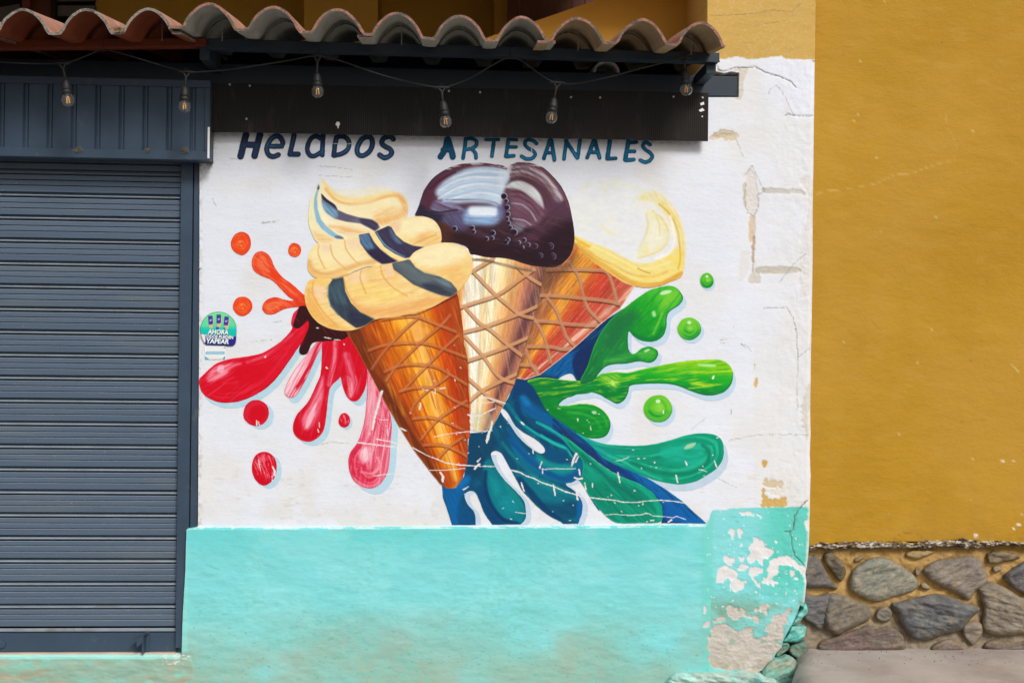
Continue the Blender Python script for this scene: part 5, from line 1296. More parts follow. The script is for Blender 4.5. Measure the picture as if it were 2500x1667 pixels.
def c_sw_low(cv):
    C = lambda p: cr('C', p)
    cv.C[:] = hexc('#f0cf88')
    cv.streak('#f4e2a0', -.25, 40, 6, .6, .48); cv.streak('#e4a860', -.2, 30, 5, .4, .56)
    cv.poly(C([(1080,800),(1200,725),(1400,692),(1540,730),(1600,820),(1500,880),(1300,900),(1150,880)]), '#f5edc0', 12, .9, .12)
    cv.poly(C([(1330,930),(1600,820),(1612,940),(1540,1050),(1480,1090),(1430,1030)]), '#eebd6c', 12, .7, .4, -.6)
    cv.poly(C([(1500,880),(1580,780),(1618,860),(1610,940),(1540,960)]), '#f0d890', 8, .6, .3)
    cv.poly(C([(230,1040),(320,1020),(330,1120),(300,1200),(240,1120)]), '#f0d2b0', 7, .8, .2)
    cv.poly(C([(170,1100),(220,1100),(300,1280),(420,1380),(520,1430),(400,1440),(240,1350),(170,1240)]), '#e6a950', 9, .75, .3, 1.0)
    cv.poly(C([(200,1010),(350,1005),(360,1060),(230,1060),(180,1080)]), '#f2c758', 6, .6, .3)
    cv.poly(C([(560,960),(640,930),(700,1000),(640,1060),(560,1040)]), '#f2d6b2', 8, .7); cv.poly(C([(840,890),(910,880),(930,960),(880,990)]), '#f0d0ac', 7, .7)
    cv.poly(C([(560,1180),(700,1250),(900,1240),(1200,1180),(1400,1140),(1300,1220),(1100,1290),(780,1345),(680,1310)]), '#e8a45e', 12, .8, .35, -.2)
    cv.poly(C([(560,1050),(800,1050),(1000,1120),(900,1200),(700,1200),(600,1150)]), '#f3d978', 12, .6, .35, -.2)
    for l in [[(650,930),(640,1000),(690,1130)], [(815,885),(840,980),(930,1080),(1050,1150)], [(230,1030),(230,1140),(320,1290),(420,1390)], [(500,1000),(520,1100),(590,1220),(700,1320)]]:
        cv.stroke(C(l), '#dfa050', 2.6, .8, .75, .2)
    cv.poly(C([(915,868),(930,920),(1000,970),(1100,1050),(1220,1100),(1350,1145),(1440,1162),(1492,1132),(1480,1090),(1430,1030),(1330,980),(1200,950),(1120,900),(1075,838),(1030,825),(960,848)]), '#46525e', 1.6, .97, .05, .4, sm=False)
    cv.poly(C([(930,860),(1050,850),(1150,930),(1300,980),(1200,1040),(1050,980)]), '#6a7c80', 8, .65, .45, .5)
    cv.poly(C([(1180,1040),(1300,1050),(1400,1110),(1460,1150),(1350,1140),(1220,1090)]), '#2e3344', 6, .75, .2)
    cv.poly(C([(1280,1000),(1380,1010),(1440,1070),(1380,1060)]), '#7fa4ac', 5, .6, .4, .6)
    cv.poly(C([(400,1002),(362,1060),(355,1150),(380,1240),(440,1310),(520,1370),(605,1428),(690,1408),(775,1360),(720,1330),(640,1290),(560,1210),(510,1110),(492,985)]), '#2e3c4e', 1.6, .97, .05, 1.2, sm=False)
    cv.poly(C([(370,1060),(480,1030),(500,1120),(520,1220),(440,1210),(370,1140)]), '#4d7480', 9, .6, .5, 1.3)
    cv.poly(C([(560,1270),(680,1320),(760,1360),(640,1420),(540,1370)]), '#2a2c42', 7, .7, .2)
    cv.stroke(C([(365,1060),(362,1150),(390,1240),(470,1330)]), '#88c0d0', 1.6, .8, .6, .4)
    cv.edge('#dfa455', 3, .5, (.2, 1), .3)
paint('soft_serve', sw_top, 9, c_sw_top, parent=cone_f_o, label='top curl of the caramel soft serve with thin blue ribbons', jitter=.8)
paint('soft_serve', sw_mid, 10, c_sw_mid, parent=cone_f_o, label='middle coil of the caramel soft serve with two dark ribbons')
paint('soft_serve', sw_low, 11, c_sw_low, parent=cone_f_o, label='lowest coil of the caramel soft serve with two slate ribbons')

# ------------------------------------------------------------------ ochre wall on the right and its stone foot
def pxpoly(pts): return Poly(pts, False)
def c_yellow(cv):
    u, v = cv.P[:, 0], cv.P[:, 1]
    cv.C[:] = hexc('#b08724')
    cv.mix('#b68d34', .6 * sstep(.42, .7, fbm(u / 260, v / 200, 81)))
    cv.mix('#a87e1c', .4 * sstep(.5, .72, fbm(u / 180, v / 260, 82)))
    cv.mix('#b89244', .25 * sstep(.55, .75, fbm(u / 50, v / 18, 83)))
    cv.mix('#9c7420', .4 * (1 - sstep(1985, 2040, u + 30 * fbm(u / 30, v / 60, 84))))
    cv.mix('#8a6c2c', .7 * sstep(.86, .88, fbm(u / 7, v / 5, 85, 3)))
    cv.mix('#d8c6a0', .6 * sstep(.88, .9, fbm(u / 9, v / 6, 86, 3)))
    cv.mix('#94702a', .12 * sstep(.6, .7, fbm(u / 24, v / 90, 120)) * sstep(1050, 1320, v))
    cv.mix('#8f7440', .22 * sstep(1270, 1325, v + 40 * (fbm(u / 30, v / 30, 121) - .5)) * sstep(.4, .65, fbm(u / 40, v / 14, 122)))
    for k, L, w, h, a in [('U', [(660,352),(700,330),(790,320),(880,305),(960,290),(1050,250),(1130,240),(1230,205),(1330,180)], .9, '#c6a45c', .8),
                       ('U', [(1330,180),(1340,100),(1300,20),(1290,-60)], .7, '#c2a058', .5), ('U', [(930,940),(980,990)], .7, '#9a7a30', .3),
                       ('U', [(1270,1450),(1400,1425),(1480,1420)], .5, '#94762c', .4), ('R', [(1480,600),(1490,575),(1560,552),(1650,575),(1700,610)], .5, '#8a6e34', .7),
                       ('R', [(2240,600),(2290,588),(2351,600)], .5, '#8a6e34', .6), ('U', [(1600,1150),(1640,1190)], 1.2, '#d8cdb4', .5)]:
        cv.stroke(cr(k, L), h, w + .6, .5, a, .3)
    for (x, y, w, h2) in [(2448, 1123, 7, 2.4), (2473, 1126, 3, 1.6), (2487, 1281, 7, 2), (2383, 1307, 5, 4), (2475, 1290, 3, 1)]:
        d = np.hypot((u - x) / w, (v - y) / h2) + .6 * (fbm(u / 3, v / 3, 87) - .5)
        cv.mix('#e6dfdb', 1 - sstep(.7, 1.1, d))
def y_yellow(u, v, sd):
    y = 0.08 + 0.014 * (fbm(u / 330, v / 300, 88, 3) - .5) + .003 * (fbm(u / 70, v / 40, 89, 3) - .5)
    return y
yw = grid_shape('yellow_wall', pxpoly([(1950,-160),(3500,-160),(3500,1312),(2760,1322),(2560,1326),(2480,1329),(2420,1326),(2360,1323),(2330,1318),(2280,1322),(2200,1321),(2100,1323),(2040,1325),(1950,1335)]), 5.0,
    c_yellow, y_yellow, M['yellow'], back=.2, label='plain ochre yellow plaster wall right of the mural wall', cat='wall')
def c_lip(cv):
    u, v = cv.P[:, 0], cv.P[:, 1]
    n = fbm(u / 9, v / 3, 91, 5)
    cv.C[:] = hexc('#6e6250'); cv.mix('#d2cbc2', .9 * sstep(.53, .62, n)); cv.mix('#3a3226', .8 * (1 - sstep(.36, .46, n)))
    cv.mix('#b89440', .7 * sstep(.5, .6, fbm(u / 30, v / 8, 92)) * (1 - sstep(1322, 1332, v)))
grid_shape('plaster_edge', pxpoly([(1960,1338),(1990,1328),(2003,1322),(2020,1325),(2040,1329),(2062,1322),(2150,1321),(2190,1324),(2204,1320),(2220,1326),(2262,1319),(2340,1318),(2352,1312),(2366,1318),(2450,1320),(2500,1324),(2740,1322),(3490,1310),(3490,1322),(2740,1334),(2500,1332),(2450,1330),(2400,1336),(2360,1338),(2330,1334),(2260,1336),(2180,1337),(2080,1339),(2000,1338),(1960,1345)]),
    2.0, c_lip, lambda u, v, s: .058 + .03 * (fbm(u / 9, v / 5, 93, 4) - .5) + .02 * (s > -1.5), M['rough'], parent=yw, back=.13, jitter=3,
    label='ragged broken lower edge of the ochre plaster')
def c_mortar(cv):
    u, v = cv.P[:, 0], cv.P[:, 1]
    cv.C[:] = hexc('#b3925a')
    cv.mix('#bb9c68', .6 * sstep(.45, .65, fbm(u / 40, v / 30, 94))); cv.mix('#94743c', .5 * sstep(.55, .7, fbm(u / 18, v / 14, 95)))
    low = sstep(1440, 1540, v + 60 * (fbm(u / 60, v / 40, 96) - .5)); left = (1 - sstep(1990, 2060, u)) * sstep(1520, 1560, v)
    cv.mix('#8e8474', .9 * np.clip(low + left, 0, 1)); cv.mix('#6f6555', .5 * low * sstep(.5, .65, fbm(u / 12, v / 10, 97)))
    cv.mix('#7a6030', .6 * (1 - sstep(1338, 1352, v)))
foot = grid_shape('stone_foundation', pxpoly([(1940,1331),(3500,1312),(3500,1590),(1940,1606)]), 3.0, c_mortar,
    lambda u, v, s: .105 + .03 * (fbm(u / 22, v / 20, 98, 4) - .5) - .012 * sstep(1560, 1595, v), M['rough'], back=.25,
    label='rubble stone footing with ochre pointing under the yellow wall', cat='foundation')
def dome(name, pts, y0, hgt, col, col2, mat, parent=None, seed=1, rings=7, sharp=.55, tilt=(0, 0), rough=.25, dense=3, label=None, rim='#a08658', step=2.6, slaty=1.0):
    """a stone: outline on the wall, swelling towards the street"""
    p = smooth(pts, True, 3)
    c = p.mean(0); size = np.hypot(*(p.max(0) - p.min(0))) / 2; inr = np.sqrt(size * min(p.max(0) - p.min(0)) / 2) * .75
    def hf(u, v, sd):
        e = np.clip(-sd / (sharp * inr), 0, 1)
        h = hgt * np.sqrt(np.maximum(1 - (1 - e) ** 2, 0))
        w = v + .35 * u * ((seed % 3) - .6)
        led = fbm(u / 60 + seed * 3, w / 13, seed, 4) - .5
        led2 = np.abs(fbm(u / 26 + seed, w / 9, seed + 4, 3) - .5)
        h = h + e * hgt * rough * (led * 2.2 - led2 * 1.6 * slaty)
        h = h + e * hgt * ((u - c[0]) / size * tilt[0] + (v - c[1]) / size * tilt[1])
        return y0 - h
    def cf(cv):
        u, v = cv.P[:, 0], cv.P[:, 1]
        cv.C[:] = hexc(col)
        w = v + .35 * u * ((seed % 3) - .6)
        cv.mix(col2, .85 * sstep(.42, .62, fbm(u / 30 + 3, v / 24, seed + 11, 4)))
        g = fbm(u / 16, w / 6, seed + 20, 4) - .5
        cv.C *= (1 + .5 * g)[:, None]
        if 'stone' == name: cv.mix('#8f897c', .22 + .3 * sstep(.5, .7, fbm(u / 18, v / 12, seed + 50)))
        cv.mix(rim, .4 * sstep(-7, -1, cv.sd + 9 * (fbm(u / 12, v / 12, seed + 30) - .5)))
        cv.mix(rim, .3 * sstep(.7, .76, fbm(u / 14, v / 20, seed + 31)))
    return grid_shape(name, Poly(p, False), step, cf, hf, mat, parent=parent, back=lambda u, v: np.full(len(u), y0 + .03), label=label, jitter=1.5)
STN = [('Q1', [(70,300),(150,285),(230,290),(300,420),(380,560),(445,655),(300,645),(70,630)], '#4b4b4e', '#5f5d5c', .05),
 ('Q1', [(310,270),(380,240),(450,280),(540,400),(555,480),(500,575),(440,520),(370,420),(312,350)], '#4a4236', '#6f654e', .04),
 ('Q1', [(655,320),(720,285),(785,295),(740,340),(680,352)], '#8a8274', '#75694f', .02),
 ('Q1', [(630,560),(690,430),(820,345),(960,305),(1100,340),(1250,430),(1380,540),(1397,640),(1300,710),(1150,750),(1000,800),(900,807),(760,750),(640,680)], '#868a7c', '#9a9682', .05),
 ('Q2', [(40,260),(130,212),(280,208),(410,225),(300,280),(190,318),(100,300)], '#b4924e', '#9c8048', .025),
 ('Q1', [(60,750),(200,765),(380,740),(360,900),(310,1080),(240,1145),(160,1080),(60,1000)], '#54565a', '#67666a', .045),
 ('Q1', [(375,745),(520,750),(680,820),(800,870),(850,960),(820,1040),(700,1100),(560,1165),(470,1205),(380,1170),(312,1080),(320,900)], '#69655d', '#7d7361', .055),
 ('Q1', [(930,960),(980,900),(1060,890),(1112,950),(1085,1040),(990,1058),(935,1020)], '#73746d', '#8a8268', .035),
 ('Q1', [(280,1310),(500,1230),(720,1150),(830,1110),(900,1160),(1050,1130),(1190,1200),(1232,1280),(1228,1395),(900,1415),(500,1432),(290,1410)], '#625650', '#705a57', .04),
 ('Q2', [(285,440),(420,345),(620,312),(820,290),(930,330),(980,420),(1017,560),(960,640),(880,680),(810,785),(680,720),(500,640),(390,580),(300,500)], '#7d746b', '#8f867a', .05),
 ('Q2', [(-90,860),(30,835),(200,780),(430,745),(600,785),(740,850),(905,900),(880,960),(780,1050),(700,1155),(500,1205),(380,1250),(230,1275),(130,1235),(50,1130),(-10,1000)], '#4e5256', '#62666a', .06),
 ('Q2', [(235,610),(290,600),(345,650),(322,682),(250,665)], '#8c8672', '#a09880', .025), ('Q2', [(165,430),(210,415),(238,450),(215,512),(172,500)], '#8a7e68', '#5c5040', .025),
 ('Q2', [(1045,250),(1200,225),(1400,270),(1385,312),(1240,345),(1070,372),(1040,320)], '#54493b', '#8a7a5a', .035), ('Q2', [(1095,410),(1205,405),(1185,450),(1120,472)], '#948c7a', '#a89c80', .025),
 ('Q2', [(1235,510),(1400,400),(1560,320),(1640,420),(1600,740),(1480,720),(1380,680),(1290,600)], '#5a5d62', '#4a4448', .05),
 ('Q2', [(960,760),(945,680),(1060,605),(1180,640),(1300,700),(1400,770),(1560,800),(1640,1000),(1560,1160),(1400,1200),(1200,1215),(1060,1190),(985,1100),(1000,900)], '#7e7567', '#948a76', .055),
 ('Q2', [(740,1130),(790,1080),(880,1060),(955,1090),(974,1170),(930,1260),(860,1335),(800,1290),(745,1200)], '#807669', '#8f8577', .035),
 ('Q2', [(370,1365),(500,1290),(600,1282),(700,1330),(765,1395),(600,1412),(400,1412)], '#6d6057', '#80726a', .035),
 ('Q2', [(1005,1350),(1060,1300),(1170,1290),(1350,1310),(1640,1280),(1650,1395),(1300,1405),(1060,1395)], '#6c6158', '#807668', .035),
 ('Q2', [(1640,820),(1800,700),(2000,760),(2050,1000),(1900,1200),(1720,1120)], '#6a6660', '#7b756c', .05), ('Q2', [(1660,400),(1800,300),(2050,330),(2080,560),(1860,640),(1700,560)], '#77706a', '#888078', .05)]
for i, (k, p, c1, c2, h) in enumerate(STN):
    _q = cr(k, p); _q = _q.mean(0) + (_q - _q.mean(0)) * (1.07 if h > .03 else 1.0)
    dome('stone', _q, .10, h * .9, c1, c2, M['stone'], parent=foot, seed=i + 2, rings=7, rough=.35 if h > .03 else .15, sharp=.35, dense=4, tilt=((i % 3 - 1) * .2, .15 - (i % 2) * .3))

for i, (k, p, c1, c2, h) in enumerate(STN[3:]):
    _q = cr(k, p) + [585, -8]
    if _q[:, 0].min() > 2590: dome('stone', _q, .10, h * .9, c2, c1, M['stone'], parent=foot, seed=i + 60, rough=.3, sharp=.35)
# broken corner of the teal base: loose plaster and bare footing stones
def XP(p): return cr('X', p)
dome('plaster_fragment', XP([(1890,150),(1940,170),(1990,160),(2022,240),(2010,335),(1930,400),(1880,470),(1740,532),(1760,480),(1810,400),(1840,330),(1905,285),(1945,225),(1890,190)]), .03, .028, '#62c0b4', '#98cfc4', M['rough'], parent=shop_wall, seed=40, rings=5, sharp=.22, rough=.7, rim='#78c0b2', label='loose turquoise plaster flake')
dome('plaster_fragment', XP([(1740,542),(1850,545),(1990,552),(1985,640),(1960,730),(1880,800),(1740,812),(1600,792),(1680,680)]), .04, .04, '#6cc2b6', '#9cd2c8', M['rough'], parent=shop_wall, seed=41, rings=5, sharp=.2, rough=.7, rim='#5aae9e', label='loose turquoise plaster block with a dark gap below')
dome('footing_stone', XP([(1720,860),(1850,820),(1960,780),(2025,860),(2010,1000),(1920,1130),(1800,1080),(1700,980)]), .06, .025, '#7d7a6a', '#5e8a7c', M['rough'], parent=shop_wall, seed=42, sharp=.25, rough=.6, rim='#8a8474')
dome('footing_stone', XP([(1560,840),(1700,830),(1700,920),(1600,1010),(1520,1060),(1480,1040)]), .03, .03, '#6f9484', '#8a8470', M['rough'], parent=shop_wall, seed=43, sharp=.25, rough=.7, rim='#82a898')
dome('footing_stone', XP([(1420,1110),(1540,1080),(1680,1040),(1800,1090),(1890,1220),(1940,1340),(1960,1500),(1900,1700),(1500,1720),(1300,1600),(1250,1300)]), .0, .035, '#86b8a8', '#a2a892', M['rough'], parent=shop_wall, seed=44, rim='#8cbcae', sharp=.4, rough=.5)
dome('footing_ledge', XP([(-260,1345),(-100,1320),(300,1318),(700,1330),(1150,1322),(1300,1380),(1460,1420),(1600,1560),(1600,1760),(-300,1760),(-420,1560)]), -.01, .06, '#a9c4b8', '#9fdad0', M['rough'], parent=shop_wall, seed=45, rings=8, rim='#d0d4ca', sharp=.3, rough=.5, label='lumpy pale turquoise ledge along the foot of the wall')

# backing behind the broken corner
bk = MB(); a = P1(1840, 1400, .14); b = P1(1990, 1640, .14)
bk.box(a[0], b[0], .13, .3, b[2] - .1, a[2]).build('rubble_core', M['rough'], parent=shop_wall, C=np.tile(hexc('#7a6c58'), (8, 1)))

# ------------------------------------------------------------------ ground
xs = np.concatenate([np.linspace(-40, -4, 10), np.linspace(-3.8, 3.8, 150), np.linspace(4, 40, 10)])
ys = np.concatenate([np.linspace(-40, -5.5, 10), np.linspace(-5.3, .3, 110)])
GX, GY = np.meshgrid(xs, ys)
gz = -.17 + .22 * sstep(-.03, .03, GX - 1.63 - .31 * np.clip(GY, -1.5, .3) + .05 * (fbm(GX * 6, GY * 6, 101) - .5)) + .012 * (fbm(GX * 2, GY * 2, 102) - .5) * (np.abs(GX) < 4) - .1 * sstep(-1.4, -1.9, GY)
gz -= .05 * sstep(1.5, -2.5, GX) * 0
nr, nc = GX.shape
ii, jj = np.meshgrid(np.arange(nr - 1), np.arange(nc - 1), indexing='ij'); a = (ii * nc + jj).ravel()
obj('pavement', np.stack([GX, GY, gz], -1).reshape(-1, 3), np.stack([a, a + 1, a + nc + 1, a + nc], 1), M['ground'], smooth_on=True, kind='structure')
MB().box(-40, 40, -40, -1.5, -.5, -.16).build('road', make_mat('low_bounce_road', '#4a4743', rough=.9, var=.2), kind='structure')  # unseen street, added dark so less light bounces up under the eave

gr = np.random.RandomState(9); m = MB()
for _ in range(170):
    gx_, gy_ = gr.uniform(1.55, 3.4), .06 - abs(gr.normal(0, .16)); r_ = gr.uniform(.001, .0045)
    c_ = np.array([gx_, gy_, .052]); V_ = c_ + r_ * np.array([[1, 0, 0], [0, 1, 0], [-1, 0, 0], [0, -1, 0], [0, 0, .8], [0, 0, -.8]]) * gr.uniform(.6, 1.3, (6, 3))
    m.add(V_, [[0, 1, 4], [1, 2, 4], [2, 3, 4], [3, 0, 4], [1, 0, 5], [2, 1, 5], [3, 2, 5], [0, 3, 5]])
m.build('grit', make_mat('grey_grit', '#a0968a', rough=.95, var=.4, vscale=40), kind='stuff', label='loose grit and crumbs of plaster on the pavement at the wall foot', cat='grit')
# ------------------------------------------------------------------ roller shutter
ztop = P1(220, 418.9, .05)[2]; zbot = P1(220, 1529.5, .05)[2]; PZ = (ztop - zbot) / 20
xr = P1(437, 900, .05)[0] + .012; xl = -3.1
sh = empty('roller_shutter', ((xl + xr) / 2, .05, P1(220, 1598, .05)[2]), 'closed slate blue metal roller shutter with horizontal ribs', 'shutter')
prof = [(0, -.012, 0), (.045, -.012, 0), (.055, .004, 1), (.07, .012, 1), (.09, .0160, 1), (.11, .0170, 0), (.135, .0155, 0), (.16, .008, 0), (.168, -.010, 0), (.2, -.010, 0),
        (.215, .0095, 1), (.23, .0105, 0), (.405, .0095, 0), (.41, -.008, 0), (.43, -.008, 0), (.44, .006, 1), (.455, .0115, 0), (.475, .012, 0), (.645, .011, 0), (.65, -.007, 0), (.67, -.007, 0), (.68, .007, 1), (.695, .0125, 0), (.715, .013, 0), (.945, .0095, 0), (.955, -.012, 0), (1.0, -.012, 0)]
first = None
for k in range(22):
    zt = ztop + PZ - k * PZ
    if k == 21: break
    if first is None:
        V = []
        for (t, d, _m) in prof:
            V.append((xl, .05 - d, zt - t * PZ)); V.append((xr, .05 - d, zt - t * PZ))
        F = [[2 * i, 2 * i + 2, 2 * i + 3, 2 * i + 1] for i in range(len(prof) - 1)]
        first = obj('slat', V, np.array(F), [M['slat'], M['slat_lit_worn']], parent=sh, mi=[q[2] for q in prof[:-1]])
        z0 = zt
    else:
        c = first.copy(); COL.objects.link(c); c.parent = sh
        c.location.z = -(z0 - zt) * 1.0
        c.location.x = 0; c.location.y = .0006 * ((k * 7) % 3 - 1)
zb1 = P1(220, 1546, .035)[2]; zb2 = P1(220, 1590, .035)[2]; zb3 = P1(220, 1598, .03)[2]
MB().box(xl, xr - .004, .033, .06, zb2, zb1 + .002, .002).build('bottom_rail', M['steel'], sh)
MB().box(xl, xr - .006, .012, .06, zb3, zb2 - .001, .002).build('bottom_lip', M['sill'], sh)
MB().box(xl, xr - .004, .036, .05, P1(220, 1541, .04)[2], P1(220, 1533, .04)[2], .003).build('rail_bead', M['slat_lit_worn'], sh)
MB().box(xl, xr, .04, .06, ztop + PZ, ztop + PZ + .12).build('shutter_curtain_top', M['slat'], sh)
# locking bracket and lock button
bz = lambda v: P1(340, v, .0)[2]
bx = lambda u: P1(u, 1570, .0)[0]
m = MB()
m.box(bx(349), bx(353), -.02, .034, bz(1592), bz(1546), .001)
m.box(bx(349), bx(361), .026, .032, bz(1594), bz(1545), .001)
v0 = np.array([(bx(325), -.012, bz(1559)), (bx(361), .03, bz(1545)), (bx(361), .03, bz(1549)), (bx(325), -.012, bz(1562.5)), (bx(325), -.03, bz(1559)), (bx(352), -.03, bz(1547)), (bx(352), -.03, bz(1550)), (bx(325), -.03, bz(1562))])
m.add(v0, [[0, 1, 5, 4], [3, 7, 6, 2], [4, 5, 6, 7], [0, 3, 2, 1], [0, 4, 7, 3], [1, 2, 6, 5]])
v1 = np.array([(bx(337), -.029, bz(1556)), (bx(352), -.029, bz(1549)), (bx(352), -.029, bz(1564)), (bx(338), -.029, bz(1576))]); v1b = v1 + [0, .004, 0]
m.add(np.concatenate([v1, v1b]), [[0, 3, 2, 1], [4, 5, 6, 7], [0, 1, 5, 4], [1, 2, 6, 5], [2, 3, 7, 6], [3, 0, 4, 7]])
m.build('lock_bracket', M['steel'], sh)
Vk, Fk = lathe([(0, 0), (.017, 0), (.019, .003), (.019, .009), (.015, .012), (0, .012)], (P1(4, 1571, .02)[0], .034, P1(4, 1571, .02)[2]), (0, -1, .001), 18) if False else (None, None)
def disc(c, r, d, seg=20):
    an = np.linspace(0, 2 * math.pi, seg, endpoint=False)
    V = []
    for rr, dd in ((r, 0), (r, d * .8), (r * .85, d), (0.0001, d)):
        V += [(c[0] + rr * math.cos(t), c[1] - dd, c[2] + rr * math.sin(t)) for t in an]
    F = [[i * seg + k, i * seg + (k + 1) % seg, (i + 1) * seg + (k + 1) % seg, (i + 1) * seg + k] for i in range(3) for k in range(seg)]
    return np.array(V), np.array(F)
Vk, Fk = disc(P1(5, 1572, .034), .017, .012)
obj('lock_button', Vk, Fk, M['steel'], sh, smooth_on=False)
# guide posts at the right of the shutter
gp = empty('guide_post', (P1(455, 900, 0)[0], .02, P1(455, 1580, 0)[2]), 'slate blue steel door post between shutter and mural wall', 'door post')
x1 = P1(437.5, 750, .006)[0]; x2 = P1(467, 750, .006)[0]; x3 = P1(484.5, 750, .01)[0]
MB().box(x1, x2, .006, .12, P1(440, 1582, 0)[2], P1(440, 385, 0)[2], .002).build('front_channel', M['steel'], gp)
MB().box(x2 + .004, x3 + .004, .012, .12, P1(470, 1300, 0)[2], P1(470, 385, 0)[2], .002).build('side_channel', M['steel'], gp)

# ------------------------------------------------------------------ shutter header box
HY = -.10
hx1 = P1(512, 300, HY)[0]; hz0 = P1(250, 386.5, HY)[2]; hz1 = P1(250, 190, HY)[2]
hz0i = P1(250, 364, HY)[2]; hz1i = P1(250, 208, HY)[2]; hxi = P1(499, 300, HY)[0]
hb = empty('shutter_header', ((xl + hx1) / 2, HY + .1, hz0), 'slate blue ribbed metal box housing the rolled shutter above the door', 'shutter box')
MB().box(xl, hx1, HY, HY + .03, hz0, hz0i, .002).build('bottom_rail', M['steel'], hb)
MB().box(xl, hx1, HY, HY + .03, hz1i, hz1, .002).build('top_rail', M['steel'], hb)
MB().box(hxi, hx1, HY + .001, HY + .03, hz0i + .001, hz1i - .001, .002).build('end_stile', M['steel'], hb)
MB().box(xl, hx1 - .002, HY + .031, .0, hz0 + .002, hz0 + .006).box(hx1 - .006, hx1 - .002, HY + .031, .0, hz0 + .006, hz1).build('casing', M['steel'], hb)
MB().box(hx1 - .008, hx1 + .001, HY - .002, HY - .0006, P1(511, 387, HY)[2], P1(511, 311, HY)[2]).build('paint_smear', M['white'], hb, label='streak of white wall paint on the box edge')
gper = 56.2 / 539.0; gx0 = P1(462, 280, HY)[0]
V = []; xs_ = []
k = 0
prof2 = [(0, 0), (.006, .011), (.010, .011), (.014, .001), (.021, .001), (.0235, .008), (.026, .008), (.0285, 0)]
gx = gx0 - gper * 26
while gx < hxi:
    for (dx, d) in prof2: xs_.append((gx + dx, d))
    gx += gper
    k += 1
xs_ = [q for q in xs_ if xl < q[0] < hxi] ; xs_ = [(xl, 0)] + xs_ + [(hxi, 0)]
for x, d in xs_: V.append((x, HY + .008 + d, hz0i)); V.append((x, HY + .008 + d, hz1i))
obj('ribbed_sheet', V, np.array([[2 * i, 2 * i + 2, 2 * i + 3, 2 * i + 1] for i in range(len(xs_) - 1)]), M['steel'], hb)

# ------------------------------------------------------------------ canopy: beams and clay tiles
can = empty('tiled_canopy', (0, 0, P1(1100, 235, -.03)[2]), 'small roof canopy of old clay tiles on dark blue steel beams', 'canopy')
def beam(name, u0, t0, b0, u1, t1, b1, yf, dep, mat, bev=.003, lip=False):
    A0, A1, B0, B1 = P1(u0, t0, yf), P1(u0, b0, yf), P1(u1, t1, yf), P1(u1, b1, yf)
    m = MB().box(0, 1, yf, yf + dep, 0, 1, 0)
    def warp(V):
        V = V.copy(); s = V[:, 0].copy(); q = V[:, 2].copy()
        V[:, 0] = A0[0] + (B0[0] - A0[0]) * s
        lo = A1[2] + (B1[2] - A1[2]) * s; hi = A0[2] + (B0[2] - A0[2]) * s
        V[:, 2] = lo + (hi - lo) * q
        return V
    V = warp(np.concatenate(m.V)); F = m.faces()
    o = obj(name, V, F, mat, can)
    if lip:
        m2 = MB().box(0, 1, yf - .006, yf - .0005, -.06, .10)
        obj('beam_lip', warp(np.concatenate(m2.V)), m2.faces(), mat, can)
    bvm = o.modifiers.new('bevel', 'BEVEL'); bvm.width = bev; bvm.segments = 2
    return o
beam('front_beam', 507, 93.5, 118, 1757, 129, 151.5, -.25, .06, M['beam'], lip=True)
beam('brown_beam', -520, 102, 124, 505, 92, 113, -.24, .05, M['brownbeam'])
beam('rear_beam', -520, 129, 178, 1801, 187, 236, .012, .08, M['beam'])
def prism(name, u0, u1, v0, v1, yf, yb, mat, parent=can):
    a = P1(u0, v0, yf); b = P1(u1, v1, yf)
    return MB().box(a[0], b[0], yf, yb, b[2], a[2], .002).build(name, mat, parent)
prism('rafter', 1724, 1748, 153, 180, -.22, .01, M['beam'])
prism('rafter', 487, 512, 96, 146, -.235, .01, M['beam'])
# dark sheet added as the loft's shade, hiding bright wall behind the beams
obj('loft_shade_sheet', P(np.array([-160, 1727, 1727, -160]), np.array([104, 138, 300, 300]), .47), np.array([[0, 3, 2, 1]]), M['dark'], can)

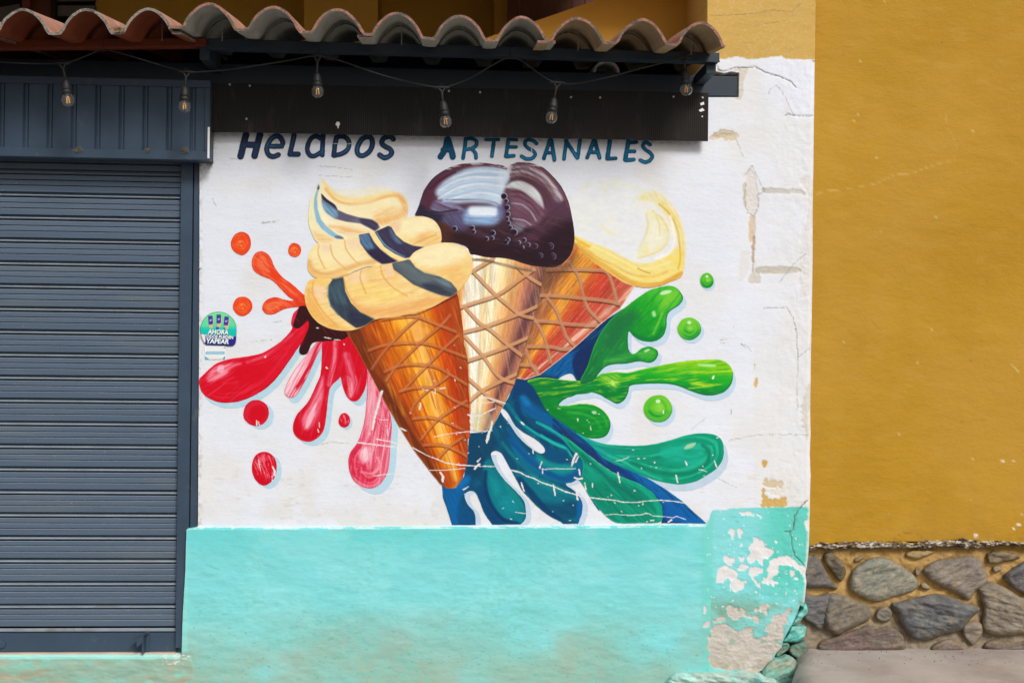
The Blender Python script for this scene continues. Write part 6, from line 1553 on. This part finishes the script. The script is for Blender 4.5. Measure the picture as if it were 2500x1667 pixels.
CRESTS = [(-567, 21), (-412, 21), (-257, 21), (-103, 20.5), (54, 20), (210, 20), (360, 17), (513, 15), (670, 23), (826, 29), (969, 28), (1124, 37), (1275, 39), (1409, 50), (1569, 53), (1711, 59)]
YE = -.52
CW = np.array([P1(u, v, YE) for u, v in CRESTS])
HT = .098; TH = .011; PITCH = math.tan(math.radians(8))
def arch(q):
    """q in -1..1 across one period, 1 at the crest, flat valley outside"""
    a = np.abs(q) / .79
    r = np.where(a < 1, np.maximum(1 - a ** 2.1, 0) ** .62, 0)
    # flared foot
    r2 = np.where(a < 1.08, .5 + .5 * np.cos(np.pi * np.clip(a / 1.08, 0, 1)), 0)
    return .8 * r + .2 * r2
def tile_sheet(ids, y0, y1, lift, mu, me, seed, ext=(0.5, 0.5), front=True, label=None, group=None, curl=False):
    cx = CW[ids, 0]; cz = CW[ids, 2]
    per = np.diff(cx); pl = per[0] if len(per) else .262; pr = per[-1] if len(per) else .262
    bounds = np.concatenate([[cx[0] - pl * ext[0]], (cx[:-1] + cx[1:]) / 2, [cx[-1] + pr * ext[1]]])
    xs, zs, us = [], [], []
    N = 26
    for i, c in enumerate(cx):
        a, b = bounds[i], bounds[i + 1]
        tt = np.linspace(0, 1, N, endpoint=(i == len(cx) - 1))
        x = a + (b - a) * tt
        hw = np.where(x < c, pl if i == 0 else (cx[i] - cx[i - 1]), pr if i == len(cx) - 1 else (cx[i + 1] - cx[i])) / 2
        q = (x - c) / hw
        h = arch(np.clip(q, -1.4, 1.4))
        xs.append(x); zs.append(np.interp(x, cx, cz) + HT * (h - 1))
    x = np.concatenate(xs); z = np.concatenate(zs) + lift
    n = len(x)
    # normal offset for thickness
    dx = np.gradient(x); dz = np.gradient(z); L = np.hypot(dx, dz); nx, nz = -dz / L, dx / L
    rows = np.array([0, .012, .05, .12, .25, .5, .75, 1.0])
    V = []
    for top in (0, 1):
        for r in rows:
            y = y0 + (y1 - y0) * r
            zz = z + (y - YE) * PITCH
            jit = .003 * (fbm(x * 14, x * 0 + seed, seed, 3) - .5) * 2 * (r < .02) * 5
            e = TH * (0 if top else 1)
            wob = .0018 * (fbm(x * 9, np.full(n, y * 9), seed + 2, 3) - .5) * 2
            V.append(np.stack([x - nx * e, np.full(n, y) + jit - (.004 * (fbm(x * 60, x * 0, seed + 5, 2) - .5) if r == 0 else 0), zz - nz * e + wob], 1))
    V = np.concatenate(V); R = len(rows)
    F = []; MI = []
    def q(a, i, b, j): return None
    for r in range(R - 1):
        for k in range(n - 1):
            b0 = r * n + k                # under side
            F.append([b0, b0 + n, b0 + n + 1, b0 + 1]); MI.append(0)
            t0 = R * n + r * n + k        # top side
            F.append([t0, t0 + 1, t0 + n + 1, t0 + n]); MI.append(1)
    for k in range(n - 1):                # front and back edge
        F.append([k, k + 1, R * n + k + 1, R * n + k]); MI.append(2)
        a = (R - 1) * n + k; F.append([a, R * n + a, R * n + a + 1, a + 1]); MI.append(2)
    for r in range(R - 1):
        a = r * n; F.append([a, R * n + a, R * n + a + n, a + n]); MI.append(2)
        a = r * n + n - 1; F.append([a, a + n, R * n + a + n, R * n + a]); MI.append(2)
    return obj('roof_tile', V, np.array(F), [mu, M['tile_top'], me], can, smooth_on=False, mi=MI, label=label)
SH = [([0, 1, 2, 3], 'tile_under_brown', 'tile_edge', (.5, .52), 0), ([4, 5, 6], 'tile_under_brown', 'tile_edge', (.5, .55), .0), ([7, 8, 9], 'tile_under', 'tile_edge_red', (.62, .55), .006),
      ([10, 11, 12], 'tile_under', 'tile_edge_red', (.62, .55), .004), ([13, 14, 15], 'tile_under_tan', 'tile_edge_red', (.6, .43), .004)]
for i, (ids, mu, me, ext, lf) in enumerate(SH):
    lab = [None, 'old tile sheet with rust painted underside, left end', 'tile sheet with pale grey underside, left of middle', 'tile sheet with pale grey underside, right of middle', 'tile sheet with tan underside at the right end'][i]
    lf = [0, 0, .012, .0, .010][i]
    o = tile_sheet(ids, YE + [0, .012, -.014, .008, -.01][i], -.12, lf, M[mu], M[me], 200 + i, ext, label=lab)
    o2 = tile_sheet(ids, -.17, .46, lf - .006, M[mu], M['tile_edge'], 220 + i, ext)
# fixing rods
for u, vt, vb in [(543, 45, 93), (981, 57, 103), (1412, 72, 117), (1688, 85, 126), (396, 50, 92)]:
    a = P1(u, vt, -.36); b = P1(u, vb + 8, -.36); b[0] = a[0]
    Vt, Ft = tube([a, b], .0022, 6); obj('fixing_rod', Vt, Ft, M['zinc'], can)
# old half tile seen through the gap above the rear beam
an = np.linspace(0, math.pi, 15); c = P1(1479, 180, .02)
V = []
for yy in (.0, .3):
    for rr in (.062, .050):
        V += [(c[0] + rr * math.cos(t), yy, c[2] + rr * .95 * math.sin(t) + yy * .1) for t in an]
n = 15
F = [[k, k + 1, n + k + 1, n + k] for k in range(n - 1)] + [[k, 2 * n + k, 2 * n + k + 1, k + 1] for k in range(n - 1)] + [[n + k, n + k + 1, 3 * n + k + 1, 3 * n + k] for k in range(n - 1)]
obj('ridge_cap', V, np.array(F), M['tile_under'], can, smooth_on=True, label='short grey half round tile behind the front beam')

# ------------------------------------------------------------------ smoked corrugated plastic strip under the canopy
PY = -.055
pa, pb = P1(509, 203, PY), P1(1730, 227, PY); pc, pd = P1(516, 322, PY), P1(1729, 345, PY)
nf = 240
xx = np.linspace(pa[0], pb[0], nf * 3 + 1); s = (xx - pa[0]) / (pb[0] - pa[0])
dd = np.where(np.arange(len(xx)) % 3 == 0, .0006, 0.0) + .004 * (fbm(s * 6, s * 0, 111) - .5)
zt_ = pa[2] + (pb[2] - pa[2]) * s; zb_ = pc[2] + (pd[2] - pc[2]) * s + .003 * (fbm(s * 30, s * 0, 112) - .5)
V = []
for r in np.linspace(0, 1, 5):
    V.append(np.stack([xx, PY + dd + .003 * (fbm(s * 9, s * 0 + r * 2, 113) - .5), zt_ + (zb_ - zt_) * r], 1))
n = len(xx); F = [[r * n + k, (r + 1) * n + k, (r + 1) * n + k + 1, r * n + k + 1] for r in range(4) for k in range(n - 1)]
Vb = V[0].copy(); V = np.concatenate(V); V2 = V + [0, .006, 0]
F2 = (np.array(F)[:, ::-1] + len(V))
br = 4 * n
F3 = [[br + k, len(V) + br + k, len(V) + br + k + 1, br + k + 1] for k in range(n - 1)]
E4 = [[r * n + n - 1, (r + 1) * n + n - 1, len(V) + (r + 1) * n + n - 1, len(V) + r * n + n - 1] for r in range(4)]
pan = obj('plastic_strip', np.concatenate([V, V2]), [np.concatenate([np.array(F), F2, np.array(F3), np.array(E4)])], M['poly'],
          label='dark smoked corrugated plastic strip screwed above the lettering', cat='fascia panel')
for u, v in [(561, 207), (610, 210), (602, 291), (1096, 223), (1172, 226), (1394, 238), (1465, 239), (1644, 237), (1715, 239)]:
    Vd, Fd = disc(P1(u, v, PY - .001), .0052, .004, 10)
    o = obj('screw', Vd, Fd, M['zinc'], pan)
for k, pts in [('N', [(930,35),(960,-20),(1010,-15),(1020,30),(1000,60),(990,112),(975,105),(970,70)]), ('T3', [(275,705),(300,690),(315,705),(290,715)]), ('T3', [(285,660),(310,650),(312,668),(290,675)]), ('T3', [(292,745),(303,738),(303,750)])]:
    q = cr(k, pts)
    Wd = P(q[:, 0], q[:, 1], PY - .0012); nn = len(q)
    me = bpy.data.meshes.new('paint_fleck'); me.from_pydata([tuple(w - ORG[pan.name]) for w in Wd], [], [tuple(range(nn))[::-1]]); me.materials.append(M['white'])
    o = bpy.data.objects.new('paint_fleck', me); COL.objects.link(o); o.parent = pan

# ------------------------------------------------------------------ festoon lights
cable = [(-120,140),(-40,150),(0,152),(80,156),(151,155),(180,149),(215,135),(251,122),(300,132),(380,156),(440,173),(455,176),(475,177),(560,170),(680,152),(755,138),(775,136),(800,140),(850,155),(930,183),(1010,203),(1060,213),(1078,214),(1100,210),(1150,190),(1210,155),(1244,141),(1275,150),(1330,190),(1361,202),(1400,205),(1480,190),(1570,166),(1640,148),(1668,141),(1688,128)]
LY = -.31
cp = smooth(cable, False, 5); cw = P(cp[:, 0], cp[:, 1], LY)
Vt, Ft = tube(cw, .0034, 7)
fst = obj('string_lights', Vt, Ft, M['rubber'], smooth_on=True, label='black outdoor cable with six clear filament bulbs hung under the canopy', cat='string lights')
for u, v, u2, v2 in [(251, 122, 249, 98), (775, 136, 778, 112), (1244, 141, 1246, 118), (1688, 128, 1692, 112)]:
    a, b = P1(u, v, LY), P1(u2, v2, LY + .055)
    mid = (a + b) / 2 + [0.004, 0, 0]
    Vt, Ft = tube([a - [0, 0, .012], a + [.006, 0, 0], mid, b], .0013, 5); obj('tie_wire', Vt, Ft, M['rubber'], fst)
BULB = [((151,155),(160,195),(168,262),15.5), ((455,176),(452,212),(450,276),14.5), ((775,137),(774,180),(776,240),14.5), ((1078,214),(1081,247),(1090,312),14.5), ((1361,202),(1353,240),(1344,302),14.5), ((1670,141),(1672,172),(1676,235),14.5)]
for (ju, jv), (su, sv), (bu, bv), rr in BULB:
    r = rr * 1.07 / (2778 / (5.25 + LY))
    J = P1(ju, jv, LY); S0 = P1(su, sv, LY); B1 = P1(bu, bv, LY)
    m = MB()
    # T joint
    m.add(*tube([J + [-.034, 0, -.001], J + [-.02, 0, 0], J + [.02, 0, 0], J + [.034, 0, -.001]], [.004, .006, .006, .004], 8))
    m.add(*tube([J + [-.014, 0, -.002], J + (S0 - J) * .35, S0], [.004, .0065, .004], 8))
    m.add(*tube([J + [.014, 0, -.002], J + (S0 - J) * .35, S0], [.004, .0065, .004], 8))
    tt = np.linspace(0, 2 * math.pi, 13)
    m.add(*tube(np.stack([J[0] + .007 * np.cos(tt), np.full(13, J[1]), J[2] + .009 + .007 * np.sin(tt)], 1), .0016, 5))
    m.build('lamp_joint', M['rubber'], fst, smooth_on=True)
    ax = B1 - S0; Ln = np.linalg.norm(ax); ax = ax / Ln
    sl_ = Ln - 2 * r * .98
    Vs, Fs = lathe([(.0, -.004), (.005, -.003), (.010, .001), (.0155, .010), (.0185, .02), (.019, sl_ * .55), (.0205, sl_ * .58), (.0205, sl_ * .72), (.0185, sl_ * .74), (.0215, sl_ * .80), (.0215, sl_ + .004), (.017, sl_ + .006)], S0, ax, 18)
    obj('lamp_socket', Vs, Fs, M['rubber'], fst, smooth_on=True)
    cB = S0 + ax * (Ln - r)
    pr_ = [(.014, -(r + .010)), (.0155, -(r + .002)), (r * .72, -r * .72), (r * .90, -r * .42), (r, 0), (r * .93, r * .4), (r * .72, r * .7), (r * .4, r * .92), (.0002, r)]
    inn = [(max(a - .0012, .0001), h * .965) for a, h in pr_][::-1]
    Vg, Fg = lathe(pr_ + inn, cB, ax, 24)
    bulb = obj('bulb', Vg, Fg, M['glass'], fst, smooth_on=True)
    m = MB()
    pa_ = np.cross(ax, [0, 1, 0]); pa_ /= np.linalg.norm(pa_)
    for sx in (-1, 1):
        for sy in (-.6, .6):
            m.add(*tube([cB + pa_ * (.0035 * sx) + np.array([0, sy * .004, 0]) - ax * r * .5, cB + pa_ * (.0055 * sx) + np.array([0, sy * .004, 0]) + ax * r * .42], .0017, 6))
    m.build('filament', M['brass'], bulb)
    m = MB(); m.add(*tube([cB - ax * (r + .008), cB - ax * r * .5], [.006, .0025], 8)); m.build('glass_stem', M['zinc'], bulb)

# ------------------------------------------------------------------ upper storey behind the canopy
up = empty('upper_storey', (0, 1.0, 2.9), 'shaded ochre upper storey set back above the canopy with timber door', 'building')
def quadbox(name, pts, yf, th, mat, parent=up, label=None):
    """outline in photo pixels on plane yf, given a thickness"""
    q = np.array(pts, float); W = P(q[:, 0], q[:, 1], yf); n = len(q)
    W2 = W + [0, th, 0]
    V = np.concatenate([W, W2]); me = bpy.data.meshes.new(name)
    me.from_pydata([tuple(v - ORG[parent.name]) for v in V], [], [tuple(range(n))[::-1], tuple(range(n, 2 * n))] + [(k, (k + 1) % n, n + (k + 1) % n, n + k) for k in range(n)])
    me.materials.append(mat); o = bpy.data.objects.new(name, me); COL.objects.link(o); o.parent = parent; ORG[o.name] = ORG[parent.name]
    if label: o['label'] = label
    return o
quadbox('rear_wall', [(233, -140), (1236, -140), (1236, 160), (233, 160)], 1.57, .15, M['ochre_shade'])
quadbox('pillar', [(742, -140), (922, -140), (922, 160), (742, 160)], 1.2, .36, M['ochre_shade'])
quadbox('door_jamb', [(1208, -140), (1236, -140), (1236, 160), (1208, 160)], 1.1, .46, M['ochre_shade'])
quadbox('parapet', [(1170, 99), (1313, 50), (1458, 0), (1600, -49), (1730, -94), (1730, 200), (1170, 200)], .48, .12, M['ochre_shade'], label='sloping ochre parapet')
for k in range(16):
    u = 1238 + k * 31.6
    quadbox('plank', [(u + .8, -150), (u + 30.8, -150), (u + 30.8, 160), (u + .8, 160)], .95 + .004 * (k % 2), .03, M['plank'])
quadbox('window_recess', [(-160, -140), (233, -140), (233, 160), (-160, 160)], 1.75, .1, M['dark'])
quadbox('window_post', [(54, -140), (73, -140), (73, 160), (54, 160)], 1.45, .12, M['brownbeam'])
quadbox('timber_board', [(75, -140), (124, -140), (124, 160), (75, 160)], 1.5, .04, M['plank'])
quadbox('down_pipe', [(126, -140), (135, -140), (135, 160), (126, 160)], 1.42, .04, M['dark'])
for v0, v1 in [(-60, -45), (-32, -12), (-8, 2), (14, 38), (60, 84)]:
    quadbox('louvre', [(136, v0), (233, v0), (233, v1), (136, v1 + 2)], 1.55, .02, M['greywood'])
quadbox('louvre', [(-160, 30), (-20, 22), (48, 10), (52, 60), (-160, 66)], 1.55, .02, M['greywood'])
MB().box(-5, .86, -.45, 1.72, 3.74, 3.9).box(.2, 1.9, .14, .62, 3.34, 3.5).build('shade_slab', M['slab'], up)  # unseen overhang; lower box added and placed to shade the parapet
MB().box(-5, 2.2, 1.9, 2.0, 2.6, 3.9).build('closing_wall', M['ochre_shade'], up)

# ------------------------------------------------------------------ stickers
def plain(h):
    def f(cv): cv.C[:] = hexc(h)
    return f
def c_stk(cv):
    cv.ramp((cv.P[:, 1] - 761) / 75, [(0, '#7adf92'), (.45, '#5ed8a4'), (.6, '#0cc4b2'), (.75, '#0abcae')])
    line = cr('S', [(180,738)])[0][1] + (cv.P[:, 0] - 488) * .06
    cv.mix('#2c2a8c', sstep(-.3, .3, cv.P[:, 1] - line - .8))
    cv.edge('#1c3a54', 1.3, .95)
SY = -.006
stk_sh = Poly(cr('S', [(182,640),(190,560),(215,480),(270,380),(370,280),(480,225),(620,205),(760,225),(880,290),(980,390),(1035,500),(1052,620),(1048,780),(1040,900),(1020,970),(970,1010),(910,1022),(700,1010),(500,1000),(330,990),(300,950),(310,860),(250,800),(205,740)]), True, 4)
stk = grid_shape('round_sticker', stk_sh, .9, c_stk, lambda u, v, s: SY - .0 * u, M['mural'], label='round topped green and purple payment sticker beside the shutter post', cat='sticker')
def flat_piece(name, k, pts, dy, col, parent, label=None, sm=False):
    q = smooth(cr(k, pts), True, 4) if sm else cr(k, pts)
    me = bpy.data.meshes.new(name); W = P(q[:, 0], q[:, 1], SY - dy)
    me.from_pydata([tuple(w - ORG[parent.name]) for w in W], [], [tuple(range(len(q)))[::-1]])
    mt = bpy.data.materials.get('ink_' + col) or make_mat('ink_' + col, col, rough=.4, var=.03)
    me.materials.append(mt); o = bpy.data.objects.new(name, me); COL.objects.link(o); o.parent = parent; ORG[o.name] = ORG[parent.name]
    if label: o['label'] = label
    return o
for i, (px, py, t) in enumerate([(432, 405, -4), (628, 378, 0), (808, 425, 6)]):
    flat_piece('printed_hand', 'S', [(px - 30, py + 60), (px + 62, py - 30), (px + 70, py + 40), (px + 55, py + 110), (px + 40, py + 190), (px - 20, py + 190), (px - 35, py + 120)], .0004, '#e0b08a', stk, sm=True)
    a = math.radians(t); w, h = 54, 105
    R_ = [(px + x * math.cos(a) - y * math.sin(a), py + x * math.sin(a) + y * math.cos(a)) for x, y in [(-w, -h), (w, -h), (w, h - 20), (w - 25, h), (-w, h)]]
    flat_piece('printed_phone', 'S', R_, .0008, '#4a2a9c', stk)
    flat_piece('printed_mark', 'S', [(px - 30, py + 5), (px + 10, py - 5), (px + 32, py - 8), (px + 10, py + 14), (px - 10, py + 30), (px - 18, py + 18)], .0012, '#d8d4f0', stk)
    flat_piece('printed_mark', 'S', [(px - 12, py - 30), (px + 22, py - 30), (px + 24, py - 12), (px - 8, py - 10)], .0012, '#3a78d0', stk)
flat_piece('printed_cuff', 'S', [(560, 570), (635, 570), (640, 620), (555, 622)], .001, '#4a3aac', stk)
flat_piece('printed_cuff', 'S', [(730, 590), (790, 592), (780, 622), (750, 622)], .001, '#4a3aac', stk)
flat_piece('peeled_corner', 'S', [(205, 740), (270, 748), (300, 800), (312, 910), (288, 948), (240, 850)], .006, '#e2e4e6', stk, label='curled white back of the sticker')
def text_piece(txt, k, cx, cy, hgt, wid, col, dy, parent, bold=.03, rot=2.0, shear=.12):
    cu = bpy.data.curves.new('text', 'FONT'); cu.body = txt; cu.align_x = 'CENTER'; cu.align_y = 'CENTER'; cu.offset = bold; cu.shear = shear
    cu.space_character = 1.0; cu.resolution_u = 3
    to = bpy.data.objects.new('text', cu); COL.objects.link(to)
    bpy.context.view_layer.update()
    me = bpy.data.meshes.new_from_object(to); bpy.data.objects.remove(to)
    co = np.zeros(len(me.vertices) * 3, np.float32); me.vertices.foreach_get('co', co); co = co.reshape(-1, 3)
    lo, hi = co.min(0), co.max(0)
    x = (co[:, 0] - (lo[0] + hi[0]) / 2) / (hi[0] - lo[0]) * wid; y = -(co[:, 1] - (lo[1] + hi[1]) / 2) / (hi[1] - lo[1]) * hgt
    a = math.radians(rot)
    q = cr(k, np.stack([cx + x * math.cos(a) - y * math.sin(a), cy + x * math.sin(a) + y * math.cos(a)], 1))
    W = P(q[:, 0], q[:, 1], SY - dy) - ORG[parent.name]
    me.vertices.foreach_set('co', W.astype(np.float32).ravel()); me.update()
    me.name = 'printed_word'
    mt = bpy.data.materials.get('ink_' + col) or make_mat('ink_' + col, col, rough=.4, var=.03)
    me.materials.clear(); me.materials.append(mt)
    o = bpy.data.objects.new('printed_word', me); COL.objects.link(o); o.parent = parent
    o['label'] = 'word ' + txt + ' on the sticker'
for txt, cx, cy, h, w in [('AHORA', 612, 690, 118, 500), ('TODOS PUEDEN', 628, 806, 82, 700), ('YAPEAR', 600, 910, 118, 545)]:
    text_piece(txt, 'S', cx + 6, cy + 10, h * 1.12, w * 1.04, '#243a6c', .0014, stk, bold=.07)
    text_piece(txt, 'S', cx, cy, h, w, '#e6f2f6', .002, stk, bold=.035)
lab = grid_shape('paper_label', pxpoly(cr('S', [(298,1020),(780,1030),(785,1340),(298,1345)])), 2, plain('#e6eaea'), lambda u, v, s: SY + .003 + u * 0, M['mural'],
    label='torn pale blue and white paper label below the round sticker', cat='label')
flat_piece('printed_band', 'S', [(318, 1160), (768, 1158), (765, 1215), (312, 1218)], -.0022, '#5fb4d8', lab); flat_piece('printed_band', 'S', [(335, 1180), (745, 1178), (744, 1198), (335, 1200)], -.0018, '#b4dcec', lab)
flat_piece('printed_corner', 'S', [(298, 1262), (400, 1335), (298, 1343)], -.0022, '#52b8e4', lab); flat_piece('printed_corner', 'S', [(778, 1262), (778, 1332), (712, 1332)], -.0022, '#5a8cb8', lab)
flat_piece('printed_corner', 'S', [(775, 1040), (775, 1082), (742, 1078)], -.0022, '#6c90b4', lab)

# ------------------------------------------------------------------ dry straw caught on the metalwork
rs = np.random.RandomState(3)
def tuft(u, v, y, n, size, label, spread=(1, .6)):
    m = MB(); c = P1(u, v, y)
    for _ in range(n):
        a = rs.uniform(0, math.pi * 2); l = size * rs.uniform(.3, 1)
        e = c + np.array([math.cos(a) * l * spread[0], rs.uniform(-.01, .004), math.sin(a) * l * spread[1]])
        st = c + rs.uniform(-.006, .006, 3) * [1.4, .3, 1]
        md = (st + e) / 2 + rs.uniform(-.006, .006, 3)
        m.add(*tube(smooth([st, md, e], False, 3), .0006, 4))
    m.build('straw_tuft', M['straw'], label=label, cat='dry straw')
tuft(192, 365, HY - .004, 26, .03, 'small tuft of dry straw on the header box rail below the left bulb')
tuft(362, 367, HY - .004, 18, .02, 'wisp of dry straw midway along the header box rail')
tuft(454, 368, HY - .004, 30, .028, 'tuft of dry straw on the header box rail under the second bulb')
tuft(288, 72, YE - .004, 60, .035, 'clump of dry nest straw in the tile valley at left', (1, .45))
tuft(518, 335, -.03, 60, .045, 'dusty cobweb clump at the corner of header box and wall', (.5, 1.2))
tuft(489, 655, -.002, 5, .02, 'single dry stalk stuck at the wall edge beside the post', (1, .5))
print('QUADS', sum(n for _, n in COUNT))
